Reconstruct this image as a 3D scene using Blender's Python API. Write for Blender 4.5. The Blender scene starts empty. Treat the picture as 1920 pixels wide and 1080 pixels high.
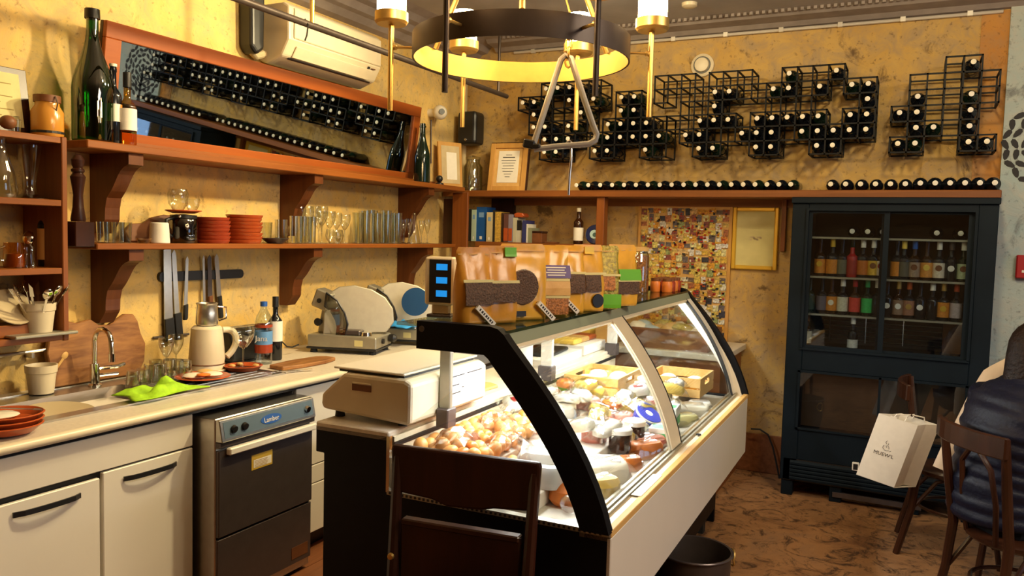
import bpy, bmesh, math, random
from mathutils import Vector, Matrix, Euler
sc = bpy.context.scene
col = sc.collection
PI = math.pi
rnd = random.Random(7)

# ------------------------------------------------------------------ camera
CAMH = 1.62
FPX = 1503.6555
RW = ((0.89299, 0.05319, -0.44694), (0.44948, -0.04816, 0.89199), (0.02592, -0.99742, -0.06692))
def _cam_axes():
    a = Vector((1716 - 960, 459 - 540, 0)); b = Vector((-2050 - 960, 360 - 540, 0))
    f = math.sqrt(-a.dot(b))
    dy = Vector((a.x, a.y, f)).normalized()
    dx = -Vector((b.x, b.y, f)).normalized()
    dz = -dx.cross(dy).normalized()
    if dz.y > 0: dz = -dz
    return f, dx, dy, dz
FPX, _dx, _dy, _dz = _cam_axes()
RW = Matrix((_dx, _dy, _dz))                      # world = RW @ (right, down, forward)
CAM = Vector((0, 0, CAMH))
cam_data = bpy.data.cameras.new('camera')
cam = bpy.data.objects.new('camera', cam_data); col.objects.link(cam)
cam_data.sensor_width = 36; cam_data.lens = FPX / 1920 * 36
cam_data.clip_start = 0.05
m = Matrix.Identity(4)
for i in range(3):
    m[i][0] = RW[i][0]; m[i][1] = -RW[i][1]; m[i][2] = -RW[i][2]; m[i][3] = CAM[i]
cam.matrix_world = m
sc.camera = cam

def ray(x, y): return RW @ Vector((x - 960, y - 540, FPX))
def onX(x, y, X): d = ray(x, y); return CAM + d * (X / d.x)
def onY(x, y, Y): d = ray(x, y); return CAM + d * (Y / d.y)
def onZ(x, y, Z): d = ray(x, y); return CAM + d * ((Z - CAMH) / d.z)

# ------------------------------------------------------------------ world, lamps, exposure
w = bpy.data.worlds.new('room_ambient'); sc.world = w; w.use_nodes = True
w.node_tree.nodes['Background'].inputs[0].default_value = (1.0, 0.78, 0.52, 1)
w.node_tree.nodes['Background'].inputs[1].default_value = 0.075
sc.view_settings.view_transform = 'Standard'
try: sc.view_settings.look = 'None'
except Exception: pass
sc.view_settings.gamma = 1; sc.view_settings.use_curve_mapping = False
sc.view_settings.exposure = 0.55
sc.cycles.transparent_max_bounces = 24
sc.cycles.max_bounces = 8
sc.cycles.caustics_reflective = False; sc.cycles.caustics_refractive = False

def area(name, loc, target, sx, sy, power, color):
    l = bpy.data.lights.new(name, 'AREA'); l.shape = 'RECTANGLE'; l.size = sx; l.size_y = sy
    l.energy = power; l.color = color
    o = bpy.data.objects.new(name, l); col.objects.link(o); o.location = loc
    o.rotation_euler = (Vector(target) - Vector(loc)).to_track_quat('-Z', 'Y').to_euler()
    return o
def spot(name, loc, target, power, color, ang=100, r=0.06):
    l = bpy.data.lights.new(name, 'SPOT'); l.energy = power; l.color = color
    l.spot_size = math.radians(ang); l.spot_blend = 0.6; l.shadow_soft_size = r
    o = bpy.data.objects.new(name, l); col.objects.link(o); o.location = loc
    o.rotation_euler = (Vector(target) - Vector(loc)).to_track_quat('-Z', 'Y').to_euler()
    return o
WARM = (1.0, 0.80, 0.44)
spot('ceiling_spot_counter', (-1.25, 3.75, 3.05), (-3.2, 2.4, 1.5), 185, WARM, 110, 0.07)
spot('ceiling_spot_cupboard', (-1.5, 3.0, 3.05), (-3.3, 1.7, 2.2), 60, WARM, 110, 0.07)
spot('ceiling_spot_counter_far', (-1.7, 4.6, 3.05), (-3.2, 4.4, 1.2), 50, WARM, 120, 0.09)
spot('ceiling_spot_back', (0.1, 3.6, 3.05), (-0.4, 5.7, 1.9), 50, WARM, 130, 0.09)
spot('ceiling_spot_back_left', (-1.7, 4.2, 3.05), (-1.9, 5.7, 1.9), 26, WARM, 130, 0.09)
area('dining_room_lamps', (1.5, 2.3, 3.05), (0.9, 2.9, 0.0), 1.2, 1.2, 78, (1.0, 0.82, 0.60))
area('cool_side_light', (3.8, 3.2, 1.9), (-2.0, 4.6, 1.7), 1.6, 1.4, 14, (0.45, 0.68, 1.0))  # cool light from an unseen source at the right

# ------------------------------------------------------------------ materials
MATS = {}
def _new(name):
    mt = bpy.data.materials.new(name); mt.use_nodes = True
    nt = mt.node_tree; b = nt.nodes['Principled BSDF']
    return mt, nt, b
def plain(name, c, rough=0.5, metal=0.0, spec=0.5, noise=0.0, scale=20, bump=0.0, coat=0.0, emit=0.0):
    if name in MATS: return MATS[name]
    mt, nt, b = _new(name)
    b.inputs['Roughness'].default_value = rough; b.inputs['Metallic'].default_value = metal
    b.inputs['Specular IOR Level'].default_value = spec; b.inputs['Coat Weight'].default_value = coat
    b.inputs['Base Color'].default_value = (*c, 1)
    if emit > 0:
        b.inputs['Emission Color'].default_value = (*c, 1); b.inputs['Emission Strength'].default_value = emit
    if noise > 0 or bump > 0:
        tc = nt.nodes.new('ShaderNodeTexCoord'); n = nt.nodes.new('ShaderNodeTexNoise')
        n.inputs['Scale'].default_value = scale; n.inputs['Detail'].default_value = 4
        nt.links.new(tc.outputs['Object'], n.inputs['Vector'])
        if noise > 0:
            r = nt.nodes.new('ShaderNodeValToRGB')
            r.color_ramp.elements[0].position = 0.3; r.color_ramp.elements[1].position = 0.7
            r.color_ramp.elements[0].color = (*[max(0, v * (1 - noise)) for v in c], 1)
            r.color_ramp.elements[1].color = (*[min(1, v * (1 + noise)) for v in c], 1)
            nt.links.new(n.outputs['Fac'], r.inputs['Fac']); nt.links.new(r.outputs['Color'], b.inputs['Base Color'])
        if bump > 0:
            bp = nt.nodes.new('ShaderNodeBump'); bp.inputs['Strength'].default_value = bump; bp.inputs['Distance'].default_value = 0.01
            nt.links.new(n.outputs['Fac'], bp.inputs['Height']); nt.links.new(bp.outputs['Normal'], b.inputs['Normal'])
    MATS[name] = mt; return mt
def ramp(nt, fac, stops):
    r = nt.nodes.new('ShaderNodeValToRGB'); e = r.color_ramp.elements
    while len(e) < len(stops): e.new(0.5)
    for k, (p, c) in enumerate(stops):
        e[k].position = p; e[k].color = (*c, 1)
    nt.links.new(fac, r.inputs['Fac']); return r.outputs['Color']
def mixc(nt, fac, a, b, mode='MIX'):
    x = nt.nodes.new('ShaderNodeMix'); x.data_type = 'RGBA'; x.blend_type = mode
    if isinstance(fac, (int, float)): x.inputs[0].default_value = fac
    else: nt.links.new(fac, x.inputs[0])
    for s, v in ((6, a), (7, b)):
        if isinstance(v, tuple): x.inputs[s].default_value = (*v, 1)
        else: nt.links.new(v, x.inputs[s])
    return x.outputs[2]
def noise_node(nt, vec, scale, detail=4, rough=0.55, dist=0.0):
    n = nt.nodes.new('ShaderNodeTexNoise'); n.inputs['Scale'].default_value = scale
    n.inputs['Detail'].default_value = detail; n.inputs['Roughness'].default_value = rough; n.inputs['Distortion'].default_value = dist
    nt.links.new(vec, n.inputs['Vector']); return n.outputs['Fac']
def coords(nt, scale=(1, 1, 1), rot=(0, 0, 0)):
    tc = nt.nodes.new('ShaderNodeTexCoord'); mp = nt.nodes.new('ShaderNodeMapping')
    mp.inputs['Scale'].default_value = scale; mp.inputs['Rotation'].default_value = rot
    nt.links.new(tc.outputs['Object'], mp.inputs['Vector']); return mp.outputs['Vector']
def bump(nt, b, h, strength=0.3, dist=0.01):
    bp = nt.nodes.new('ShaderNodeBump'); bp.inputs['Strength'].default_value = strength; bp.inputs['Distance'].default_value = dist
    nt.links.new(h, bp.inputs['Height']); nt.links.new(bp.outputs['Normal'], b.inputs['Normal'])
def plaster(name, base, light, dark, grey):
    mt, nt, b = _new(name); v = coords(nt)
    n1 = noise_node(nt, v, 1.6, 5, 0.6, 0.4); n2 = noise_node(nt, v, 7, 6, 0.7, 0.8); n3 = noise_node(nt, v, 38, 3, 0.6)
    n4 = noise_node(nt, v, 2.7, 8, 0.72, 1.6)
    c = ramp(nt, n1, [(0.3, base), (0.5, light), (0.68, base)])
    c = mixc(nt, ramp(nt, n2, [(0.42, (0, 0, 0)), (0.66, (0.85, 0.85, 0.85))]), c, grey)
    c = mixc(nt, ramp(nt, n4, [(0.585, (0, 0, 0)), (0.68, (0.85, 0.85, 0.85))]), c, dark)
    c = mixc(nt, ramp(nt, n3, [(0.60, (0, 0, 0)), (0.72, (0.60, 0.60, 0.60))]), c, dark)
    nt.links.new(c, b.inputs['Base Color']); b.inputs['Roughness'].default_value = 0.85
    b.inputs['Specular IOR Level'].default_value = 0.2
    bump(nt, b, n2, 0.35, 0.02); MATS[name] = mt; return mt
def wood(name, c1, c2, scale=(2, 30, 30), rough=0.45, spec=0.4):
    if name in MATS: return MATS[name]
    mt, nt, b = _new(name); v = coords(nt, scale)
    n = noise_node(nt, v, 1.0, 5, 0.6, 0.6)
    c = ramp(nt, n, [(0.3, c1), (0.7, c2)])
    nt.links.new(c, b.inputs['Base Color']); b.inputs['Roughness'].default_value = rough; b.inputs['Specular IOR Level'].default_value = spec
    bump(nt, b, n, 0.12, 0.004); MATS[name] = mt; return mt
def glass(name, tint=(1, 1, 1), edge=0.55, base=0.06, rough=0.02):
    """thin clear glass: sees through, with reflections rising towards grazing angles"""
    if name in MATS: return MATS[name]
    mt, nt, b = _new(name); nt.nodes.remove(b)
    out = nt.nodes['Material Output']
    t = nt.nodes.new('ShaderNodeBsdfTransparent'); t.inputs[0].default_value = (*tint, 1)
    g = nt.nodes.new('ShaderNodeBsdfGlossy'); g.inputs['Roughness'].default_value = rough
    lw = nt.nodes.new('ShaderNodeLayerWeight'); lw.inputs[0].default_value = 0.35
    mr = nt.nodes.new('ShaderNodeMapRange'); mr.inputs['To Min'].default_value = base; mr.inputs['To Max'].default_value = edge
    nt.links.new(lw.outputs['Facing'], mr.inputs['Value'])
    mx = nt.nodes.new('ShaderNodeMixShader')
    nt.links.new(mr.outputs[0], mx.inputs[0]); nt.links.new(t.outputs[0], mx.inputs[1]); nt.links.new(g.outputs[0], mx.inputs[2])
    nt.links.new(mx.outputs[0], out.inputs[0]); MATS[name] = mt; return mt

M = {}
M['plaster_left'] = plaster('ochre_plaster', (0.68, 0.43, 0.115), (0.77, 0.54, 0.19), (0.26, 0.16, 0.07), (0.54, 0.40, 0.20))
M['plaster_back'] = plaster('ochre_plaster_worn', (0.55, 0.325, 0.085), (0.60, 0.39, 0.13), (0.11, 0.065, 0.035), (0.40, 0.29, 0.17))
M['teal_wall'] = plaster('teal_grey_plaster', (0.36, 0.46, 0.47), (0.46, 0.53, 0.50), (0.17, 0.18, 0.18), (0.50, 0.50, 0.45))
M['ceiling'] = plain('ceiling_paint', (0.46, 0.45, 0.47), 0.85, noise=0.12, scale=4)
M['cornice'] = plain('cornice_paint', (0.30, 0.255, 0.235), 0.75, noise=0.15, scale=9)
M['room_wall'] = plain('far_room_wall', (0.33, 0.24, 0.13), 0.9, noise=0.15, scale=2)
M['shelf_wood'] = wood('orange_stained_wood', (0.19, 0.050, 0.006), (0.29, 0.088, 0.011), (22, 1.6, 26))
M['shelf_wood_x'] = wood('orange_stained_wood_x', (0.17, 0.050, 0.009), (0.26, 0.085, 0.016), (1.6, 22, 26))
M['shelf_wood_v'] = wood('orange_stained_wood_v', (0.18, 0.048, 0.008), (0.27, 0.082, 0.014), (24, 24, 1.6))
M['frame_wood'] = wood('mirror_frame_wood', (0.30, 0.065, 0.008), (0.38, 0.095, 0.012), (18, 1.4, 18), 0.5)
M['dark_wood'] = wood('mahogany', (0.020, 0.006, 0.004), (0.045, 0.012, 0.006), (14, 14, 2.0), 0.3)
M['chair_wood'] = wood('walnut_bentwood', (0.022, 0.0075, 0.0035), (0.050, 0.016, 0.007), (14, 14, 2.0), 0.28)
M['bracket_wood'] = wood('shaded_bracket_wood', (0.085, 0.021, 0.004), (0.135, 0.038, 0.007), (24, 24, 1.6))  # shelf wood darkened to carry the shade on the brackets' near faces
M['board_wood'] = wood('live_edge_board', (0.15, 0.05, 0.014), (0.42, 0.19, 0.055), (12, 4, 22), 0.5)
M['walnut'] = wood('dark_board', (0.12, 0.04, 0.015), (0.24, 0.09, 0.03), (8, 2, 14), 0.5)
M['pale_wood'] = wood('pale_pine', (0.60, 0.34, 0.10), (0.74, 0.47, 0.17), (14, 2.5, 14), 0.5)
M['oak'] = wood('oak_frame', (0.50, 0.25, 0.06), (0.62, 0.34, 0.09), (14, 14, 3), 0.45)
M['gold'] = plain('gold_frame', (0.75, 0.46, 0.05), 0.35, 0.35)
M['white'] = plain('white_laminate', (0.74, 0.69, 0.60), 0.32, noise=0.02, scale=3)
M['cream'] = plain('cream_enamel', (0.72, 0.62, 0.44), 0.35, noise=0.03, scale=15)
M['counter'] = plain('pale_worktop', (0.66, 0.59, 0.48), 0.35, noise=0.08, scale=60)
M['steel'] = plain('brushed_steel', (0.55, 0.52, 0.48), 0.28, 0.95, noise=0.06, scale=30)
M['chrome'] = plain('chrome', (0.78, 0.76, 0.72), 0.08, 1.0)
M['alu'] = plain('cast_aluminium', (0.40, 0.37, 0.29), 0.46, 0.7, noise=0.05, scale=25)
M['dark_steel'] = plain('dark_steel_door', (0.105, 0.085, 0.085), 0.34, 0.55, noise=0.08, scale=20)
M['black'] = plain('black_lacquer', (0.003, 0.003, 0.005), 0.5, spec=0.18, noise=0.2, scale=18)
M['blackp'] = plain('black_plastic', (0.012, 0.012, 0.013), 0.4)
M['rubber'] = plain('black_rubber', (0.01, 0.01, 0.01), 0.7)
M['fridge'] = plain('blue_black_paint', (0.004, 0.009, 0.015), 0.55, spec=0.16, noise=0.15, scale=6)
M['fridge_in'] = plain('fridge_lining', (0.02, 0.017, 0.017), 0.6, noise=0.1, scale=9)
M['brass'] = plain('aged_brass', (0.70, 0.46, 0.14), 0.40, 0.9, noise=0.08, scale=14)
M['bronze'] = plain('dark_bronze', (0.075, 0.055, 0.045), 0.45, 0.5, noise=0.15, scale=12)
M['glass'] = glass('clear_glass', (0.93, 0.95, 0.90), 0.92, 0.10)
M['pane'] = glass('window_pane_glass', (0.96, 0.98, 0.97), 0.35, 0.035)
M['pane_dark'] = glass('fridge_glass', (0.80, 0.85, 0.88), 0.5, 0.07)
M['green_glass'] = glass('green_bottle_glass', (0.025, 0.30, 0.05), 0.55, 0.08)
M['amber_glass'] = glass('amber_glass', (0.90, 0.55, 0.14), 0.5, 0.06)
M['film'] = glass('clear_wrap', (0.95, 0.95, 0.95), 0.7, 0.16, 0.12)
M['shelf_glass'] = glass('green_edge_glass', (0.72, 0.82, 0.74), 0.7, 0.16)
M['bottle'] = plain('dark_bottle_glass', (0.006, 0.008, 0.012), 0.12, spec=0.6)
M['bottle_green'] = plain('dark_green_bottle', (0.006, 0.016, 0.010), 0.10, spec=0.6)
M['bottle_brown'] = plain('brown_bottle_glass', (0.030, 0.010, 0.004), 0.12, spec=0.6)
M['rack'] = plain('black_wire', (0.006, 0.006, 0.007), 0.55, spec=0.2)
M['rack_paint'] = plain('grey_wire', (0.05, 0.05, 0.055), 0.42, 0.5)
M['paper'] = plain('white_paper', (0.82, 0.78, 0.70), 0.8, noise=0.03, scale=30)
M['parchment'] = plain('yellow_parchment', (0.64, 0.57, 0.26), 0.7, noise=0.06, scale=12)
M['aged'] = plain('aged_paper', (0.55, 0.44, 0.26), 0.8, noise=0.10, scale=14)
M['ink'] = plain('ink', (0.03, 0.028, 0.03), 0.8)
M['terracotta'] = plain('glazed_terracotta', (0.44, 0.085, 0.022), 0.22, noise=0.12, scale=25)
M['terracotta_red'] = plain('red_terracotta', (0.34, 0.050, 0.018), 0.25, noise=0.12, scale=25)
M['kraft'] = plain('kraft_foil_bag', (0.60, 0.27, 0.03), 0.3, noise=0.16, scale=12, bump=0.3)
M['kraft2'] = plain('amber_foil_bag', (0.72, 0.38, 0.04), 0.28, noise=0.22, scale=9, bump=0.3)
M['beans'] = plain('coffee_beans', (0.10, 0.050, 0.026), 0.5, noise=0.5, scale=160, bump=0.6)
M['nuts'] = plain('nut_mix', (0.42, 0.16, 0.04), 0.5, noise=0.7, scale=110, bump=0.6)
M['green_label'] = plain('green_label', (0.13, 0.44, 0.02), 0.5)
M['purple_label'] = plain('purple_label', (0.10, 0.055, 0.22), 0.5)
M['red'] = plain('red_plastic', (0.38, 0.012, 0.014), 0.4)
M['blue'] = plain('blue_plastic', (0.02, 0.10, 0.40), 0.35)
M['sky_cloth'] = plain('blue_cloth', (0.03, 0.30, 0.72), 0.7, noise=0.1, scale=30)
M['lime_cloth'] = plain('lime_cloth', (0.33, 0.62, 0.01), 0.8, noise=0.25, scale=28, bump=0.4)
M['navy'] = plain('navy_nylon', (0.0035, 0.005, 0.018), 0.5, spec=0.28, noise=0.25, scale=60, bump=0.25)
M['skin'] = plain('skin', (0.62, 0.34, 0.22), 0.55, noise=0.05, scale=20)
M['hair'] = plain('dark_brown_hair', (0.010, 0.0035, 0.002), 0.5, spec=0.3, noise=0.6, scale=70, bump=0.6)
M['coat'] = plain('cream_cloth', (0.66, 0.52, 0.38), 0.85, noise=0.06, scale=18, bump=0.2)
M['trousers'] = plain('black_cloth', (0.01, 0.01, 0.014), 0.85, noise=0.2, scale=30)
M['egg'] = plain('orange_eggshell', (0.80, 0.36, 0.10), 0.45, noise=0.10, scale=18)
M['cheese_y'] = plain('yellow_cheese', (0.84, 0.58, 0.10), 0.4, noise=0.10, scale=18)
M['cheese_w'] = plain('white_cheese', (0.82, 0.76, 0.62), 0.45, noise=0.06, scale=18)
M['cheese_o'] = plain('orange_cheese', (0.72, 0.20, 0.03), 0.4, noise=0.12, scale=18)
M['ham'] = plain('ham', (0.62, 0.22, 0.16), 0.4, noise=0.22, scale=24)
M['salami'] = plain('cured_meat', (0.30, 0.06, 0.04), 0.4, noise=0.35, scale=50)
M['olive'] = plain('olives', (0.42, 0.34, 0.05), 0.35, noise=0.5, scale=90, bump=0.5)
M['green_box'] = plain('green_carton', (0.04, 0.36, 0.10), 0.45)
M['blue_tub'] = plain('blue_tub', (0.05, 0.06, 0.42), 0.4)
M['mirror'] = plain('mirror_silver', (0.54, 0.65, 0.74), 0.015, 1.0)
M['lcd'] = plain('blue_lcd', (0.01, 0.20, 0.55), 0.4, emit=0.9)
M['led'] = plain('led_tube', (0.95, 0.98, 1.0), 0.4, emit=26)
def lamp_mat():
    mt, nt, b = _new('lit_opal_glass')
    b.inputs['Base Color'].default_value = (1, 0.9, 0.75, 1)
    b.inputs['Emission Color'].default_value = (1.0, 0.66, 0.30, 1); b.inputs['Emission Strength'].default_value = 60
    return mt
M['lamp'] = lamp_mat()
def floor_mat():
    mt, nt, b = _new('worn_stone_floor'); v = coords(nt)
    n1 = noise_node(nt, v, 2.2, 6, 0.65, 0.8); n2 = noise_node(nt, v, 6, 9, 0.78, 2.0); n3 = noise_node(nt, v, 34, 5, 0.7, 0.6)
    c = ramp(nt, n1, [(0.3, (0.20, 0.09, 0.038)), (0.55, (0.36, 0.18, 0.075)), (0.72, (0.27, 0.15, 0.08))])
    c = mixc(nt, ramp(nt, n2, [(0.50, (0, 0, 0)), (0.60, (0.9, 0.9, 0.9))]), c, (0.050, 0.024, 0.013))
    c = mixc(nt, ramp(nt, n3, [(0.58, (0, 0, 0)), (0.72, (0.6, 0.6, 0.6))]), c, (0.36, 0.22, 0.12))
    nt.links.new(c, b.inputs['Base Color']); b.inputs['Roughness'].default_value = 0.5
    bump(nt, b, n2, 0.25, 0.006); return mt
M['floor'] = floor_mat()
M['plank'] = wood('red_brown_planks', (0.16, 0.055, 0.02), (0.27, 0.10, 0.04), (30, 2, 30), 0.4)

# ------------------------------------------------------------------ mesh helpers
class MB:
    def __init__(s): s.v = []; s.f = []
    def add(s, vs, fs):
        n = len(s.v); s.v += [tuple(v) for v in vs]; s.f += [tuple(i + n for i in f) for f in fs]; return s
    def box(s, x0, x1, y0, y1, z0, z1, mat=None):
        vs = [Vector((x, y, z)) for z in (z0, z1) for y in (y0, y1) for x in (x0, x1)]
        if mat is not None: vs = [mat @ v for v in vs]
        return s.add(vs, [(0, 2, 3, 1), (4, 5, 7, 6), (0, 1, 5, 4), (2, 6, 7, 3), (0, 4, 6, 2), (1, 3, 7, 5)])
    def cbox(s, c, size, rot=(0, 0, 0)):
        mt = Matrix.Translation(Vector(c)) @ Euler(rot).to_matrix().to_4x4()
        a, b, d = (q / 2 for q in size)
        return s.box(-a, a, -b, b, -d, d, mt)
    def hexa(s, p):                                             # 8 corners: 4 bottom ring, 4 top ring
        return s.add(p, [(3, 2, 1, 0), (4, 5, 6, 7), (0, 1, 5, 4), (1, 2, 6, 5), (2, 3, 7, 6), (3, 0, 4, 7)])
    def slab(s, o, u, v, t):                                    # parallelepiped from corner and three edges
        o, u, v, t = map(Vector, (o, u, v, t))
        return s.hexa([o, o + u, o + u + v, o + v, o + t, o + u + t, o + u + v + t, o + v + t])
    def prism(s, poly, axis, a, b, mat=None):                   # polygon (2-D) pushed along an axis
        def P(q, h):
            v = {'x': (h, q[0], q[1]), 'y': (q[0], h, q[1]), 'z': (q[0], q[1], h)}[axis]
            return mat @ Vector(v) if mat is not None else Vector(v)
        n = len(poly); vs = [P(q, a) for q in poly] + [P(q, b) for q in poly]
        fs = [tuple(range(n - 1, -1, -1)), tuple(range(n, 2 * n))] + [(i, (i + 1) % n, n + (i + 1) % n, n + i) for i in range(n)]
        return s.add(vs, fs)
    def strip(s, A, B, axis, a, b):                             # band between two open polylines, pushed along an axis
        poly = list(A) + list(reversed(B)); n = len(A)
        def P(q, h): return {'x': (h, q[0], q[1]), 'y': (q[0], h, q[1]), 'z': (q[0], q[1], h)}[axis]
        vs = [P(q, a) for q in A] + [P(q, a) for q in B] + [P(q, b) for q in A] + [P(q, b) for q in B]
        fs = []
        for i in range(n - 1):
            fs += [(i, i + 1, n + i + 1, n + i), (2 * n + i, 3 * n + i, 3 * n + i + 1, 2 * n + i + 1),
                   (i, 2 * n + i, 2 * n + i + 1, i + 1), (n + i, n + i + 1, 3 * n + i + 1, 3 * n + i)]
        fs += [(0, n, 3 * n, 2 * n), (n - 1, 3 * n - 1, 4 * n - 1, 2 * n - 1)]
        return s.add(vs, fs)
    def lathe(s, prof, n=20, loc=(0, 0, 0), mat=None, sx=1, sy=1):
        T = Matrix.Translation(Vector(loc)) @ (mat if mat is not None else Matrix.Identity(4))
        vs = []; fs = []; rings = []
        for r, z in prof:
            if r < 1e-6:
                rings.append([len(vs)]); vs.append(T @ Vector((0, 0, z)))
            else:
                rings.append(list(range(len(vs), len(vs) + n)))
                vs += [T @ Vector((r * sx * math.cos(2 * PI * i / n), r * sy * math.sin(2 * PI * i / n), z)) for i in range(n)]
        for A, B in zip(rings, rings[1:]):
            for i in range(n):
                j = (i + 1) % n
                if len(A) == 1 and len(B) == 1: continue
                if len(A) == 1: fs.append((A[0], B[j], B[i]))
                elif len(B) == 1: fs.append((A[i], A[j], B[0]))
                else: fs.append((A[i], A[j], B[j], B[i]))
        return s.add(vs, fs)
    def tube(s, pts, r, n=8, closed=False, cap=True):
        pts = [Vector(p) for p in pts]; k = len(pts); rr = r if isinstance(r, (list, tuple)) else [r] * k
        vs = []; prev = None
        for i, p in enumerate(pts):
            if closed: d = pts[(i + 1) % k] - pts[i - 1]
            else: d = pts[min(i + 1, k - 1)] - pts[max(i - 1, 0)]
            d.normalize()
            if prev is None: u = d.orthogonal().normalized()
            else:
                u = prev - d * prev.dot(d)
                u = u.normalized() if u.length > 1e-6 else d.orthogonal().normalized()
            prev = u; w_ = d.cross(u)
            vs += [p + (u * math.cos(2 * PI * q / n) + w_ * math.sin(2 * PI * q / n)) * rr[i] for q in range(n)]
        fs = []
        for i in range(k if closed else k - 1):
            a = i * n; b = ((i + 1) % k) * n
            fs += [(a + q, a + (q + 1) % n, b + (q + 1) % n, b + q) for q in range(n)]
        if cap and not closed: fs += [tuple(range(n - 1, -1, -1)), tuple(range((k - 1) * n, k * n))]
        return s.add(vs, fs)
    def ball(s, c, r, n=12, m_=8, scale=(1, 1, 1)):
        prof = [(max(0.0, r * math.sin(PI * i / m_)), -r * math.cos(PI * i / m_)) for i in range(m_ + 1)]
        prof[0] = (0, -r); prof[-1] = (0, r)
        return s.lathe(prof, n, c, Matrix.Diagonal((*scale, 1)))
    def mesh(s, name, mat, smooth=False, ang=35):
        me = bpy.data.meshes.new(name); me.from_pydata([tuple(v) for v in s.v], [], s.f); me.update()
        bm = bmesh.new(); bm.from_mesh(me); bmesh.ops.recalc_face_normals(bm, faces=bm.faces); bm.to_mesh(me); bm.free()
        if mat: me.materials.append(mat)
        if smooth:
            for p in me.polygons: p.use_smooth = True
            me.set_sharp_from_angle(angle=math.radians(ang))
        return me
    def build(s, name, mat, parent=None, smooth=False, bev=0.0, loc=None, ang=35, seg=1):
        o = bpy.data.objects.new(name, s.mesh(name, mat, smooth, ang)); col.objects.link(o)
        if parent: o.parent = parent
        if loc: o.location = loc
        if bev > 0:
            md = o.modifiers.new('bevel', 'BEVEL'); md.width = bev; md.segments = seg; md.limit_method = 'ANGLE'; md.angle_limit = math.radians(40)
        return o

def tag(o, label, cat, group=None, kind=None):
    o['label'] = label; o['category'] = cat
    if group: o['group'] = group
    if kind: o['kind'] = kind
    return o
def thing(name, label, cat, loc=(0, 0, 0), rotz=0.0, group=None):
    o = bpy.data.objects.new(name, None); col.objects.link(o); o.empty_display_size = 0.05
    o.location = loc; o.rotation_euler = (0, 0, rotz); return tag(o, label, cat, group)
def struct(mb, name, mat, parent=None, **k):
    o = mb.build(name, mat, parent, **k)
    if parent is None: o['kind'] = 'structure'
    return o
def children_of(o): return [c for c in o.children]
def copy_tree(o, parent=None):
    c = o.copy(); col.objects.link(c)
    if parent: c.parent = parent
    for ch in o.children: copy_tree(ch, c)
    return c
_deps_text = []
def text_part(body, size, mat, parent, loc, rot, name='lettering', extr=0.0004, align='CENTER'):
    """lettering as flat mesh on the thing it is printed on"""
    cu = bpy.data.curves.new(name, 'FONT'); cu.body = body; cu.size = size; cu.extrude = extr
    cu.align_x = align; cu.align_y = 'CENTER'; cu.resolution_u = 2
    t = bpy.data.objects.new(name, cu); col.objects.link(t)
    dg = bpy.context.evaluated_depsgraph_get(); dg.update()
    me = bpy.data.meshes.new_from_object(t.evaluated_get(dg)); me.name = name
    bpy.data.objects.remove(t); bpy.data.curves.remove(cu)
    me.materials.clear(); me.materials.append(mat)
    o = bpy.data.objects.new(name, me); col.objects.link(o); o.parent = parent
    o.location = loc; o.rotation_euler = rot; return o
def bez(p0, p1, p2, p3, n=8):
    out = []
    for i in range(n + 1):
        t = i / n; a = (1 - t) ** 3; b = 3 * t * (1 - t) ** 2; c = 3 * t * t * (1 - t); d = t ** 3
        out.append(tuple(a * p0[k] + b * p1[k] + c * p2[k] + d * p3[k] for k in range(len(p0))))
    return out
ORD = ['first', 'second', 'third', 'fourth', 'fifth', 'sixth', 'seventh', 'eighth', 'ninth', 'tenth', 'eleventh', 'twelfth',
       'thirteenth', 'fourteenth', 'fifteenth', 'sixteenth', 'seventeenth', 'eighteenth', 'nineteenth', 'twentieth',
       'twenty-first', 'twenty-second', 'twenty-third', 'twenty-fourth']
# ------------------------------------------------------------------ the room
WX, WY, CZ = -3.36, 5.75, 3.13
RX, FY = 4.0, -2.4
fl = struct(MB().box(-1.35, RX, FY, WY, -0.06, 0.0), 'floor', M['floor'])
wf = struct(MB().box(WX, -1.35, FY, WY, -0.06, -0.012), 'floor', M['plank'])
pk = MB().box(-0.068, 0.068, -0.6, 0.6, -0.012, 0.0).mesh('plank', M['plank'])
for i in range(15):
    for j in range(3):
        o = bpy.data.objects.new('plank', pk); col.objects.link(o); o.parent = wf
        o.location = (WX + 0.07 + i * 0.139, 1.4 + j * 1.22 + (i % 3) * 0.31, 0.0)
struct(MB().box(WX - 0.12, WX, FY, WY + 0.12, 0, CZ + 0.1), 'wall_left', M['plaster_left'])
struct(MB().box(WX, 0.44, WY, WY + 0.12, 0, CZ + 0.1), 'wall_back', M['plaster_back'])
teal = struct(MB().box(0.44, RX, WY - 0.03, WY + 0.12, 0, CZ + 0.1), 'wall_end', M['teal_wall'])
struct(MB().box(RX, RX + 0.1, FY, WY + 0.12, 0, CZ + 0.1), 'wall_right', M['room_wall'])
struct(MB().box(WX - 0.12, RX + 0.1, FY - 0.1, FY, 0, CZ + 0.1), 'wall_front', M['room_wall'])
struct(MB().box(WX - 0.12, RX + 0.1, FY - 0.1, WY + 0.12, CZ, CZ + 0.1), 'ceiling', M['ceiling'])
wn = MB()
for a in ((2.35, 2.42, 1.15, 2.65), (3.98, 4.05, 1.15, 2.65), (2.42, 3.98, 1.15, 1.22), (2.42, 3.98, 2.58, 2.65), (3.17, 3.23, 1.22, 2.58)): wn.box(RX - .04, RX + .001, a[0], a[1], a[2], a[3])
win = struct(wn, 'added_window_1', M['white'])  # unseen window, added to carry the cool side light
MB().box(RX - .012, RX - .006, 2.42, 3.98, 1.22, 2.58).build('pane', M['pane'], win)
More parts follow.
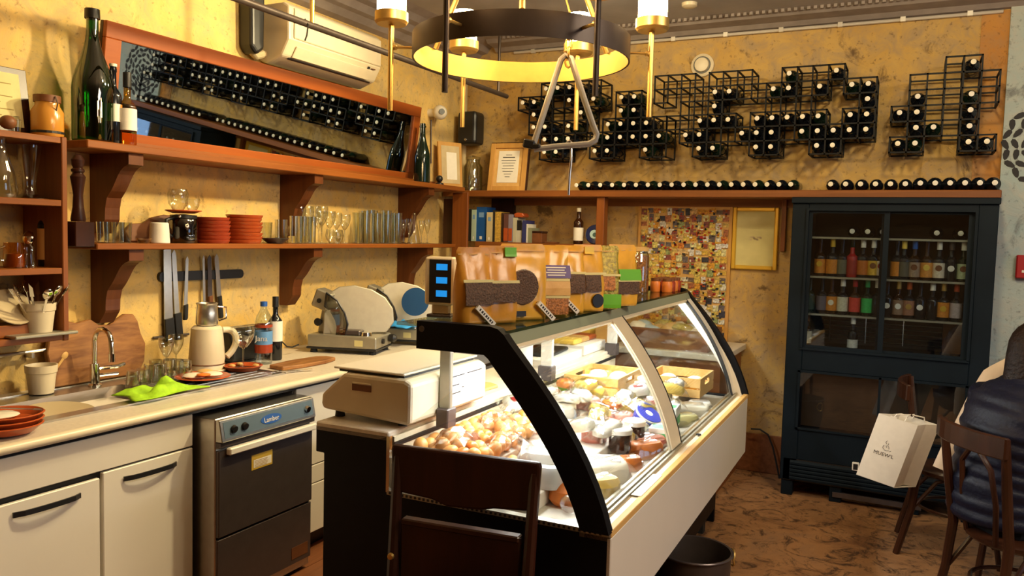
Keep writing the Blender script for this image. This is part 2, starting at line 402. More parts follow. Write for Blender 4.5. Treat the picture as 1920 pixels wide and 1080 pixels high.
# painted tree emblem on the grey-green wall: leaves laid in rings around a trunk
tr = MB(); tc_ = Vector((0.71, 0, 2.24)); rt = random.Random(3)
def leaf(cx, cz, ang, L, W):
    pts = []
    for k in range(8):
        t = 2 * PI * k / 8
        x = L * math.cos(t); z = W * math.sin(t) * (1 - 0.25 * math.cos(t))
        pts.append((cx + x * math.cos(ang) - z * math.sin(ang), cz + x * math.sin(ang) + z * math.cos(ang)))
    tr.prism(pts, 'y', WY - 0.0325, WY - 0.0295)
for ring, (R_, n, L) in enumerate([(0.255, 26, 0.034), (0.205, 20, 0.033), (0.155, 15, 0.032), (0.10, 10, 0.03), (0.05, 5, 0.026)]):
    for k in range(n):
        a = 2 * PI * k / n + ring * 0.3
        if -2.0 < a - PI * 1.5 < 0.35 and ring < 2 and abs(a - PI * 1.5) < 0.22: continue
        leaf(tc_.x + R_ * math.cos(a), tc_.z + R_ * math.sin(a), a + PI / 2 + (0.5 if k % 2 else -0.4), L, L * 0.50)
tr.prism([(tc_.x - 0.035, 1.86), (tc_.x + 0.035, 1.86), (tc_.x + 0.016, 2.0), (tc_.x + 0.012, 2.3), (tc_.x - 0.012, 2.3), (tc_.x - 0.016, 2.0)], 'y', WY - 0.0325, WY - 0.0295)
for sgn in (-1, 1):
    for k in range(4):
        z0 = 2.02 + 0.06 * k
        tr.prism([(tc_.x, z0), (tc_.x + sgn * (0.15 - 0.02 * k), z0 + 0.09), (tc_.x + sgn * (0.15 - 0.02 * k), z0 + 0.10), (tc_.x, z0 + 0.02)], 'y', WY - 0.0325, WY - 0.0295)
tr.build('tree_emblem', M['ink'], teal)
# skirting, corner pipe, cornices
struct(MB().box(-2.0, 0.44, WY - 0.018, WY, 0, 0.27), 'baseboard_back', M['plank'], bev=0.004)
struct(MB().prism([(WX, 2.95), (WX + 0.05, 2.965), (WX + 0.09, 3.0), (WX + 0.13, 3.01), (WX + 0.16, 3.05), (WX + 0.21, 3.06), (WX + 0.24, 3.10), (WX + 0.30, CZ), (WX, CZ)],
                  'y', FY, WY), 'trim_1', M['cornice'])
struct(MB().prism([(WY, 3.055), (WY - 0.03, 3.06), (WY - 0.06, 3.085), (WY - 0.17, 3.095), (WY - 0.20, 3.12), (WY - 0.24, CZ), (WY, CZ)],
                  'x', WX + 0.3, RX), 'trim_2', M['cornice'])
dn = MB()
for i in range(90): dn.box(-2.9 + i * 0.04, -2.9 + i * 0.04 + 0.02, WY - 0.228, WY - 0.205, 3.108, CZ)
struct(dn, 'trim_3', M['cornice'])
struct(MB().box(.29, .44, WY - .006, WY, 1.95, 3.05), 'trim_4', plaster('orange_band', (.50, .21, .05), (.56, .27, .07), (.16, .08, .03), (.44, .25, .11)))
pipe = MB().tube([(-2.9, WY - 0.02, 3.045), (0.40, WY - 0.02, 3.04)], 0.011, 8)
for i in range(9): pipe.box(-2.75 + i * 0.37, -2.72 + i * 0.37, WY - 0.034, WY, 3.028, 3.058)
tag(pipe.build('conduit_pipe', plain('bright_zinc', (.66, .62, .56), .35, .3), smooth=True), 'thin bright metal conduit pipe running along the top of the back wall', 'pipe')
c2 = MB().tube([(WX + 0.045, WY - 0.06, 1.975), (WX + 0.045, WY - 0.06, 2.95)], 0.02, 10)
tag(c2.build('corner_pipe', M['aged'], smooth=True), 'upright grey pipe in the corner of the two walls above the shelf', 'pipe')

# ------------------------------------------------------------------ shelves on the left wall
SX = -3.08                                                      # front edge of the left shelves
def corbel(y, z_top, z_bot, xf, name_parent, w=0.075):
    h = z_top - z_bot; d = xf - WX
    prof = [(WX, z_top), (xf - 0.02, z_top), (xf - 0.02, z_top - 0.05)]
    prof += bez((xf - 0.02, z_top - 0.05), (xf - 0.10, z_top - 0.07), (xf - 0.09, z_top - h * 0.35), (WX + 0.115, z_top - h * 0.55), 7)
    prof += bez((WX + 0.115, z_top - h * 0.55), (WX + 0.09, z_top - h * 0.75), (WX + 0.11, z_top - h * 0.82), (WX + 0.095, z_bot + 0.05), 4)
    prof += [(WX + 0.055, z_bot), (WX, z_bot)]
    return MB().prism(prof, 'y', y, y + w).build('bracket', M['bracket_wood'], name_parent)
up = thing('wall_shelf', 'long upper wooden wall shelf on the left wall carrying the mirror', 'shelf', (0, 0, 0))
MB().box(WX, SX, 2.20, 5.32, 1.932, 1.966).build('board', M['shelf_wood'], up, bev=0.004)
MB().box(WX + 0.14, WX + 0.155, 2.24, 5.2, 1.966, 1.992).build('backrail', M['shelf_wood'], up)
lo = thing('wall_shelf', 'long lower wooden wall shelf on the left wall carrying glasses and red dishes', 'shelf', (0, 0, 0))
MB().box(WX, SX, 2.24, 5.20, 1.508, 1.535).build('board', M['shelf_wood'], lo, bev=0.004)
MB().box(WX, SX - .01, 2.15, 2.238, 1.52, 1.625).build('end_block', M['dark_wood'], lo, bev=0.003)
for y in (2.41, 3.63, 4.84):
    corbel(y, 1.932, 1.545 + 0.03, SX, up)
    corbel(y, 1.508, 1.165, SX, lo)

# ------------------------------------------------------------------ open cupboard at the far left
UX = -3.10; UY1 = 2.125
un = thing('open_cupboard', 'open wooden wall cupboard with four shelves at the left edge', 'cupboard', (0, 0, 0))
MB().box(WX, UX, UY1 - 0.024, UY1, 1.135, 1.965).build('side_panel', M['shelf_wood_v'], un, bev=0.003)
MB().box(WX, UX, 1.05, 1.074, 1.135, 1.965).build('side_panel', M['shelf_wood_v'], un, bev=0.003)
for z in (1.938, 1.685, 1.410, 1.138):
    MB().box(WX, UX - 0.004, 1.074, UY1 - 0.024, z, z + 0.025).build('shelf_board', M['shelf_wood'], un, bev=0.002)
CUPZ = (1.963, 1.710, 1.435, 1.163)

# ------------------------------------------------------------------ base units, worktop, sink
FX = -2.62
def cab(name, label, y0, y1, z0=0.10, z1=0.86, mat='white'):
    t = thing(name, label, 'cabinet', (0, 0, 0))
    MB().box(WX + 0.02, FX - 0.022, y0, y1, z0, z1).build('body', M[mat], t)
    MB().box(WX + 0.08, FX - 0.08, y0, y1, 0.0, z0).build('plinth', M['blackp'], t)
    return t
def arc_handle(parent, y0, y1, z, x=FX, mat='blackp'):
    A = [(x + 0.002, y0, z)] + [(x + 0.002 + 0.028 * math.sin(PI * k / 8) ** 0.6, y0 + (y1 - y0) * k / 8, z + 0.004 * math.sin(PI * k / 8)) for k in range(1, 8)] + [(x + 0.002, y1, z)]
    mb = MB()
    for p, q in zip(A, A[1:]):
        p = Vector(p); q = Vector(q)
        mb.hexa([p + Vector((0, 0, -.009)), q + Vector((0, 0, -.009)), q + Vector((.006, 0, -.009)), p + Vector((.006, 0, -.009)),
                 p + Vector((0, 0, .009)), q + Vector((0, 0, .009)), q + Vector((.006, 0, .009)), p + Vector((.006, 0, .009))])
    return mb.build('handle', M[mat], parent)
sk = cab('sink_cabinet', 'white sink cabinet with two doors and dark bow handles under the worktop', 1.30, 2.335)
MB().box(FX - 0.0225, FX - .0205, 1.302, 2.333, 0.68, 0.73).build('dark_gap', M['blackp'], sk)  # black strip behind the doors, painted for the shade in their gap
MB().box(FX - 0.02, FX, 1.302, 2.333, 0.714, 0.846).build('fascia', M['white'], sk, bev=0.003)
d1 = MB().box(FX - 0.012, FX + 0.006, 1.302, 1.905, 0.105, 0.692).build('door', M['white'], sk, bev=0.003)
arc_handle(d1, 1.585, 1.825, 0.652, FX + 0.006)
d2 = MB().box(FX - 0.02, FX, 1.922, 2.333, 0.105, 0.706).build('door', M['white'], sk, bev=0.003)
arc_handle(d2, 2.005, 2.245, 0.662)
# dishwasher: front control strip, door, lower panel
dwr = thing('dishwasher', 'steel undercounter dishwasher with blue control strip and dark door', 'dishwasher', (0, 0, 0))
DX = -2.515
Y0, Y1 = 2.355, 2.935
MB().box(WX + 0.1, DX - 0.004, Y0, Y1, 0.02, 0.832).build('body', M['steel'], dwr, bev=0.004)
cp = MB().prism([(DX - 0.004, 0.735), (DX + 0.034, 0.738), (DX + 0.016, 0.828), (DX - 0.004, 0.828)], 'y', Y0 + 0.003, Y1 - 0.003).build('control_strip', M['steel'], dwr, bev=0.003)
sl = (0.034 - 0.016) / 0.09
def cpx(z): return DX + 0.034 - sl * (z - 0.738) + 0.0012
MB().hexa([(cpx(.752) - .002, Y0 + .02, .752), (cpx(.752) - .002, Y1 - .02, .752), (cpx(.752), Y1 - .02, .752), (cpx(.752), Y0 + .02, .752),
           (cpx(.818) - .002, Y0 + .02, .818), (cpx(.818) - .002, Y1 - .02, .818), (cpx(.818), Y1 - .02, .818), (cpx(.818), Y0 + .02, .818)]
          ).build('blue_grey_fascia', plain('slate_blue_print', (0.10, 0.15, 0.20), 0.4), cp)
for y in (Y0 + 0.07, Y0 + 0.13, Y1 - 0.06):
    MB().lathe([(0, 0), (.016, 0), (.014, .014), (0, .014)], 16, (cpx(.785), y, .785), Matrix.Rotation(PI / 2 + .2, 4, 'Y')).build('knob', M['chrome'] if y > 2.7 else M['blackp'], cp, smooth=True)
lg = MB().lathe([(0, 0), (.055, 0), (.055, .0012), (0, .0012)], 24, (cpx(.784) + .0002, 2.645, .784), Matrix.Rotation(PI / 2 - .2, 4, 'Y') @ Matrix.Diagonal((.38, 1.15, 1, 1))).build('oval_badge', M['blue'], cp)
text_part('Lamber', 0.030, M['paper'], cp, (cpx(.784) + .0026, 2.645, .783), (PI / 2 - .2, 0, PI / 2))
MB().box(DX - 0.004, DX + 0.024, Y0 + 0.002, Y1 - 0.002, 0.715, 0.735).build('vent_strip', M['dark_steel'], dwr)
dd = MB().box(DX - 0.004, DX + 0.014, Y0 + 0.004, Y1 - 0.004, 0.335, 0.700).build('door', M['dark_steel'], dwr, bev=0.003)
MB().box(DX + 0.014, DX + 0.042, Y0 + 0.04, Y1 - 0.004, 0.678, 0.708).build('handle_bar', M['white'], dd, bev=0.005)
st = MB().box(DX + 0.014, DX + 0.0152, 2.54, 2.665, 0.575, 0.64).build('yellow_sticker', plain('yellow_sticker', (.62, .40, .05), .5), dd)
MB().box(DX + 0.0152, DX + 0.0158, 2.552, 2.658, 0.583, 0.618).build('sticker_print', M['paper'], st)
for k in range(5): MB().box(DX + 0.0158, DX + 0.0162, 2.558, 2.63 + 0.004 * (k % 3), 0.586 + k * .0062, 0.5885 + k * .0062).build('print_line', plain('tan_print', (.45, .30, .12), .8), st)
lp = MB().box(DX - 0.004, DX + 0.008, Y0 + 0.002, Y1 - 0.002, 0.06, 0.325).build('lower_panel', M['dark_steel'], dwr, bev=0.003)
MB().box(DX + 0.008, DX + 0.0095, 2.80, 2.91, 0.085, 0.14).build('rating_plate', M['walnut'], lp)
# drawers beyond the dishwasher and the corner drawers
dr = cab('drawer_unit', 'white drawer unit beside the dishwasher with drawers and a lower door', 2.95, 4.40)
MB().box(FX - 0.02, FX, 2.952, 4.398, 0.45, 0.858).build('drawer', M['white'], dr, bev=0.003)
MB().box(FX - 0.02, FX, 2.952, 4.398, 0.355, 0.445).build('drawer', M['white'], dr, bev=0.003)
MB().box(FX - 0.02, FX, 2.952, 4.398, 0.105, 0.350).build('door', M['white'], dr, bev=0.003)
d3 = cab('drawer_unit', 'pale blue-grey corner drawer unit with a black handle behind the display case', 4.42, 5.72, mat='white')
gd = MB().box(FX - 0.02, FX, 4.422, 5.40, 0.62, 0.858).build('drawer', plain('blue_grey_laminate', (.44, .47, .50), .35), d3, bev=0.003)
MB().box(FX - 0.02, FX, 4.422, 5.40, 0.105, 0.61).build('door', M['white'], d3, bev=0.003)
arc_handle(gd, 4.70, 5.02, 0.715)
# worktop with a cut-out for the basin
wt = thing('worktop', 'continuous pale worktop with rounded front edge along the left wall', 'worktop', (0, 0, 0))
BY0, BY1, BX0, BX1 = 1.58, 2.40, -3.14, -2.83
t_ = MB()
t_.box(WX, BX0, 1.30, WY, 0.865, 0.90); t_.box(BX1, FX + 0.025, 1.30, WY, 0.865, 0.90)
t_.box(BX0, BX1, 1.30, BY0, 0.865, 0.90); t_.box(BX0, BX1, BY1, WY, 0.865, 0.90)
t_.build('slab', M['counter'], wt)
fe = [(FX + 0.025, 0.900)] + [(FX + 0.025 + 0.02 * math.sin(PI * k / 8), 0.8825 + 0.0175 * math.cos(PI * k / 8)) for k in range(9)]
MB().prism(fe, 'y', 1.30, WY).build('front_edge', M['cream'], wt, smooth=True)
MB().box(FX - 0.02, FX + 0.004, 1.30, WY, 0.849, 0.865).build('dark_seam', M['blackp'], wt)
sn = thing('sink', 'stainless steel sink with rounded basin and ribbed drainer set in the worktop', 'sink', (0, 0, 0))
pl = MB()
X0, X1 = -3.27, -2.75
pl.box(X0, BX0, 1.42, 3.02, 0.9005, 0.904); pl.box(BX1, X1, 1.42, 3.02, 0.9005, 0.904)
pl.box(BX0, BX1, 1.42, BY0, 0.9005, 0.904); pl.box(BX0, BX1, BY1, 3.02, 0.9005, 0.904)
for a in ((X0, X0 + 0.008, 1.42, 3.02), (X1 - 0.008, X1, 1.42, 3.02), (X0, X1, 1.42, 1.428), (X0, X1, 3.012, 3.02)):
    pl.box(a[0], a[1], a[2], a[3], 0.904, 0.908)
pl.build('rim_plate', M['steel'], sn)
def rrect(x0, x1, y0, y1, r, z, n=5):
    out = []
    for cx, cy, a0 in ((x1 - r, y1 - r, 0), (x0 + r, y1 - r, PI / 2), (x0 + r, y0 + r, PI), (x1 - r, y0 + r, 1.5 * PI)):
        for k in range(n): out.append((cx + r * math.cos(a0 + PI / 2 * k / (n - 1)), cy + r * math.sin(a0 + PI / 2 * k / (n - 1)), z))
    return out
bs = MB(); rings = [rrect(BX0, BX1, BY0, BY1, 0.05, .9035), rrect(BX0 + .004, BX1 - .004, BY0 + .004, BY1 - .004, 0.09, .87), rrect(BX0 + .03, BX1 - .03, BY0 + .03, BY1 - .03, 0.09, .77), rrect(BX0 + .08, BX1 - .08, BY0 + .08, BY1 - .08, 0.05, .755)]
n = len(rings[0]); vs = [p for r in rings for p in r]
bs.add(vs, [(a * n + i, a * n + (i + 1) % n, (a + 1) * n + (i + 1) % n, (a + 1) * n + i) for a in range(3) for i in range(n)] + [tuple(3 * n + i for i in range(n))])
bs.build('basin', plain('dull_steel', (.24, .20, .17), .42, .8), sn, smooth=True, ang=60)
rb = MB()
for i in range(9): rb.box(-3.20 + i * 0.048, -3.20 + i * 0.048 + 0.012, 2.46, 2.98, 0.904, 0.907)
rb.build('drainer_ribs', M['steel'], sn)
# ------------------------------------------------------------------ turned and hollow ware builders
def wine_bottle_prof(h=0.30, r=0.037, rn=0.0145, sh=0.60):
    return [(0, 0), (r * .9, 0), (r, .006), (r, h * sh)] + [(rn + (r - rn) * (0.5 + 0.5 * math.cos(PI * k / 6)), h * sh + h * .14 * k / 6) for k in range(1, 7)] + [(rn, h * .90), (rn * 1.15, h * .91), (rn * 1.15, h * .95), (rn, h * .955), (rn, h), (0, h)]
def label_band(r, z0, z1, n=20, full=True):
    m_ = MB()
    m_.lathe([(r, z0), (r + .0006, z0), (r + .0006, z1), (r, z1)], n); return m_
def standing_bottle(name, label, cat, loc, h, r, mat, lab=None, lz=(.18, .42), cap=None, capz=.88, group=None, rn=None, sh=.60, seg=18):
    t = thing(name, label, cat, loc, group=group)
    rn = rn or r * .38
    MB().lathe(wine_bottle_prof(h, r, rn, sh), seg).build('body', M[mat] if isinstance(mat, str) else mat, t, smooth=True)
    if lab: label_band(r + .0008, h * lz[0], h * lz[1], seg).build('paper_label', M[lab] if isinstance(lab, str) else lab, t, smooth=True)
    if cap: MB().lathe([(rn * 1.2, h * capz), (rn * 1.22, h * capz + .002), (rn * 1.2, h * 1.004), (0, h * 1.006)], seg).build('capsule', M[cap] if isinstance(cap, str) else cap, t, smooth=True)
    return t
def tumbler_mesh(r, h, taper=0.85):
    return MB().lathe([(0, .004), (r * taper * .95, .004), (r * taper, .0), (r, h), (r - .0015, h), (r * taper - .002, .010), (0, .010)], 16)
def wineglass_mesh(h, rb):
    p = [(0, 0), (rb * .85, 0), (rb * .85, .003), (.006, .008), (.004, .02), (.004, h * .45), (.010, h * .49)]
    p += [(rb * math.sin(PI * (0.08 + .55 * k / 8)) ** .8, h * .5 + h * .5 * k / 8) for k in range(9)]
    return MB().lathe(p, 18)
def glassware(kind, label, loc, r, h, group=None):
    if kind == 'wine_glass': mb = wineglass_mesh(h, r)
    elif kind == 'flute': mb = MB().lathe([(0, 0), (r, 0), (r, .003), (.004, .010), (.0035, h * .35)] + [(r * .8 * math.sin(PI * (.05 + .5 * k / 6)), h * .36 + h * .64 * k / 6) for k in range(7)], 16)
    else: mb = tumbler_mesh(r, h)
    o = mb.build(kind, M['glass'], smooth=True); o.location = loc
    return tag(o, label, 'glass', group)
def LS(px, X=-3.2): return onX(px, 445, X).y                      # along the lower shelf
def US(px, y, X=-3.2): return onX(px, y, X).y

# ------------------------------------------------------------------ upper shelf: mirror, bottles, frame
mir = thing('mirror', 'long mirror in a reddish-brown wooden frame leaning forward from the left wall', 'mirror', (-3.30, 2.40, 1.967))
mt_ = Matrix.Rotation(math.radians(6.9), 4, 'Y')
def mslab(x0, x1, y0, y1, z0, z1): return MB().box(x0, x1, y0, y1, z0, z1, mt_)
ML, MH = 2.52, 0.55
mslab(-.012, -.002, .04, ML - .04, .04, MH - .04).build('silvered_glass', M['mirror'], mir)
mslab(-.03, -.012, .0, ML, .0, MH).build('backboard', M['dark_wood'], mir)
mslab(-.012, .012, 0, ML, 0, .075).build('frame_rail', M['frame_wood'], mir, bev=.003)
mslab(-.012, .012, 0, ML, MH - .072, MH).build('frame_rail', M['frame_wood'], mir, bev=.003)
mslab(-.012, .012, 0, .082, .075, MH - .072).build('frame_stile', M['frame_wood'], mir, bev=.003)
mslab(-.012, .012, ML - .082, ML, .075, MH - .072).build('frame_stile', M['frame_wood'], mir, bev=.003)

def champ(h, r, rn, s0=.40, s1=.86):
    return [(0, 0), (r * .9, 0), (r, .008)] + [(r * (1 + .0 * k), h * s0 * k / 4) for k in range(1, 5)] + [(rn + (r - rn) * (.5 + .5 * math.cos(PI * (k / 10) ** .9)), h * (s0 + (s1 - s0) * k / 10)) for k in range(1, 11)] + [(rn, h * .93), (rn * 1.25, h * .935), (rn * 1.25, h * .96), (rn, h * .965), (rn, h), (0, h)]
bb = thing('champagne_bottle', 'oversized empty green glass bottle standing at the left end of the upper shelf', 'bottle', (-3.19, US(175, 255, -3.19), 1.967))
MB().lathe(champ(.562, .083, .024), 32).build('body', M['green_glass'], bb, smooth=True)
MB().lathe([(.0305, .523), (.031, .525), (.030, .563), (0, .565)], 20).build('dark_foil', M['blackp'], bb, smooth=True)
standing_bottle('wine_bottle', 'dark wine bottle with a cream label right of the big green bottle', 'bottle', (-3.16, US(213, 258, -3.16), 1.967), .345, .034, 'bottle', 'paper', (.28, .50), 'cheese_w', .97)
standing_bottle('spirit_bottle', 'pale amber bottle with a white label in front of the mirror', 'bottle', (-3.13, US(239, 260, -3.13), 1.967), .315, .038, 'amber_glass', 'paper', (.20, .50), 'blackp', .80, sh=.52)
cb2 = thing('champagne_bottle', 'tall dark green bottle at the right end of the mirror', 'bottle', (-3.17, US(791, 340, -3.17), 1.967)); MB().lathe(champ(.42, .058, .019), 26).build('body', M['bottle_green'], cb2, smooth=True)
fx = MB().ball((0, 0, .028), .026).build('ball_ornament', M['blackp'], smooth=True)
fx.location = (-3.14, US(824, 330, -3.14), 1.983); tag(fx, 'small glossy black ball ornament beside the tall dark bottle', 'ornament')
fb = MB().lathe([(0, 0), (.035, 0), (.03, .012), (.012, .018), (0, .018)], 14).build('base', M['blackp'], fx, smooth=True); fb.location = (0, 0, -.0155)
fr = thing('picture_frame', 'narrow wooden frame with a pale print standing in the corner of the left shelf', 'picture', (-3.28, 5.26, 1.9675))
fr.rotation_euler = (0, -0.10, -0.5)
MB().box(-.01, .01, 0, .21, 0, .35).build('frame', M['oak'], fr, bev=.003)
MB().box(.010, .012, .025, .185, .03, .32).build('print', M['aged'], fr)
MB().box(.012, .0125, .07, .16, .06, .27).build('print_sheet', M['paper'], fr)
# camera on the wall
scam = thing('security_camera', 'small white round security camera above the tall dark bottle', 'camera', (WX, onX(805, 212, WX).y, onX(805, 212, WX).z))
MB().lathe([(0, 0), (.03, 0), (.03, .05), (.018, .055)], 14, (0, 0, 0), Matrix.Rotation(PI / 2, 4, 'Y')).build('mount', M['white'], scam, smooth=True)
MB().ball((.095, 0, 0), .055, 16, 10).build('housing', M['white'], scam, smooth=True)
MB().lathe([(0, 0), (.022, 0), (.022, .012), (0, .012)], 14, (.13, -.033, 0), Matrix.Rotation(PI / 2, 4, 'Y') @ Matrix.Rotation(.75, 4, 'X')).build('lens', M['blackp'], scam, smooth=True)
MB().tube([(.01, .012, -.05), (.012, .02, -.38)], .005, 6).build('cable', M['dark_wood'], scam)

# top of the cupboard
def CP(px, y, X=-3.2): return onX(px, y, X).y
pf = thing('picture_frame', 'dark framed page leaning on the wall on top of the cupboard', 'picture', (-3.22, 1.722, 1.9645)); pf.rotation_euler = (0, -.16, 0)
MB().box(-.012, .0, 0, .34, 0, .27).build('frame', M['dark_wood'], pf, bev=.003)
MB().box(.0, .003, .03, .305, .03, .245).build('page', M['parchment'], pf)
for k in range(7): MB().box(.003, .0036, .06, .22 + .05 * (k % 2), .225 - k * .026, .2285 - k * .026).build('print_line', plain('brown_ink', (.28, .2, .05), .8), pf)
jr = thing('clip_jar', 'clip-top jar of orange preserve with a tan lid on the cupboard', 'jar', (-3.17, CP(89, 245, -3.17), 1.964))
MB().lathe([(0, 0), (.055, 0), (.060, .01), (.060, .10), (.045, .125), (.045, .138), (0, .138)], 20).build('glass_body', plain('orange_preserve', (.58, .26, .04), .2), jr, smooth=True)
MB().lathe([(0, .138), (.05, .138), (.05, .165), (0, .168)], 20).build('lid', M['walnut'], jr, smooth=True)
MB().tube([(.056, 0, .10), (.066, 0, .13), (.052, 0, .16)], .003, 6).build('clip', M['chrome'], jr)
MB().lathe([(.0605, .012), (.0612, .012), (.0612, .022), (.0605, .022)], 20).build('dark_band', M['blackp'], jr)
sg = MB().lathe([(0, 0), (.016, 0), (.02, .045), (.012, .05), (.012, .058), (0, .06)], 12).build('salt_shaker', M['glass'], smooth=True)
sg.location = (-3.12, CP(30, 245, -3.12), 1.964); tag(sg, 'tiny glass shaker in front of the dark framed page', 'shaker')
ow = MB().ball((0, 0, .03), .03, 12, 8, (1, 1, .9)).build('metal_ornament', M['walnut'], smooth=True)
ow.location = (-3.12, CP(15, 243, -3.12), 1.966); tag(ow, 'small round brown ornament left of the tiny glass shaker', 'ornament')

# cupboard shelves
def carafe(label, loc, mirror_=False):
    p = [(0, 0), (.068, 0), (.070, .004), (.03, .02), (.022, .05), (.026, .09), (.036, .14), (.044, .19), (.046, .215), (.045, .215)]
    o = MB().lathe(p, 20).build('glass_vase', M['glass'], smooth=True); o.location = loc
    return tag(o, label, 'vase')
carafe('flared clear glass vase on a wide foot in the cupboard', (-3.20, CP(64, 370) - .018, CUPZ[1] + .0005))
o = MB().lathe([(0, 0), (.055, 0), (.062, .02), (.05, .10), (.028, .17), (.022, .20), (.028, .245), (.03, .25)], 20).build('carafe', M['glass'], smooth=True)
o.location = (-3.18, CP(0, 370, -3.18), CUPZ[1] + .0005); tag(o, 'clear glass carafe at the left edge of the second cupboard shelf', 'carafe')
standing_bottle('wine_bottle', 'slim dark bottle with an orange label on the third cupboard shelf', 'bottle', (-3.24, CP(86, 500, -3.24), CUPZ[2] + .0005), .285, .029, 'bottle', plain('orange_paper', (.62, .33, .10), .7), (.10, .55))
pm = thing('pepper_mill', 'clear acrylic pepper mill beside the slim dark bottle', 'mill', (-3.19, CP(52, 500), CUPZ[2] + .0005))
MB().lathe([(0, 0), (.024, 0), (.026, .015), (.018, .05), (.022, .085), (.015, .095)], 16).build('body', M['glass'], pm, smooth=True)
MB().lathe([(.015, .095), (.022, .105), (.024, .125), (.012, .142), (0, .148)], 16).build('head', M['chrome'], pm, smooth=True)
mj = thing('glass_mug', 'glass mug of brown spice at the left of the pepper mill', 'mug', (-3.19, CP(24, 500), CUPZ[2] + .0005))
MB().lathe([(0, 0), (.036, 0), (.040, .02), (.036, .10), (.034, .10)], 18).build('body', M['amber_glass'], mj, smooth=True)
MB().lathe([(0, .004), (.034, .004), (.036, .02), (.033, .055), (0, .058)], 18).build('spice', M['walnut'], mj, smooth=True)
MB().tube([(0, -.036, .085), (0, -.06, .075), (0, -.062, .04), (0, -.038, .025)], .005, 8).build('handle', M['glass'], mj, smooth=True)
def plant_pot(label, loc, r=.058, h=.105):
    t = thing('ceramic_pot', label, 'pot', loc)
    MB().lathe([(0, 0), (r * .78, 0), (r * .94, h * .72), (r * 1.0, h * .74), (r * 1.04, h), (r * .96, h), (r * .88, h * .72), (r * .7, .008), (0, .008)], 22).build('pot', M['cream'], t, smooth=True)
    return t
tray = MB().box(-.07, .07, -.13, .13, 0, .012).build('cutlery_tray', M['alu'], bev=.003); tray.location = (-3.14, CP(70, 632, -3.14), CUPZ[3] + .001)
tag(tray, 'thin metal tray under the pot of cutlery', 'tray')
cpot = plant_pot('cream ceramic pot filled with cutlery on the bottom cupboard shelf', (-3.15, CP(73, 632, -3.15), CUPZ[3] + .0135), .062, .118)
cx, cy, cz = cpot.location
rc = random.Random(5)
CUT_L = ['spoon bowl up at the back left', 'spoon leaning far left', 'fork leaning right', 'spoon in the middle', 'knife upright in the middle', 'fork at the front', 'spoon leaning far right', 'spoon at the back', 'fork leaning left', 'knife leaning right', 'spoon at the front right']
for k, lb in enumerate(CUT_L):
    a = 2 * PI * k / len(CUT_L) + .3; tlt = .20 + .42 * rc.random()
    q = thing('spoon' if 'spoon' in lb else ('fork' if 'fork' in lb else 'table_knife'), 'steel ' + lb + ' of the cutlery pot', 'cutlery', (cx + .012 * math.cos(a), cy + .012 * math.sin(a), cz + .015), group='cutlery in the cream pot')
    q.rotation_euler = Euler((0, tlt, a), 'XYZ')
    MB().box(-.0015, .0015, -.004, .004, 0, .15).build('handle', M['chrome'], q)
    if 'spoon' in lb: MB().ball((0, 0, .172), .026, 10, 6, (.22, .72, 1)).build('bowl', M['chrome'], q, smooth=True)
    elif 'fork' in lb:
        f_ = MB().box(-.0015, .0015, -.011, .011, .15, .165)
        for j in range(4): f_.box(-.001, .001, -.011 + j * .0062, -.0085 + j * .0062, .165, .20)
        f_.build('tines', M['chrome'], q)
    else: MB().prism([(-.007, .15), (.008, .15), (.008, .19), (-.004, .21)], 'x', -.001, .001).build('blade', M['chrome'], q)
bx = MB().box(-.06, .06, -.10, .10, 0, .05).build('wooden_box', M['shelf_wood'], bev=.004); bx.location = (-3.2, CP(0, 640), CUPZ[3] + .0005)
tag(bx, 'low orange wooden box at the left edge of the bottom cupboard shelf', 'box')
pl2 = MB().lathe([(0, 0), (.05, .0), (.085, .012), (.083, .015), (.05, .005), (0, .005)], 22).build('saucer', M['aged'], smooth=True)
pl2.location = (-3.19, CP(18, 600), CUPZ[3] + .066); pl2.rotation_euler = (0, .9, 0); pl2.location.z += .045
tag(pl2, 'tan saucer standing on edge on the low orange box', 'saucer')
# rail, lower pot on the worktop, tap
rl = MB().tube([(WX + .05, 1.35, onX(0, 674, WX + .05).z), (WX + .05, onX(102, 653, WX + .05).y, onX(102, 653, WX + .05).z)], .007, 8)
for y in (1.40, 2.10): rl.box(WX, WX + .05, y, y + .012, onX(0, 674, WX + .05).z - .012, onX(0, 674, WX + .05).z + .012)
tag(rl.build('hanging_rail', M['steel'], smooth=True), 'thin steel rail on the wall under the cupboard', 'rail')
p2 = onZ(94, 738, .904)
cpot2 = plant_pot('cream ceramic pot holding a spoon on the rim of the sink', (-3.225, 2.085, .9085), .060, .118)
sp = thing('spoon', 'pale wooden spoon leaning in the pot by the sink', 'cutlery', (-3.225, 2.085, .9085 + .012)); sp.rotation_euler = (-.62, .1, 0)
MB().box(-.003, .003, -.006, .006, 0, .16).build('handle', M['pale_wood'], sp, bev=.001)
MB().ball((0, 0, .165), .018, 8, 6, (.3, .8, 1)).build('bowl', M['pale_wood'], sp, smooth=True)
tp = thing('faucet', 'chrome mixer tap with a high curved spout behind the basin', 'faucet', (-3.20, onX(178, 730, -3.20).y, .9045))
MB().lathe([(0, 0), (.028, 0), (.028, .006), (.02, .012), (.02, .10), (0, .10)], 18).build('base', M['chrome'], tp, smooth=True)
MB().tube([(0, 0, .09), (0, 0, .20)] + [(.055 - .055 * math.cos(PI * k / 8), 0, .20 + .055 * math.sin(PI * k / 8)) for k in range(1, 9)] + [(.112, .0, .15)], .011, 12).build('spout', M['chrome'], tp, smooth=True)
MB().lathe([(0, 0), (.014, 0), (.014, .035), (0, .035)], 12, (.112, 0, .118)).build('nozzle', M['chrome'], tp, smooth=True)
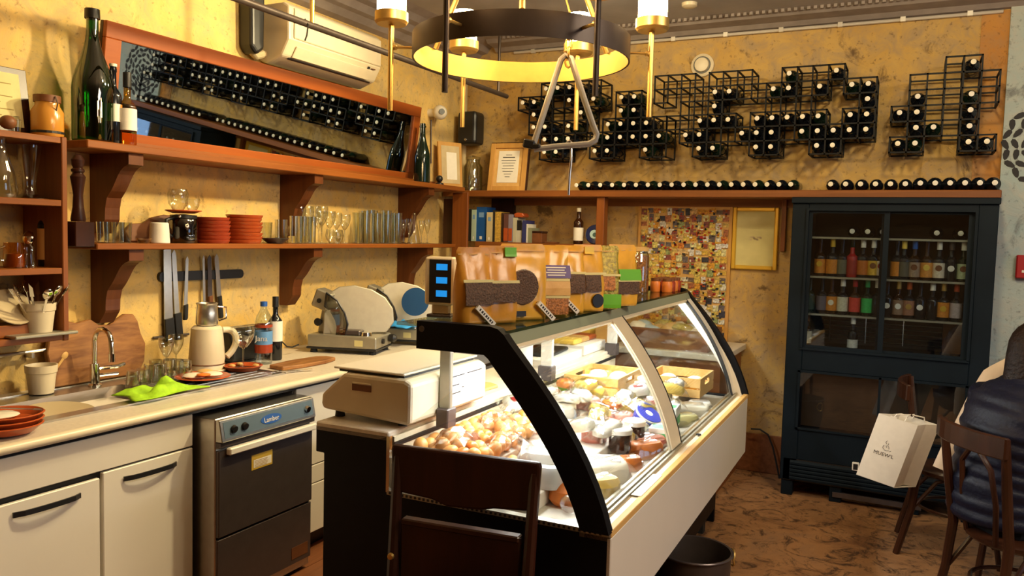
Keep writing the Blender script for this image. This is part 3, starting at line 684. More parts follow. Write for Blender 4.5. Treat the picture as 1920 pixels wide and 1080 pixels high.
MB().tube([(0, 0, .075), (.03, .09, .078), (.03, .125, .085)], .009, 8).build('lever', M['chrome'], tp, smooth=True)
MB().tube([(0, 0, .045), (.02, .10, .045)], .008, 8).build('side_valve', M['chrome'], tp, smooth=True)

# live-edge boards
def board(name, label, outline, th, loc, rot, mat):
    o = MB().prism(outline, 'x', -th / 2, th / 2).build(name, M[mat], bev=.004); o.location = loc; o.rotation_euler = rot
    return tag(o, label, 'board')
bl = [(-.26, 0), (.16, 0), (.20, .06), (.215, .14), (.195, .19), (.185, .25), (.165, .285), (.12, .29), (.07, .265), (.03, .245), (-.02, .25), (-.06, .28), (-.09, .275), (-.13, .268), (-.18, .285), (-.24, .28), (-.275, .15)]
board('cutting_board', 'large live-edge brown cutting board leaning on the wall behind the tap', bl, .028, (-3.282, 2.43, .909), (0, -.14, 0), 'board_wood')
bl2 = [(-.16, 0), (.20, 0), (.21, .05), (.17, .10), (.12, .13), (.05, .135), (-.02, .12), (-.07, .09), (-.14, .085), (-.185, .05)]
board('cutting_board', 'dark lumpy wooden board leaning on the wall behind the white cup', bl2, .03, (-3.30, LS(295, -3.30), 1.537), (0, -.2, 0), 'walnut')

# ------------------------------------------------------------------ lower shelf ware
pmill = thing('pepper_mill', 'tall dark turned wooden pepper mill at the left end of the lower shelf', 'mill', (-3.125, 2.188, 1.6255))
MB().lathe([(0, 0), (.028, 0), (.030, .01), (.022, .06), (.019, .11), (.026, .16), (.030, .185), (.020, .2)], 18).build('body', M['dark_wood'], pmill, smooth=True)
MB().lathe([(.020, .2), (.026, .207), (.026, .215), (.018, .222), (.024, .235), (.026, .255), (.014, .275), (0, .28)], 18).build('head', M['dark_wood'], pmill, smooth=True)
SZ = 1.5355
for k, (px, X) in enumerate([(193, -3.18), (206, -3.12), (221, -3.19), (235, -3.12)]):
    glassware('tumbler', 'small clear tumbler, %s from the left end of the lower shelf' % ORD[k], (X, LS(px, X), SZ), .028, .092, 'small tumblers at the left of the lower shelf')
sd = thing('sauce_dish', 'small clear dish left of the white cup', 'dish', (-3.13, LS(270, -3.13), SZ))
MB().lathe([(0, 0), (.022, 0), (.036, .022), (.034, .022), (.02, .005), (0, .005)], 16).build('bowl', M['glass'], sd, smooth=True)
MB().lathe([(0, .006), (.021, .006), (.028, .014), (0, .015)], 14).build('sauce', M['blackp'], sd, smooth=True)
cu = MB().lathe([(0, .096), (.036, .096), (.040, .092), (.046, .003), (.044, 0), (.041, .003), (.036, .088), (0, .09)], 22).build('cup', M['paper'], smooth=True)
cu.location = (-3.14, LS(299, -3.14), SZ); tag(cu, 'upside-down white cup on the lower shelf', 'cup')
# teapot with black collar
tpz = thing('glass_teapot', 'dark glass teapot with a chrome hinge on the lower shelf', 'teapot', (-3.17, LS(344, -3.17), SZ))
MB().lathe([(0, 0), (.062, 0), (.07, .02), (.07, .10), (.055, .125), (.052, .125), (.066, .10), (.066, .02), (0, .006)], 24).build('jug', glass('smoked_glass', (.30, .24, .20), .5, .08), tpz, smooth=True)
MB().lathe([(.056, .118), (.062, .12), (.062, .135), (.0, .14)], 22).build('lid', M['blackp'], tpz, smooth=True)
MB().tube([(.0, -.06, .12), (.0, -.10, .11), (.0, -.105, .05), (.0, -.068, .03)], .009, 8).build('handle', M['blackp'], tpz, smooth=True)
MB().ball((.03, -.045, .128), .011, 8, 6).build('hinge', M['chrome'], tpz, smooth=True)
sau = MB().lathe([(0, 0), (.05, 0), (.085, .012), (.083, .016), (.05, .006), (0, .006)], 24).build('saucer', M['terracotta'], smooth=True)
sau.location = (-3.17, LS(344, -3.17), SZ + .143); tag(sau, 'terracotta saucer lying on the dark glass teapot', 'saucer')
o = MB().lathe([(0, 0), (.02, 0), (.03, .02), (.036, .055), (.034, .055)], 16).build('glass_cup', M['glass'], smooth=True); o.location = (-3.14, LS(361, -3.14), SZ + .1595); tag(o, 'small flared glass cup on the terracotta saucer at the right', 'glass')
o = MB().lathe([(0, 0), (.025, 0), (.045, .03), (.05, .075), (.04, .10), (.038, .10)], 18).build('glass_cup', M['glass'], smooth=True); o.location = (-3.19, LS(334, -3.19), SZ + .1595); tag(o, 'round-bellied glass cup on the terracotta saucer at the left', 'glass')
def dish_mesh(r, h): return MB().lathe([(0, 0), (r * .90, 0), (r * .97, h * .5), (r, h), (r - .006, h), (r * .86, .006), (0, .006)], 28).mesh('dish', None, True)
dm1 = dish_mesh(.088, .0185); dm1.materials.append(M['terracotta_red'])
for k in range(7):
    o = bpy.data.objects.new('terracotta_dish', dm1); col.objects.link(o); o.location = (-3.165 + .002 * (k % 3), LS(397, -3.165) + .002 * ((k * 2) % 3), SZ + k * .0186)
    tag(o, 'orange-red terracotta dish in the left stack, %s from the bottom' % ORD[k], 'dish', 'left stack of terracotta dishes')
dm2 = dish_mesh(.095, .0185); dm2.materials.append(M['terracotta'])
for k in range(8):
    o = bpy.data.objects.new('terracotta_dish', dm2); col.objects.link(o); o.location = (-3.17 + .002 * (k % 3), LS(456, -3.17) + .003 * ((k * 2) % 3), SZ + k * .0186)
    tag(o, 'dark red terracotta dish in the right stack, %s from the bottom' % ORD[k], 'dish', 'right stack of terracotta dishes')
bo = MB().lathe([(0, 0), (.04, 0), (.075, .028), (.072, .03), (.04, .006), (0, .006)], 22).build('dark_bowl', M['dark_steel'], smooth=True)
bo.location = (-3.12, LS(516, -3.12), SZ); tag(bo, 'shallow dark bowl in front of the second bracket', 'bowl')
glassware('tumbler', 'clear tumbler left of the glass mug', (-3.24, LS(500, -3.24), SZ), .030, .115)
mg = thing('glass_mug', 'glass mug standing in the shallow dark bowl', 'mug', (-3.12, LS(527, -3.12), SZ + .0065))
tumbler_mesh(.034, .125, .9).build('body', M['glass'], mg, smooth=True)
MB().tube([(.0, .033, .10), (.0, .062, .09), (.0, .06, .045), (.0, .033, .035)], .005, 8).build('handle', M['glass'], mg, smooth=True)
gl1 = [(551, -3.14, .024, .155), (560, -3.18, .025, .155), (567, -3.13, .025, .155), (577, -3.16, .025, .155), (585, -3.12, .024, .155)]
for k, (px, X, r, h) in enumerate(gl1): glassware('tumbler', 'slim highball glass, %s from the left right of the second bracket' % ORD[k], (X, LS(px, X), SZ), r, h, 'highball glasses')
gw1 = [(562, -3.26, .036, .215), (577, -3.27, .036, .22), (591, -3.25, .036, .222), (603, -3.19, .038, .222), (597, -3.12, .033, .19), (618, -3.17, .036, .195), (631, -3.25, .034, .19), (646, -3.17, .036, .18)]
for k, (px, X, r, h) in enumerate(gw1): glassware('wine_glass', 'stemmed wine glass behind the highball glasses, %s from the left' % ORD[k], (X, LS(px, X), SZ), r, h, 'wine glasses in the left group')
o = MB().lathe([(0, 0), (.03, 0), (.05, .03), (.055, .05), (.048, .085), (.046, .085)], 18).build('sugar_bowl', M['glass'], smooth=True); o.location = (-3.11, LS(627, -3.11), SZ); tag(o, 'round clear glass bowl in front of the wine glasses', 'bowl')
gp = [(671, -3.16), (683, -3.12), (692, -3.2), (703, -3.13), (712, -3.21), (723, -3.14), (733, -3.2), (743, -3.13), (698, -3.27), (720, -3.28), (740, -3.27)]
for k, (px, X) in enumerate(gp): glassware('pint_glass', 'tall clear beer glass, %s of the close group before the third bracket' % ORD[k], (X, LS(px, X), SZ), .037 + .002 * (k % 2), .195 + .012 * (k % 3), 'beer glasses')
o = MB().lathe([(0, 0), (.045, 0), (.047, .01), (.012, .21), (0, .23)], 16).build('glass_decanter', M['glass'], smooth=True); o.location = (-3.15, LS(776, -3.15), SZ); tag(o, 'pointed clear glass decanter before the third bracket', 'decanter')
for k, (px, X) in enumerate([(757, -3.14), (767, -3.12), (790, -3.12), (801, -3.13)]): glassware('flute', 'champagne flute, %s from the left at the right end of the lower shelf' % ORD[k], (X, LS(px, X), SZ), .028, .165 + .008 * (k % 2), 'flutes at the end of the lower shelf')

# ------------------------------------------------------------------ knife strip
ks = MB(); z0 = onX(370, 516, WX).z; ya, yb = onX(300, 516, WX).y, onX(447, 516, WX).y
ks.prism([(ya + .02 * math.cos(PI / 2 + PI * k / 6) , z0 + .024 * math.sin(PI / 2 + PI * k / 6)) for k in range(7)] + [(yb + .02 * math.cos(-PI / 2 + PI * k / 6), z0 + .024 * math.sin(-PI / 2 + PI * k / 6)) for k in range(7)], 'x', WX, WX + .02)
tag(ks.build('knife_strip', M['blackp']), 'black magnetic knife strip on the wall under the lower shelf', 'knife rack')
def knife(label, px, ytop, ymid, ybot, wb, wh, pxb=None, hmat='blackp', kind='kitchen_knife', bmat='steel'):
    X = WX + .024; a = onX(px, ytop, X); b = onX(pxb or px, ymid, X); c = onX((pxb or px) + ((pxb or px) - px) * .5, ybot, X)
    t = thing(kind, label, 'knife', (X, 0, 0), group='knives on the magnetic strip')
    MB().prism([(a.y - wb * .35, a.z - .02), (a.y + wb * .1, a.z), (a.y + wb * .5, a.z - .015), (b.y + wb * .5, b.z), (b.y - wb * .5, b.z)], 'x', -.001, .0015).build('blade', M[bmat], t)
    MB().prism([(b.y - wh * .5, b.z), (b.y + wh * .5, b.z + .006), (c.y + wh * .55, c.z + .01), (c.y + wh * .3, c.z), (c.y - wh * .5, c.z)], 'x', -.007, .010).build('handle', M[hmat], t, bev=.003)
knife('broad chef knife with a straight blade and black handle, leftmost on the strip', 312, 462, 598, 640, .052, .056, 316)
knife('long serrated bread knife with a black handle beside the chef knife', 325, 468, 588, 637, .030, .042, 332)
knife('slim boning knife hanging right of the bread knife', 350, 480, 572, 600, .022, .024, 348)
knife('thin steel knife behind the metal cup', 381, 478, 566, 600, .016, .02, 383)
knife('dark-bladed knife right of the thin steel knife', 392, 478, 556, 600, .030, .026, 394, 'walnut', bmat='dark_steel')
knife('broad paring knife with a black riveted handle, rightmost on the strip', 405, 476, 556, 597, .030, .024, 411)
bc = MB().tube([(WX + .008, onX(285, 633, WX).y, onX(285, 633, WX).z), (WX + .008, onX(352, 626, WX).y, onX(352, 626, WX).z)], .006, 6)
tag(bc.build('wall_cable', M['dark_steel']), 'thin grey rail low on the wall behind the knife handles', 'rail')

# ------------------------------------------------------------------ on the worktop
WZ = .9005
kt = onZ(392, 690, WZ); kt = Vector((-3.10, onX(388, 690, -3.10).y, WZ + .004))
pdm = MB().lathe([(0, 0), (.09, 0), (.10, .01), (.098, .014), (0, .012)], 26)
ke = thing('electric_kettle', 'cream electric kettle with a rounded handle on its base', 'kettle', kt + Vector((0, 0, .0145)))
kb_ = pdm.build('power_base', M['cream'], ke, smooth=True); kb_.location = (0, 0, -.0145)
MB().lathe([(0, 0), (.082, 0), (.084, .02), (.083, .022), (.082, .03), (.086, .05), (.078, .15), (.073, .20), (.06, .212), (0, .215)], 28).build('body', M['cream'], ke, smooth=True)
MB().lathe([(.085, .022), (.0865, .024), (.085, .028)], 28).build('seam_ring', M['walnut'], ke, smooth=True)
hp = bez((.05, .05, .19), (.085, .135, .20), (.08, .135, .10), (.06, .07, .055), 10)
MB().tube(hp, [.016] * 11, 10).build('handle', M['cream'], ke, smooth=True)
pit = thing('steel_pitcher', 'small steel pitcher standing on the cream kettle', 'pitcher', kt + Vector((0, 0, .2302)))
MB().lathe([(0, 0), (.048, 0), (.052, .008), (.05, .06), (.046, .095), (.052, .108), (.05, .108), (.044, .095), (.047, .01), (0, .006)], 24).build('body', M['steel'], pit, smooth=True)
MB().tube([(.03, .04, .09), (.05, .075, .085), (.05, .075, .03), (.03, .045, .018)], .005, 8).build('handle', M['chrome'], pit, smooth=True)
to = thing('toaster', 'black rounded toaster against the wall behind the wine glass', 'toaster', (-3.23, onX(455, 670, -3.23).y, WZ))
MB().prism([(-.08, .01), (.08, .01), (.085, .12), (.07, .17), (.03, .185), (-.03, .185), (-.07, .17), (-.085, .12)], 'y', -.15, .15).build('body', M['blackp'], to, bev=.02, seg=3)
MB().box(-.035, -.01, -.11, .11, .1835, .1865).build('slot', M['steel'], to); MB().box(.01, .035, -.11, .11, .1835, .1865).build('slot', M['steel'], to)
MB().box(.07, .086, -.13, -.10, .11, .125).build('lever', M['red'], to); MB().box(-.07, .07, -.14, .14, 0, .01).build('foot', M['rubber'], to)
MB().box(.079, .0865, .02, .13, .10, .16).build('red_panel', M['red'], to)
dz = thing('terracotta_dish', 'terracotta dish holding the wine glass at the worktop edge', 'dish', (-2.97, onX(456, 706, -2.97).y, WZ + .009))
MB().lathe([(0, 0), (.075, 0), (.095, .022), (.088, .024), (.07, .008), (0, .008)], 26).build('dish', M['terracotta'], dz, smooth=True)
gd_ = dz.location
glassware('wine_glass', 'large wine glass standing in the terracotta dish', (gd_.x - .01, gd_.y + .01, gd_.z + .0085), .056, .205)
for k, (a, b) in enumerate([(-.05, -.03), (-.06, .03), (.045, .045)]):
    o = MB().ball((0, 0, .010), .014, 8, 6, (1.4, 1, .7)).build('bread_crust', M['pale_wood'], smooth=True); o.location = (gd_.x + a * .9, gd_.y + b, gd_.z + .0085)
    tag(o, 'small bread crust in the terracotta dish, ' + ['front left', 'back left', 'right'][k], 'food')
wb = thing('water_bottle', 'plastic water bottle with a blue cap and a red and blue label', 'bottle', (-3.06, onX(494, 680, -3.06).y, WZ))
MB().lathe([(0, 0), (.042, 0), (.045, .01), (.045, .22), (.038, .25), (.018, .29), (.016, .305)], 24).build('body', glass('pet_plastic', (.88, .94, .95), .6, .10), wb, smooth=True)
MB().lathe([(.017, .305), (.0185, .305), (.0185, .33), (0, .332)], 18).build('cap', M['blue'], wb, smooth=True)
label_band(.0455, .06, .105, 24).build('red_band', M['terracotta_red'], wb, smooth=True); label_band(.0455, .105, .175, 24).build('blue_band', plain('sky_blue_label', (.12, .30, .60), .5), wb, smooth=True); label_band(.0455, .195, .21, 24).build('red_band', M['terracotta_red'], wb, smooth=True)
text_part('Jana', .040, M['paper'], wb, (.0467 * .50, -.0467 * .866, .138), (PI / 2, 0, PI / 6))
standing_bottle('wine_bottle', 'dark wine bottle with a white label behind the water bottle', 'bottle', (-3.10, onX(516, 676, -3.10).y, WZ), .345, .037, 'bottle', 'paper', (.30, .62), 'blackp', .84)
bl3 = [(-.20, -.10), (-.03, -.13), (.16, -.10), (.20, -.03), (.19, .08), (.08, .12), (-.10, .11), (-.21, .06)]
o = MB().prism([(y * .62, x) for x, y in bl3], 'z', 0, .02).build('cutting_board', M['board_wood'], bev=.004); o.location = (-2.86, onX(572, 682, -2.86).y, WZ + .0005); tag(o, 'flat brown wooden board lying on the worktop before the slicer', 'board')
for k, (px, py, a) in enumerate([(515, 700, .5), (530, 702, .7), (541, 699, .35)]):
    p = onZ(px, py, WZ + .002); o = MB().box(-.08, .08, -.005, .005, 0, .003)
    o = o.box(.08, .12, -.009, .009, 0, .003).build('fork', M['chrome']); o.location = (p.x - .02, p.y + .02, WZ + .001 + .0032 * k); o.rotation_euler = (0, 0, a + .6)
    tag(o, 'steel fork lying on the worktop by the terracotta dish, ' + ['left one', 'middle one', 'right one'][k], 'cutlery')
# plate of leftovers
pf_ = thing('terracotta_plate', 'terracotta plate with leftovers behind the lime cloth', 'plate', (-2.93, onX(380, 718, -2.93).y, .9085))
MB().lathe([(0, 0), (.09, 0), (.125, .016), (.12, .02), (.085, .007), (0, .007)], 28).build('plate', M['terracotta'], pf_, smooth=True)
fm = onZ(0, 0, .5)
for k, (a, b, r, mm) in enumerate([(-.02, -.03, .05, 'cheese_w'), (.03, .03, .045, 'cheese_w'), (-.04, .05, .035, 'pale_wood'), (.05, -.04, .03, 'cheese_o')]):
    o = MB().ball((0, 0, r * .22), r, 12, 6, (1.1, 1, .26)).build('flatbread' if k != 3 else 'peach_slice', M[mm], smooth=True)
    o.location = (pf_.location.x + a, pf_.location.y + b, .9165 + .006 * k); tag(o, ['torn white flatbread', 'folded white flatbread', 'brown bread crust', 'orange cheese slice'][k] + ' on the plate of leftovers', 'food')
# glasses drying on the drainer
dg_ = [(250, 716, .033, .075), (268, 718, .034, .07), (283, 712, .036, .08), (300, 714, .034, .085), (318, 708, .036, .095), (333, 704, .035, .08), (347, 702, .034, .085), (292, 700, .035, .09)]
for k, (px, py, r, h) in enumerate(dg_):
    X = -3.02 - .03 * (k % 3) - (.06 if k == 7 else 0); o = MB().lathe([(0, h), (r * .8, h), (r, .003), (r - .002, .003), (r * .76, h - .006), (0, h - .006)], 16).build('tumbler', M['glass'], smooth=True)
    o.location = (X, onX(px, py, X).y, .9085); tag(o, 'upturned tumbler drying on the drainer, %s from the left' % ORD[k], 'glass', 'glasses drying by the sink')
for k, (px, X) in enumerate([(312, -3.16), (330, -3.20)]):
    o = wineglass_mesh(.18, .036).build('wine_glass', M['glass'], smooth=True); o.location = (X, onX(px, 690, X).y, .9085); tag(o, 'wine glass standing among the drying tumblers, ' + ['left one', 'right one'][k], 'glass')
# lime cloth
lc = MB(); nx, ny = 22, 14; rr = random.Random(11); gx = [[0] * (ny + 1) for _ in range(nx + 1)]
vs = []
for i in range(nx + 1):
    for j in range(ny + 1):
        u = i / nx; v = j / ny; ed = min(u, 1 - u, v, 1 - v) * 4
        h = .012 + min(1, ed) * (.016 + .014 * math.sin(u * 9 + v * 4) + .012 * math.sin(v * 13 - u * 6) + .008 * math.sin(u * 23)) * (.5 + .8 * math.sin(PI * u))
        x = (v - .5) * .17 * (1 + .15 * math.sin(u * 7)); y = (u - .5) * .33 * (1 - .12 * math.sin(v * 5))
        vs.append((x, y, max(.003, h)))
lc.add(vs, [(i * (ny + 1) + j, (i + 1) * (ny + 1) + j, (i + 1) * (ny + 1) + j + 1, i * (ny + 1) + j + 1) for i in range(nx) for j in range(ny)])
o = lc.build('cleaning_cloth', M['lime_cloth'], smooth=True, ang=180); o.location = (-2.815, onX(300, 740, -2.815).y, .9065)
md = o.modifiers.new('solid', 'SOLIDIFY'); md.thickness = .004; md.offset = 1; tag(o, 'crumpled lime green cleaning cloth on the edge of the drainer', 'cloth')
# dishes at the left of the sink
for k in range(3):
    o = MB().lathe([(0, 0), (.085, 0), (.115, .026), (.11, .029), (.08, .007), (0, .007)], 28).build('terracotta_dish', M['terracotta'], smooth=True)
    o.location = (-2.715 - .002 * k, onX(10, 790, -2.715).y + .003 * k, .9095 + k * .0175); tag(o, 'terracotta dish by the sink, %s of the stack of three' % ['bottom', 'middle', 'top'][k], 'dish', 'dishes left of the sink')
    top = o
fk = thing('fork', 'steel fork lying across the top dish by the sink', 'cutlery', top.location + Vector((-.01, .03, .034))); fk.rotation_euler = (-.10, 0, -.75)
MB().box(-.004, .004, -.09, .06, 0, .003).build('handle', M['steel'], fk); MB().box(-.010, .010, .06, .085, 0, .003).build('tines', M['steel'], fk)
o = MB().ball((0, 0, .006), .06, 14, 6, (1, 1, .16)).build('flatbread', M['cheese_w'], smooth=True); o.location = top.location + Vector((-.02, -.01, .0135)); tag(o, 'white flatbread left on the top dish by the sink', 'food')
o = MB().lathe([(0, 0), (.08, 0), (.13, .018), (.128, .022), (.08, .006), (0, .006)], 30).build('dinner_plate', plain('beige_glaze', (.50, .40, .24), .3), smooth=True); o.location = (-2.93, onX(110, 772, -2.93).y, .872); o.rotation_euler = (0.0, .10, 0)
tag(o, 'beige dinner plate lying in the sink basin', 'plate')

# ------------------------------------------------------------------ slicers
def slicer(label, loc, rz, s=1.0):
    t = thing('meat_slicer', label, 'slicer', loc, rz); t.scale = (s, s, s)
    # local: x along the width of the base towards the room, y depth away from the viewer
    MB().prism([(-.21, .03), (.21, .03), (.21, .10), (.17, .105), (-.21, .105)], 'y', -.13, .15).build('base', M['alu'], t, bev=.006)
    MB().box(-.215, .215, -.135, .155, .022, .034).build('base_rim', M['blackp'], t, bev=.003)
    for x in (-.18, .18):
        for y in (-.10, .12): MB().lathe([(0, 0), (.022, 0), (.018, .023), (0, .023)], 12, (x, y, 0)).build('foot', M['rubber'], t)
    R_ = Matrix.Translation((.03, .0, .10)) @ Matrix.Rotation(.38, 4, 'Z') @ Matrix.Rotation(-.18, 4, 'X') @ Matrix.Diagonal((1.14, 1, 1.03, 1))
    gp_ = [(-.16, .0), (.165, .01), (.205, .07), (.20, .15), (.16, .215), (.09, .262), (.0, .285), (-.08, .275), (-.13, .24), (-.155, .17)]
    MB().prism(gp_, 'y', -.012, .010, R_).build('gauge_plate', M['alu'], t, bev=.006, seg=2)
    MB().lathe([(0, 0), (.115, 0), (.12, .006), (.115, .022), (.08, .03), (0, .03)], 32, (0, 0, 0), R_ @ Matrix.Translation((.03, .045, .135)) @ Matrix.Rotation(-PI / 2, 4, 'X')).build('blade_cover', M['steel'], t, smooth=True)
    MB().cbox((-.15, -.02, .305), (.10, .11, .11), (.0, .35, .0)).build('sharpener', M['alu'], t, bev=.008)
    MB().lathe([(0, 0), (.014, 0), (.014, .004), (0, .004)], 12, (-.16, -.078, .30), Matrix.Rotation(PI / 2, 4, 'X')).build('sharpener_knob', M['blackp'], t)
    MB().strip([(-.11, .345), (-.04, .30), (.0, .23), (.02, .17), (.01, .105)], [(-.12, .27), (-.08, .24), (-.05, .19), (-.04, .15), (-.045, .105)], 'y', -.105, -.085).build('grip_guard', glass('smoke_guard', (.45, .42, .36), .5, .12), t)
    MB().tube([(.01, -.095, .105), (.025, -.095, .17), (.005, -.095, .235), (-.04, -.095, .305), (-.11, -.095, .35)], .006, 6).build('guard_rim', M['blackp'], t, smooth=True)
    MB().box(-.02, .10, -.10, -.02, .105, .135).build('carriage', M['dark_steel'], t, bev=.006)
    MB().lathe([(0, 0), (.035, 0), (.03, .02), (0, .026)], 18, (.13, -.07, .105)).build('dial', M['chrome'], t, smooth=True)
    MB().lathe([(0, 0), (.016, 0), (.016, .012), (0, .012)], 14, (.211, -.02, .07), Matrix.Rotation(PI / 2, 4, 'Y')).build('switch', M['blackp'], t, smooth=True)
    MB().lathe([(0, 0), (.022, 0), (.026, .03), (.014, .045), (0, .045)], 12, (.215, .10, .075), Matrix.Rotation(PI / 2, 4, 'Y')).build('black_knob', M['blackp'], t, smooth=True)
    MB().lathe([(0, 0), (.02, 0), (.024, .02), (0, .026)], 12, (-.18, -.03, .17), Matrix.Rotation(PI / 2, 4, 'X')).build('black_knob', M['blackp'], t, smooth=True)
    MB().box(.08, .13, -.1315, -.130, .048, .082).build('data_plate', M['parchment'], t)
    MB().prism([(-.19, .105), (-.10, .105), (-.10, .30), (-.16, .27)], 'y', -.03, .06).build('motor_arm', M['alu'], t, bev=.006)
    return t
s1 = Vector((-2.985, 3.93, WZ)); s1.y = onX(655, 650, -2.985).y
slicer('large steel meat slicer with a round blade cover on the worktop, front one', s1, .30, 1.0)
s2 = Vector((-2.98, onX(745, 622, -2.98).y, WZ))
slicer('second steel meat slicer standing behind the first, partly hidden by its plate', s2, .30, 1.0)
cl2 = MB(); vs = []
for i in range(9):
    for j in range(9): vs.append(((i - 4) * .022, (j - 4) * .018, .012 + .035 * math.exp(-((i - 4) ** 2 + (j - 4) ** 2) / 9) * (1 + .5 * math.sin(i * 2.1 + j))))
cl2.add(vs, [(i * 9 + j, (i + 1) * 9 + j, (i + 1) * 9 + j + 1, i * 9 + j + 1) for i in range(8) for j in range(8)])
o = cl2.build('blue_cloth', M['sky_cloth'], smooth=True, ang=180); p = onX(752, 606, -2.86); o.location = (p.x, p.y, p.z - .03); md = o.modifiers.new('solid', 'SOLIDIFY'); md.thickness = .006
tag(o, 'crumpled bright blue cloth on the base of the rear slicer', 'cloth')
bp_ = MB().lathe([(0, 0), (.085, 0), (.09, .006), (0, .012)], 30, (0, 0, 0), Matrix.Rotation(PI / 2, 4, 'X')).build('blue_reflection_disc', plain('blue_reflection', (.02, .075, .19), .3), smooth=True)  # disc coloured as the blue reflection in the rear slicer's plate
p = onX(779, 566, -2.80); bp_.location = (p.x, p.y, p.z); bp_.rotation_euler = (-.2, 0, .3); tag(bp_, 'round deep blue disc standing in for a reflection on the rear slicer', 'plate')
cb = MB().tube([tuple(onX(x, y, -3.15)) for x, y in ((560, 646), (548, 651), (538, 650), (528, 640), (520, 622), (512, 604))], .004, 6)
tag(cb.build('power_cable', M['rubber'], smooth=True), 'black power cable looping from the front slicer to the wall', 'cable')

# ------------------------------------------------------------------ air conditioner, hanging rail
AX = WX + .225
ac = thing('air_conditioner', 'white wall-mounted air conditioner near the ceiling above the mirror', 'air conditioner', (0, 0, 0))
ay0, ay1 = 3.45, 4.30
MB().prism([(WX, 2.56), (WX + .06, 2.535), (AX - .05, 2.575), (AX, 2.66), (AX, 2.84), (AX - .04, 2.865), (WX, 2.865)], 'y', ay0, ay1).build('casing', M['cream'], ac, bev=.012, seg=2)
MB().prism([(AX + .001, 2.668), (AX + .009, 2.672), (AX + .009, 2.832), (AX + .001, 2.838)], 'y', ay0 + .035, ay1 - .012).build('front_panel', M['cream'], ac, bev=.004)
MB().slab((AX - .046, ay0 + .07, 2.578), (0, ay1 - ay0 - .16, 0), (.036, 0, .058), (.006, 0, -.004)).build('louvre', M['cream'], ac, bev=.002)
MB().slab((AX - .062, ay0 + .05, 2.567), (0, ay1 - ay0 - .10, 0), (.012, 0, .004), (.003, 0, -.005)).build('outlet_slot', M['blackp'], ac)
MB().box(AX - .012, AX + .001, ay1 - .13, ay1 - .115, 2.636, 2.65).build('sensor', M['blackp'], ac)
MB().box(AX - .012, AX + .001, ay1 - .095, ay1 - .06, 2.640, 2.645).build('status_mark', M['walnut'], ac)
dk = MB().prism([(3.30, 2.60), (3.345, 2.56), (3.40, 2.60), (3.405, 2.95), (3.295, 2.95)], 'x', WX, WX + .10)
tag(dk.build('pipe_duct', M['blackp'], bev=.02, seg=3), 'black duct running up the wall at the left end of the air conditioner', 'duct')
elb = MB().tube([(WX + .05, 3.35, 2.585), (WX + .05, 3.38, 2.565), (WX + .05, 3.445, 2.59)], .022, 10)
tag(elb.build('hose_elbow', M['aged'], smooth=True), 'beige hose elbow from the black duct to the air conditioner', 'hose')
HX = -2.75
ra = onX(480, 0, HX); rb_ = onX(950, 187, HX)
hr = thing('hanging_rail', 'dark metal rail hung from the ceiling in front of the air conditioner', 'rail', (0, 0, 0))
dirr = (rb_ - ra).normalized(); zr = (ra.z + rb_.z) / 2
MB().tube([(HX, 1.6, zr), (HX, rb_.y, zr)], .017, 12).build('tube', M['bronze'], hr, smooth=True)
for px in (585, 935):
    yy = onX(px, 60 if px < 700 else 150, HX).y
    MB().tube([(HX, yy, zr), (HX, yy, CZ)], .011, 10).build('hanger_rod', M['brass'] if px < 700 else M['bronze'], hr, smooth=True)
hk = MB().tube([(HX, onX(572, 40, HX).y, zr + .02), (HX + .02, onX(572, 40, HX).y, zr - .01), (HX + .012, onX(572, 40, HX).y, zr - .06), (HX, onX(572, 40, HX).y, zr - .085)], .004, 6)
tag(hk.build('s_hook', M['blackp'], smooth=True), 'small black hook hanging on the dark rail', 'hook')
# ------------------------------------------------------------------ shelf along the back wall with its bottles
BF = 5.42
bsf = thing('wall_shelf', 'long wooden shelf along the back wall under the wine racks', 'shelf', (0, 0, 0))
MB().box(WX + .02, 0.43, BF, WY, 1.902, 1.949).build('board', M['shelf_wood_x'], bsf, bev=.004)
MB().box(WX + .30, 0.43, WY - .03, WY, 1.85, 1.902).build('wall_batten', M['shelf_wood_x'], bsf)
bk = thing('bookshelf', 'short wooden bookshelf board hung under the back wall shelf in the corner', 'shelf', (0, 0, 0))
MB().box(-3.06, -2.0, BF + .03, WY, 1.512, 1.558).build('board', M['shelf_wood_x'], bk, bev=.003)
MB().box(-2.06, -2.0, BF + .02, BF + .10, 1.47, 1.902).build('post', M['shelf_wood_v'], bk, bev=.003)
MB().box(-3.20, -3.065, 5.335, 5.36, 1.16, 1.93).build('side_panel', M['shelf_wood_v'], bk, bev=.003)
MB().box(-3.06, -2.86, WY - .04, WY, 1.558, 1.90).build('dark_back_panel', M['dark_wood'], bk)
MB().box(-3.30, -3.21, 5.37, 5.38, 1.53, 1.88).build('inner_panel', M['dark_wood'], bk)
ws = MB().box(-.82, -.79, WY - .05, WY, 1.55, 1.902)
tag(ws.build('wall_post', M['shelf_wood_v'], bev=.003), 'short wooden post on the back wall just left of the fridge', 'post')

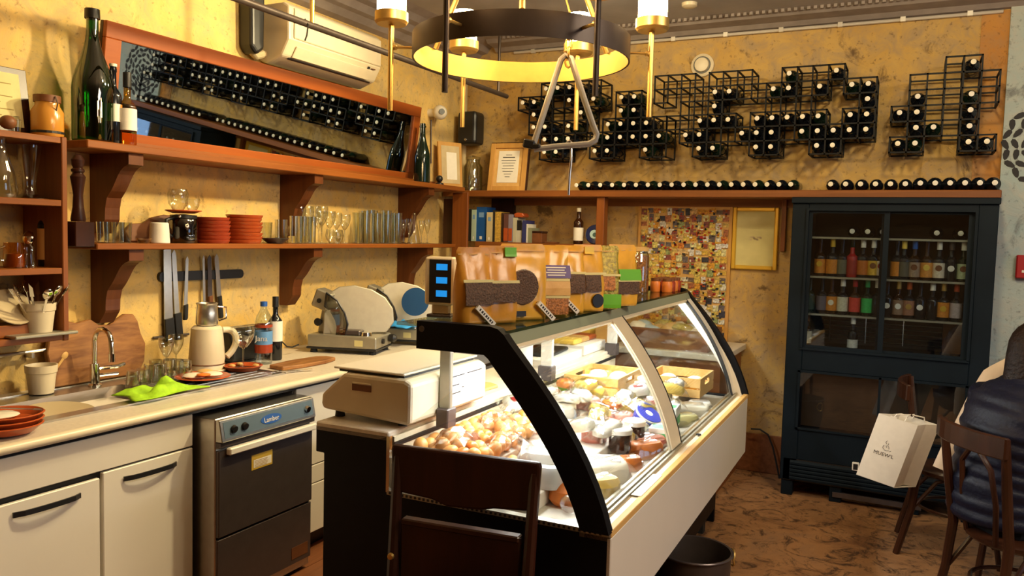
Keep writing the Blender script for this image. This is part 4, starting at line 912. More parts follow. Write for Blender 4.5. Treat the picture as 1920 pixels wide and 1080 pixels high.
def lying_bottle(label, x, y, z, group, mat='bottle', tip='paper', r=.038, roll=0.0, mesh_cache={}):
    """a bottle lying with its neck towards the room; y is the plane of the neck tip"""
    key = (mat, tip, r)
    t = thing('wine_bottle', label, 'bottle', (x, y, z), group=group); t.rotation_euler = (PI / 2, roll, 0)   # local +z points towards the room
    if key not in mesh_cache:
        b = MB().lathe([(0, -.30), (r * .9, -.30), (r, -.292), (r, -.13)] + [(.0145 + (r - .0145) * (.5 + .5 * math.cos(PI * k / 5)), -.13 + .045 * k / 5) for k in range(1, 6)] + [(.0145, -.014), (.0150, -.012), (.0150, -.001), (0, -.001)], 16).mesh('body', M[mat], True)
        c = MB().lathe([(.0151, -.003), (.0152, -.001), (.0122, -.0008), (.0120, .001), (.005, .0022), (.004, .0012), (0, .0012)], 14).mesh('capsule', M[tip], True)
        mesh_cache[key] = (b, c)
    b, c = mesh_cache[key]
    for nm, me in (('body', b), ('capsule', c)):
        o = bpy.data.objects.new(nm, me); col.objects.link(o); o.parent = t
    return t
n1 = 19
for k in range(n1):
    px = 1079 + (1482 - 1079) * k / (n1 - 1); x = onY(px, 345, BF).x
    lying_bottle('dark wine bottle lying on the back shelf, %s from the left of the long row' % ORD[k], x, BF + .015, 1.949 + .0385, 'long row of bottles on the back shelf', 'bottle' if k % 3 else 'bottle_green', 'paper' if k < 13 else 'cheese_w', roll=k * .7)
n2 = 12
for k in range(n2):
    px = 1557 + (1866 - 1557) * k / (n2 - 1); x = onY(px, 343, BF).x
    lying_bottle('dark wine bottle lying above the fridge, %s from the left of the short row' % ORD[k], x, BF + .015, 1.949 + .0385 + .004 * (k > 5), 'short row of bottles above the fridge', 'bottle', 'cheese_w' if k < 5 else 'paper', roll=k * .9, r=.0385 if k < 6 else .0425)

# ------------------------------------------------------------------ wire racks with wine bottles
PIT = 0.0938; ROWZ = [2.232 + PIT * .988 * k for k in range(6)]
RYF, RYB = 5.475, 5.70
def rack(name_label, x0, cells, bottles, side):
    """cells and bottles: (column, row) on the lattice whose column 0 is centred on x0"""
    edges = set()
    for c, r in set(cells) | set(bottles):
        for yy in (0, 1):
            edges.add(('h', c, r, yy)); edges.add(('h', c, r + 1, yy)); edges.add(('v', c, r, yy)); edges.add(('v', c + 1, r, yy))
        for a in (0, 1):
            for b in (0, 1): edges.add(('d', c + a, r + b, 0))
    mb = MB(); t_ = .0048
    zz = lambda r: ROWZ[0] - PIT / 2 + PIT * .988 * r - .004
    xx = lambda c: x0 - PIT / 2 + PIT * c
    for e in sorted(edges):
        k, c, r, yy = e; y = RYB if yy else RYF
        if k == 'h': mb.box(xx(c) - t_, xx(c + 1) + t_, y - t_, y + t_, zz(r) - t_, zz(r) + t_)
        elif k == 'v': mb.box(xx(c) - t_, xx(c) + t_, y - t_, y + t_, zz(r) - t_, zz(r + 1) + t_)
        else: mb.box(xx(c) - t_, xx(c) + t_, RYF, RYB, zz(r) - t_, zz(r) + t_)
    for c, r in list(set(cells) | set(bottles))[::5]: mb.box(xx(c) - .006, xx(c) + .006, RYB, WY, zz(r) - .006, zz(r) + .006)
    tag(mb.build('wine_rack', M['rack']), name_label, 'wine rack', 'black wire wine racks on the back wall')
    byrow = {}
    for c, r in bottles: byrow.setdefault(r, []).append(c)
    rows = sorted(byrow, reverse=True)
    for ri, r in enumerate(rows):
        for ci, c in enumerate(sorted(byrow[r])):
            hh = (c * 7 + r * 13) % 5
            lying_bottle('wine bottle in %s wire rack, %s row from top, %s from left' % (side, ORD[ri], ORD[ci]), xx(c) + PIT / 2, RYF - .03, ROWZ[r], 'bottles in the wire racks', 'bottle' if hh else 'bottle_green', 'cheese_w' if hh in (1, 3) and side != 'leftmost' else 'paper', roll=hh, r=.0425)
A_b = [(0, 5), (1, 5), (2, 5), (3, 5), (-2, 4), (-1, 4), (2, 4), (4, 4), (-1, 3), (3, 3), (-1, 2), (0, 2), (2, 2), (0, 1), (1, 1), (2, 1), (0, 0), (1, 0)]
rack('leftmost black wire wine rack, behind the hanging triangle', -2.489, [(0, 4), (1, 4), (3, 4), (0, 3), (1, 2), (4, 5), (3, 2)], A_b, 'leftmost')
B_b = [(-2, 4), (-1, 4), (-2, 3), (-1, 3), (-3, 2), (-2, 2), (-1, 2), (0, 2), (-4, 1), (-3, 1), (-2, 1), (-1, 1), (0, 1), (1, 1), (-4, 0), (-3, 0), (0, 0)]
rack('second black wire wine rack from the left, stepped, with few empty cells', -1.716, [(1, 2), (1, 0)], B_b, 'second')
C_b = [(0, 4), (1, 4), (0, 3), (-1, 2), (0, 2), (1, 2), (-2, 1), (-1, 1), (-1, 0), (0, 0), (4, 4), (5, 4), (5, 5), (8, 5), (7, 4), (3, 2), (4, 2), (5, 2), (6, 2), (7, 2), (2, 1), (3, 1), (4, 1), (6, 1), (7, 1), (8, 1),
       (3, 0), (4, 0), (7, 0), (8, 0), (9, 4), (10, 4), (10, 3), (9, 2), (10, 2), (9, 1), (10, 1)]
rack('widest black wire wine rack, in the middle of the back wall with open cells', -1.249, [(-4, 5), (-3, 5), (-2, 5), (-4, 4), (-2, 4), (-1, 4), (-2, 3), (-1, 3), (-3, 2), (-2, 2), (0, 5), (1, 5), (2, 5), (2, 4), (3, 4), (6, 5), (7, 5), (6, 4), (4, 3), (5, 3), (6, 3), (0, 1), (1, 1), (5, 1)], C_b, 'widest')
D_b = [(3, 5), (0, 3), (3, 3), (-1, 2), (0, 2), (3, 2), (0, 1), (1, 1), (3, 1), (-1, 0), (0, 0), (3, 0), (4, 0)]
rack('rightmost black wire wine rack, above the fridge', -.034, [(2, 5), (0, 4), (1, 4), (2, 4), (3, 4), (4, 4), (1, 3), (2, 3), (4, 3), (1, 2), (2, 2), (2, 1)], D_b, 'rightmost')

# ------------------------------------------------------------------ on the back shelf, corner end
BZ = 1.9495
def BS(px, Y=5.58): return onY(px, 340, Y).x
spk = thing('loudspeaker', 'small dark wall loudspeaker in the corner above the glass jar', 'speaker', (onY(882, 240, 5.62).x, 5.62, onY(882, 240, 5.62).z))
MB().box(-.085, .085, -.07, .09, -.135, .125).build('case', M['blackp'], spk, bev=.03, seg=3)
MB().box(-.02, .02, .09, .13, -.03, .03).build('bracket', M['dark_steel'], spk)
MB().ball((.0, -.072, -.10), .012, 8, 6).build('badge', M['chrome'], spk, smooth=True)
gj = thing('glass_jar', 'big clear glass jar on the corner of the back shelf', 'jar', (BS(886), 5.58, BZ))
MB().lathe([(0, 0), (.072, 0), (.078, .01), (.078, .19), (.055, .225), (.055, .25), (.053, .25), (.053, .225), (.075, .19), (.075, .012), (0, .008)], 24).build('glass_body', glass('thick_clear_glass', (.93, .95, .9), .8, .12), gj, smooth=True)
MB().lathe([(0, .25), (.06, .25), (.06, .27), (.02, .28), (0, .285)], 20).build('lid', M['glass'], gj, smooth=True)
ce = thing('framed_certificate', 'wooden framed certificate leaning on the wall on the back shelf', 'picture', (onY(949, 350, 5.58).x, 5.58, BZ)); ce.rotation_euler = (-.20, 0, .12)
wv = .155
MB().box(-wv, wv, 0, .012, 0, .385).build('backboard', M['dark_wood'], ce)
for a in ((-wv, -wv + .04, 0, .385), (wv - .04, wv, 0, .385), (-wv + .04, wv - .04, 0, .04), (-wv + .04, wv - .04, .345, .385)):
    MB().box(a[0], a[1], -.018, 0, a[2], a[3]).build('frame_bar', M['oak'], ce, bev=.003)
MB().box(-wv, wv + .006, -.006, .014, .383, .393).build('dark_edge', M['dark_wood'], ce)
MB().box(wv, wv + .012, -.006, .014, 0, .393).build('dark_edge', M['dark_wood'], ce)
MB().box(-wv + .04, wv - .04, -.004, -.001, .04, .345).build('mount_card', M['pale_wood'], ce)
sh_ = MB().box(-.085, .085, -.0065, -.005, .07, .325).build('certificate_sheet', M['paper'], ce)
for k in range(9):
    ww = [.05, .10, .12, .11, .09, .10, .085, .06, .04][k]
    MB().box(-ww / 2, ww / 2, -.0072, -.0065, .29 - k * .022, .294 - k * .022 + (.004 if k == 1 else 0)).build('print_line', M['ink'], sh_)
# books
BKZ = 1.5585
books = [(867, 874, 391, 'pale olive-green book, leftmost on the bookshelf', (.34, .40, .20)), (874.5, 883, 392, 'black book between the olive and the mint one', (.015, .014, .012)),
         (883.5, 892, 393, 'pale mint book left of the blue binder', (.45, .56, .44)), (892.5, 911, 388, 'wide blue binder on the bookshelf', (.012, .09, .33)),
         (911.5, 922.5, 398, 'cream book right of the blue binder', (.60, .50, .28)), (923, 927, 394, 'thin black book next to the cream one', (.02, .018, .016)),
         (927.5, 938, 397, 'yellow patterned book on the bookshelf', (.55, .34, .06)), (939, 943, 399, 'thin dark brown book right of the yellow patterned one', (.06, .03, .02)),
         (943.5, 952, 401, 'charcoal and rust-red book on the bookshelf', (.12, .05, .04)), (952.5, 960, 402, 'grey-lilac book right of the charcoal one', (.24, .22, .30)),
         (961, 968, 408, 'tall cream-white book with a red cover on it', (.50, .48, .36)), (968.5, 978, 413, 'half black half white book near the right of the row', (.55, .53, .45)),
         (978.5, 986, 413, 'navy book leaning at the right of the row', (.03, .035, .15)), (986.5, 989, 420, 'thin white booklet next to the navy book', (.7, .68, .6)), (990, 996, 427, 'low green-grey book, rightmost upright one', (.24, .25, .16))]
for k, (x0, x1, yt, lb, c) in enumerate(books):
    Yf = 5.47 + .006 * ((k * 5) % 4); a = onY(x0, 450, Yf).x; b = onY(x1, 450, Yf).x; h = onY(x0, yt, Yf).z - BKZ
    t = thing('book', lb, 'book', (a, Yf, BKZ), group='books on the bookshelf')
    mm = plain('book_cover_%d' % k, c, .5, noise=.35 if 'pattern' in lb else .06, scale=70 if 'pattern' in lb else 12)
    w_ = b - a - .001
    MB().add([(0, 0, 0), (w_, 0, 0), (w_, .15, 0), (w_ - .0025, .15, 0), (w_ - .0025, .003, 0), (.0025, .003, 0), (.0025, .15, 0), (0, .15, 0)] + [(x, y, h) for x, y in ((0, 0), (w_, 0), (w_, .15), (w_ - .0025, .15), (w_ - .0025, .003), (.0025, .003), (.0025, .15), (0, .15))],
             [(0, 1, 9, 8), (1, 2, 10, 9), (2, 3, 11, 10), (3, 4, 12, 11), (4, 5, 13, 12), (5, 6, 14, 13), (6, 7, 15, 14), (7, 0, 8, 15), (8, 9, 12, 13), (0, 5, 4, 1), (9, 10, 11, 12), (8, 13, 14, 15), (1, 4, 3, 2), (0, 7, 6, 5)]).build('cover', mm, t)
    MB().box(.0026, w_ - .0026, .003, .147, .003, h - .004).build('pages', M['aged'], t)
    if 'half black' in lb: MB().box(.001, w_ - .001, -.001, 0, h * .55, h).build('dark_spine_patch', M['blackp'], t)
    if 'blue binder' in lb:
        MB().box(w_ * .25, w_ * .75, -.001, 0, h * .70, h * .84).build('spine_mark', plain('pale_blue', (.20, .36, .62), .5), t)
        MB().box(w_ * .35, w_ * .6, -.001, 0, h * .06, h * .15).build('spine_mark', M['paper'], t)
    if 'charcoal' in lb: MB().box(.001, w_ - .001, -.001, 0, .01, h * .5).build('rust_spine_patch', M['terracotta'], t)
rdc = MB().prism([(-.035, 0), (.035, 0), (.045, .012), (.03, .032), (-.01, .036), (-.04, .026)], 'y', 0, .10).build('red_booklet', M['terracotta'], bev=.004)
p = onY(972, 410, 5.49); rdc.location = (p.x, 5.49, onY(965, 408, 5.47).z + .0035); tag(rdc, 'small red-orange case lying on top of the books', 'case')
bxx = thing('wooden_box', 'dark brown wooden box at the right end of the books', 'box', (onY(1006, 450, 5.50).x, 5.50, BKZ))
MB().box(-.042, .042, 0, .10, 0, .075).build('body', M['walnut'], bxx, bev=.002); MB().box(-.045, .045, -.003, .103, .075, .09).build('lid', M['dark_wood'], bxx, bev=.002)
o = MB().box(-.05, .05, -.03, .03, 0, .012).build('flat_case', M['walnut'], bev=.003); o.location = (onY(1035, 450, 5.52).x, 5.52, BKZ + .0005); tag(o, 'flat dark case lying on the bookshelf right of the wooden box', 'case')
standing_bottle('wine_bottle', 'brown wine bottle with a cream label standing on the bookshelf', 'bottle', (onY(1084, 450, 5.52).x, 5.52, BKZ + .0005), .265, .036, 'bottle_brown', 'paper', (.10, .46), 'cheese_w', .90)
ev = thing('blue_glass_disc', 'round dark blue glass disc with a pale centre standing beside the brown bottle', 'ornament', (onY(1116, 440, 5.50).x, 5.50, BKZ)); ev.rotation_euler = (-.12, 0, .25)
Rx = Matrix.Rotation(PI / 2, 4, 'X')
MB().lathe([(0, -.012), (.068, -.012), (.073, 0), (.068, .010), (0, .012)], 28, (0, 0, .075), Rx).build('disc', plain('cobalt_glass', (.010, .018, .085), .12), ev, smooth=True)
MB().lathe([(0, .0125), (.034, .0125), (.032, .016), (0, .017)], 20, (-.006, 0, .075), Rx).build('pale_ring', plain('pale_teal', (.42, .62, .66), .3), ev, smooth=True)
MB().lathe([(0, .0175), (.016, .0175), (.014, .020), (0, .0205)], 16, (-.002, 0, .072), Rx).build('pupil', plain('dark_teal', (.02, .10, .10), .3), ev, smooth=True)
MB().box(-.085, .085, -.002, .05, 0, .006).build('stand', M['terracotta'], ev, bev=.002)

# ------------------------------------------------------------------ pin board of cards, gold frame, smoke detector
bd = thing('pin_board', 'pin board crowded with small colourful cards on the back wall', 'board', (0, 0, 0))
bx0, bx1, bz0, bz1 = -1.822, -1.168, 0.86, 1.850
MB().box(bx0, bx1, WY - .012, WY, bz0, bz1).build('cork_panel', M['pale_wood'], bd)
for a in ((bx0 - .012, bx0 + .006, bz0, bz1), (bx1 - .006, bx1 + .014, bz0, bz1), (bx0, bx1, bz1 - .004, bz1 + .012)):
    MB().box(a[0], a[1], WY - .02, WY, a[2], a[3]).build('edge_strip', M['oak'], bd)
pal = [(.62, .38, .06), (.70, .46, .10), (.58, .28, .03), (.56, .20, .03), (.60, .42, .12), (.66, .56, .30), (.72, .66, .50), (.03, .03, .05), (.12, .10, .11), (.22, .06, .05), (.25, .30, .12), (.60, .50, .14), (.68, .40, .18), (.14, .10, .08), (.80, .76, .66), (.34, .12, .05)]
cm = []
for k, c in enumerate(pal): cm.append(plain('card_print_%d' % k, c, .6, noise=.75, scale=55 + 7 * (k % 4)))
rc2 = random.Random(21); ncx, ncz = 14, 20; cw = (bx1 - bx0 - .02) / ncx; ch_ = (bz1 - bz0 - .02) / ncz
shapes = [(.98, .98), (1.05, .72), (.72, 1.05), (.9, .9), (.98, .62)]
cmesh = {}
for i in range(ncx):
    for j in range(ncz):
        si = rc2.randrange(5); mi = rc2.randrange(len(pal))
        if i < 4 and j < 14 and rc2.random() < .45: mi = rc2.choice([0, 1, 2, 11])
        key = (si, mi)
        if key not in cmesh:
            a, b = shapes[si]; cmesh[key] = MB().box(-cw * a / 2, cw * a / 2, -.0009, .0009, -ch_ * b / 2, ch_ * b / 2).mesh('card', cm[mi])
        o = bpy.data.objects.new('card', cmesh[key]); col.objects.link(o); o.parent = bd
        o.location = (bx0 + .01 + (i + .5) * cw + rc2.uniform(-.006, .006), WY - .0135 - .0021 * rc2.randrange(4), bz0 + .01 + (j + .5) * ch_ + rc2.uniform(-.006, .006)); o.rotation_euler = (0, rc2.uniform(-.12, .12), 0)
# second, smaller layer of print stuck on the cards
sm = {}
pr = MB()
for k in range(520):
    x = rc2.uniform(bx0 + .02, bx1 - .02); z = rc2.uniform(bz0 + .02, bz1 - .02); a = rc2.uniform(.004, .011); b = rc2.uniform(.003, .009)
    sm.setdefault(rc2.randrange(6), MB()).box(x - a, x + a, WY - .0236, WY - .0222, z - b, z + b)
for k, mb in sm.items():
    o = mb.build('stamp_sticker', M[['ink', 'paper', 'red', 'gold', 'terracotta', 'olive'][k]], bd); o['kind'] = 'stuff'
gf = thing('framed_print', 'pale yellow print in a gilt frame on the back wall beside the pin board', 'picture', (0, 0, 0))
gx0, gx1, gz0, gz1 = -1.150, -.840, 1.418, 1.850
MB().box(gx0 + .02, gx1 - .02, WY - .012, WY, gz0 + .02, gz1 - .02).build('print', M['parchment'], gf)
for a in ((gx0, gx0 + .028, gz0, gz1), (gx1 - .028, gx1, gz0, gz1), (gx0 + .028, gx1 - .028, gz0, gz0 + .028), (gx0 + .028, gx1 - .028, gz1 - .028, gz1)):
    MB().box(a[0], a[1], WY - .028, WY, a[2], a[3]).build('gilt_bar', M['gold'], gf, bev=.006)
em = MB()
for k in range(7): em.prism([(-.99 + .010 * math.cos(q * PI / 3) * (1 + k % 2) + (k - 3) * .011, 1.625 + .006 * math.sin(q * PI / 3) + .006 * ((k * 3) % 4)) for q in range(6)], 'y', WY - .0128, WY - .012)
em.build('small_emblem', M['aged'], gf)
sdk = thing('smoke_detector', 'round white smoke detector high on the back wall', 'detector', (-1.411, WY, 2.846))
MB().lathe([(0, 0), (.082, 0), (.080, .018), (.060, .024), (0, .024)], 32, (0, 0, 0), Rx).build('base_ring', M['cream'], sdk, smooth=True)
MB().lathe([(.0, .024), (.060, .024), (.060, .028), (0, .028)], 28, (0, 0, 0), Rx).build('dark_gap', M['blackp'], sdk, smooth=True)
MB().lathe([(0, .028), (.052, .028), (.048, .045), (0, .05)], 28, (0, 0, 0), Rx).build('cap', M['cream'], sdk, smooth=True)
cd = thing('ceiling_sensor', 'small cream ceiling sensor near the back cornice', 'detector', (onZ(1293, 6, CZ).x, onZ(1293, 6, CZ).y, CZ))
MB().lathe([(0, 0), (.05, 0), (.048, -.02), (.03, -.03), (0, -.03)], 18).build('body', M['cream'], cd, smooth=True)
fab = thing('fire_call_point', 'red fire call point on the grey-green wall beside the fridge', 'alarm', (.605, WY - .03, 1.505))
MB().box(-.055, .055, -.045, 0, -.07, .07).build('case', M['red'], fab, bev=.006)
MB().box(-.025, .03, -.047, -.045, -.035, -.02).build('white_mark', M['paper'], fab)

# ------------------------------------------------------------------ worktop goods along the back wall (seen through the case glass)
cnr = thing('back_counter', 'low dark counter along the back wall behind the display case', 'counter', (0, 0, 0))
MB().box(FX + .03, -1.05, 5.05, WY - .02, .0, .86).build('body', M['shelf_wood_x'], cnr); MB().box(FX + .05, -1.02, 5.02, WY - .02, .86, .90).build('top', M['counter'], cnr, bev=.004)
rg = random.Random(9)
wc = thing('wooden_crate', 'dark wooden crate on the counter by the back wall', 'crate', (-1.42, 5.28, .9005))
for a in ((-.28, .28, -.20, -.185), (-.28, .28, .185, .20)): MB().box(a[0], a[1], a[2], a[3], 0, .13).build('side_board', M['walnut'], wc)
for a in ((-.28, -.265), (.265, .28)): MB().box(a[0], a[1], -.185, .185, 0, .13).build('end_board', M['walnut'], wc)
MB().box(-.265, .265, -.185, .185, 0, .012).build('bottom', M['walnut'], wc)
for k in range(14):
    o = MB().ball((0, 0, 0), .07, 10, 6, (1.2, .8, .55)).build('wrapped_goods', [M['cheese_w'], plain('pale_blue_wrap', (.40, .50, .55), .3), M['pale_wood'], M['olive']][k % 4], smooth=True)
    o.location = (-1.42 + (k % 5 - 2) * .10, 5.28 + (k // 5 - 1) * .11, 1.0 + .04 * rg.random()); o.rotation_euler = (rg.uniform(-.4, .4), rg.uniform(-.4, .4), rg.random() * 3)
    tag(o, 'plastic-wrapped pack heaped in the dark crate by the back wall', 'package', 'wrapped packs in the dark crate')
for k, (x, w_, h, mm, lb) in enumerate([(-2.35, .22, .12, 'paper', 'white carton box on the back counter, left end'), (-2.08, .20, .07, 'cheese_y', 'flat yellow box on the back counter'), (-1.86, .16, .16, 'pale_wood', 'tall kraft box on the back counter')]):
    o = MB().box(-w_ / 2, w_ / 2, -.10, .10, 0, h).build('carton', M[mm], bev=.003); o.location = (x, 5.28, .9005); tag(o, lb, 'box')
# ------------------------------------------------------------------ refrigerated display case
CR = Vector((-.755, 2.2, 0)); CA = math.radians(1.08); CL = 2.40
case = thing('display_case', 'refrigerated deli display case with curved glass and a black end arch', 'display case', CR, CA)
CW = Matrix.Translation(CR) @ Matrix.Rotation(CA, 4, 'Z')
def cw(x, y, z): return CW @ Vector((x, y, z))                  # case coordinates to world
def cl(v): return CW.inverted() @ v
PB = {}
endp = [(-1.09, .935), (-.785, .935), (-.785, .745), (0, .745), (0, .43), (-.15, .43), (-.15, .0), (-1.055, 0), (-1.055, .84), (-1.09, .84)]
MB().prism(endp, 'y', 0, .03).build('end_panel', M['black'], case, bev=.003)
MB().prism(endp, 'y', CL - .03, CL).build('end_panel', M['black'], case, bev=.003)
# arches
aout = [(-.665, 1.335), (-.40, 1.335)] + bez((-.40, 1.335), (-.37, 1.335), (-.352, 1.315), (-.335, 1.29), 3)[1:] + bez((-.335, 1.29), (-.215, 1.155), (-.06, .99), (.004, .752), 10)[1:]
ain = [(-.665, 1.245), (-.42, 1.245)] + bez((-.42, 1.245), (-.405, 1.235), (-.40, 1.23), (-.395, 1.222), 3)[1:] + bez((-.395, 1.222), (-.285, 1.095), (-.15, .95), (-.086, .752), 10)[1:]
for y0, y1 in ((-.028, .012), (CL - .012, CL + .028)):
    MB().strip(aout, ain, 'y', y0, y1).build('end_arch', M['black'], case)
MB().lathe([(0, 0), (.010, 0), (.010, .003), (0, .003)], 12, (-.645, -.028, 1.31), Rx).build('arch_screw', M['dark_steel'], case)
fa_o = [(x - .026 * (1 if z > .76 else 1), z - .022) for x, z in aout[1:]]
MB().strip(fa_o, [ain[0]] * 0 + ain[1:], 'y', CL - .020, CL - .012).build('arch_lining', M['white'], case)
# body
MB().box(-1.09, -.785, .0, CL, .915, .948).build('service_ledge', M['counter'], case, bev=.004)
MB().box(-1.055, -.785, .03, CL - .03, .10, .915).build('back_body', M['black'], case)
MB().box(-.787, -.775, .02, CL - .02, .74, .93).build('inner_back', M['cream'], case)
MB().box(-.7752, -.773, .02, CL - .02, .895, .912).build('shadow_strip', M['blackp'], case)  # black strip painted as the shade line under the ledge edge
MB().box(-.775, -.10, .03, CL - .03, .70, .735).build('deck', M['white'], case)
MB().box(-.785, -.15, .03, CL - .03, .08, .70).build('base_body', M['black'], case)
MB().box(-.10, .0, .0, CL, .72, .752).build('front_sill', M['cream'], case, bev=.003)
for x0, x1 in ((-.098, -.088), (-.078, -.068), (-.058, -.050)):
    MB().box(x0, x1, .03, CL - .02, .752, .762).build('glass_track', M['alu'], case)
MB().box(-.02, .004, .0, CL, .735, .757).build('edge_trim', M['pale_wood'], case, bev=.002)
MB().box(-.012, .003, .0, CL, .425, .735).build('front_panel', M['white'], case, bev=.003)
sk_ = MB()
sk_.box(-.785, -.0, -.006, .022, .738, .752)
sk_.build('end_sill', M['alu'], case)
pf2 = MB()
for k in range(46): pf2.box(-.775 + k * .0165, -.768 + k * .0165, -.0085, -.006, .741, .749)
pf2.build('sill_perforation', M['blackp'], case)
MB().box(-.79, -.778, -.004, .012, .745, .935).build('corner_strip', M['chrome'], case)
for y in (.15, CL - .25):
    MB().box(-.22, -.165, y, y + .06, 0, .08).build('foot', M['rubber'], case)
    MB().box(-1.0, -.94, y, y + .06, 0, .10).build('foot', M['rubber'], case)
lk = MB().lathe([(0, 0), (.012, 0), (.010, .006), (0, .006)], 12, (-.03, 1.3, .757))
lk.build('lock', M['blackp'], case)
lb_ = MB().box(-.046, -.012, .35, .62, .757, .7585).build('price_card', M['paper'], case)
# canopy with light tube
MB().box(-.76, -.355, .0, CL, 1.312, 1.322).build('top_glass', M['shelf_glass'], case)
MB().box(-.62, -.40, .012, CL - .012, 1.285, 1.311).build('canopy_tray', plain('grey_green_enamel', (.42, .44, .33), .35), case)
MB().prism([(-.42, 1.3115), (-.356, 1.3115), (-.340, 1.278), (-.42, 1.278)], 'y', .012, CL - .012).build('canopy_rail', plain('grey_green_rail', (.24, .265, .19), .35), case)
MB().prism([(-.340, 1.2775), (-.336, 1.268), (-.346, 1.258), (-.366, 1.258), (-.372, 1.2775)], 'y', .012, CL - .012).build('canopy_lip', M['cream'], case)
MB().tube([(-.47, .06, 1.268), (-.47, CL - .06, 1.268)], .012, 10).build('light_tube', M['led'], case, smooth=True)
# glass posts between ledge and canopy
for y, gm in ((.24, 'alu'), (1.30, 'white'), (2.28, 'white')):
    MB().box(-.735 if y < .5 else -.80, -.69 if y < .5 else -.74, y, y + .022, .99, 1.285).build('canopy_post', M[gm], case, bev=.003)
    MB().box(-.735 if y < .5 else -.805, -.685 if y < .5 else -.735, y - .02, y + .042, .925, .995).build('post_foot', M['dark_steel'], case, bev=.004)
# curved panes, their strips, end glass
gout = [(-.362, 1.290)] + bez((-.35, 1.283), (-.235, 1.15), (-.115, .98), (-.066, .760), 12)
gin = [(x - .005, z - .003) for x, z in gout]
DY = 1.03
for y0, y1 in ((.016, DY - .06), (DY + .085, CL - .10)):
    MB().strip(gout, gin, 'y', y0, y1).build('curved_pane', M['pane'], case, smooth=True)
so = [(x + .003, z + .002) for x, z in gout]; si = [(x - .012, z - .006) for x, z in gout]
MB().strip(so, si, 'y', DY - .06, DY + .082).build('pane_strip', M['cream'], case)
MB().strip(so, si, 'y', CL - .10, CL - .012).build('pane_strip', M['white'], case)
so2 = [(x + .0045, z + .003) for x, z in gout]
MB().strip(so2, si, 'y', DY + .083, DY + .091).build('pane_gasket', M['rubber'], case)
MB().strip(so2, si, 'y', CL - .108, CL - .101).build('pane_gasket', M['rubber'], case)
MB().prism([(-.77, .76)] + [(-.77, .93)] + [(-.40, 1.24)] + [(x - .008, z) for x, z in gin[2:]], 'y', .013, .017).build('end_glass', M['pane'], case)
MB().prism([(-.77, .76)] + [(-.77, .93)] + [(-.40, 1.24)] + [(x - .008, z) for x, z in gin[2:]], 'y', CL - .017, CL - .013).build('end_glass', M['pane'], case)
def _led():
    l = bpy.data.lights.new('case_light', 'AREA'); l.shape = 'RECTANGLE'; l.size = .04; l.size_y = CL - .2; l.energy = 21; l.color = (.97, .98, 1.0)
    o = bpy.data.objects.new('case_light', l); col.objects.link(o); o.location = cw(-.47, CL / 2, 1.252); o.rotation_euler = (0, -.30, CA)
_led()

# ------------------------------------------------------------------ scale on the ledge
LZ = .9485
sc_t = thing('weighing_scale', 'large cream counter scale on the near end of the service ledge', 'scale', cw(-1.0, .28, LZ), CA)
# local: x across the ledge, y along it
body = [(-.11, .03), (.245, .012), (.262, .02), (.262, .155), (.235, .168), (-.02, .168), (-.115, .085), (-.118, .05)]
MB().prism(body, 'y', -.22, .33).build('housing', M['cream'], sc_t, bev=.012, seg=2)
MB().box(-.06, .215, -.19, .31, .168, .178).build('platter_base', M['blackp'], sc_t)
MB().box(-.075, .225, -.205, .325, .178, .186).build('weighing_plate', M['white'], sc_t, bev=.003)
MB().box(.02, .10, -.2225, -.219, .112, .135).build('grip_recess', M['walnut'], sc_t); MB().box(.02, .10, -.2245, -.2195, .135, .142).build('grip_lip', M['cream'], sc_t, bev=.002)
for x in (-.07, .20):
    for y in (-.17, .27): MB().lathe([(0, 0), (.018, 0), (.015, .028), (0, .028)], 12, (x, y, 0)).build('foot', M['rubber'], sc_t)
pp = MB().box(.2625, .264, -.03, .32, .028, .15).build('label_sheet', M['paper'], sc_t)
for k, (y0, y1, z) in enumerate([(.02, .15, .138), (.17, .29, .138), (.02, .11, .105), (.02, .12, .075), (.13, .145, .09)]):
    MB().box(.264, .2646, y0, y1, z, z + .004).build('print_line', M['ink'], pp)
kb = MB().slab((-.117, -.18, .088), (.09, 0, .074), (0, .46, 0), (-.003, 0, .004)).build('keyboard', M['blackp'], sc_t)
for i in range(3):
    for j in range(9): MB().slab((-.112 + i * .027, -.16 + j * .048, .0965 + i * .0222), (.018, 0, .0148), (0, .034, 0), (-.003, 0, .0036)).build('key', M['cream'], kb)
# display tower on the canopy
tw = thing('scale_display', 'cream pole display of the scale with three blue readouts on the case top', 'display', (-1.475, 2.40, 1.3225), .20)
MB().box(-.045, .045, -.03, .03, 0, .012).build('foot', M['dark_steel'], tw, bev=.003)
MB().box(-.03, .03, -.02, .02, .012, .05).build('stem', M['cream'], tw, bev=.004)
MB().box(-.052, .052, -.034, .034, .045, .212).build('housing', M['cream'], tw, bev=.006)
fa = MB().box(-.034, .046, -.0355, -.034, .055, .203).build('black_front', M['blackp'], tw)
for z in (.178, .132, .086):
    e = MB().box(-.008, .032, -.0372, -.0357, z - .011, z + .011).build('blue_readout', M['lcd'], fa)
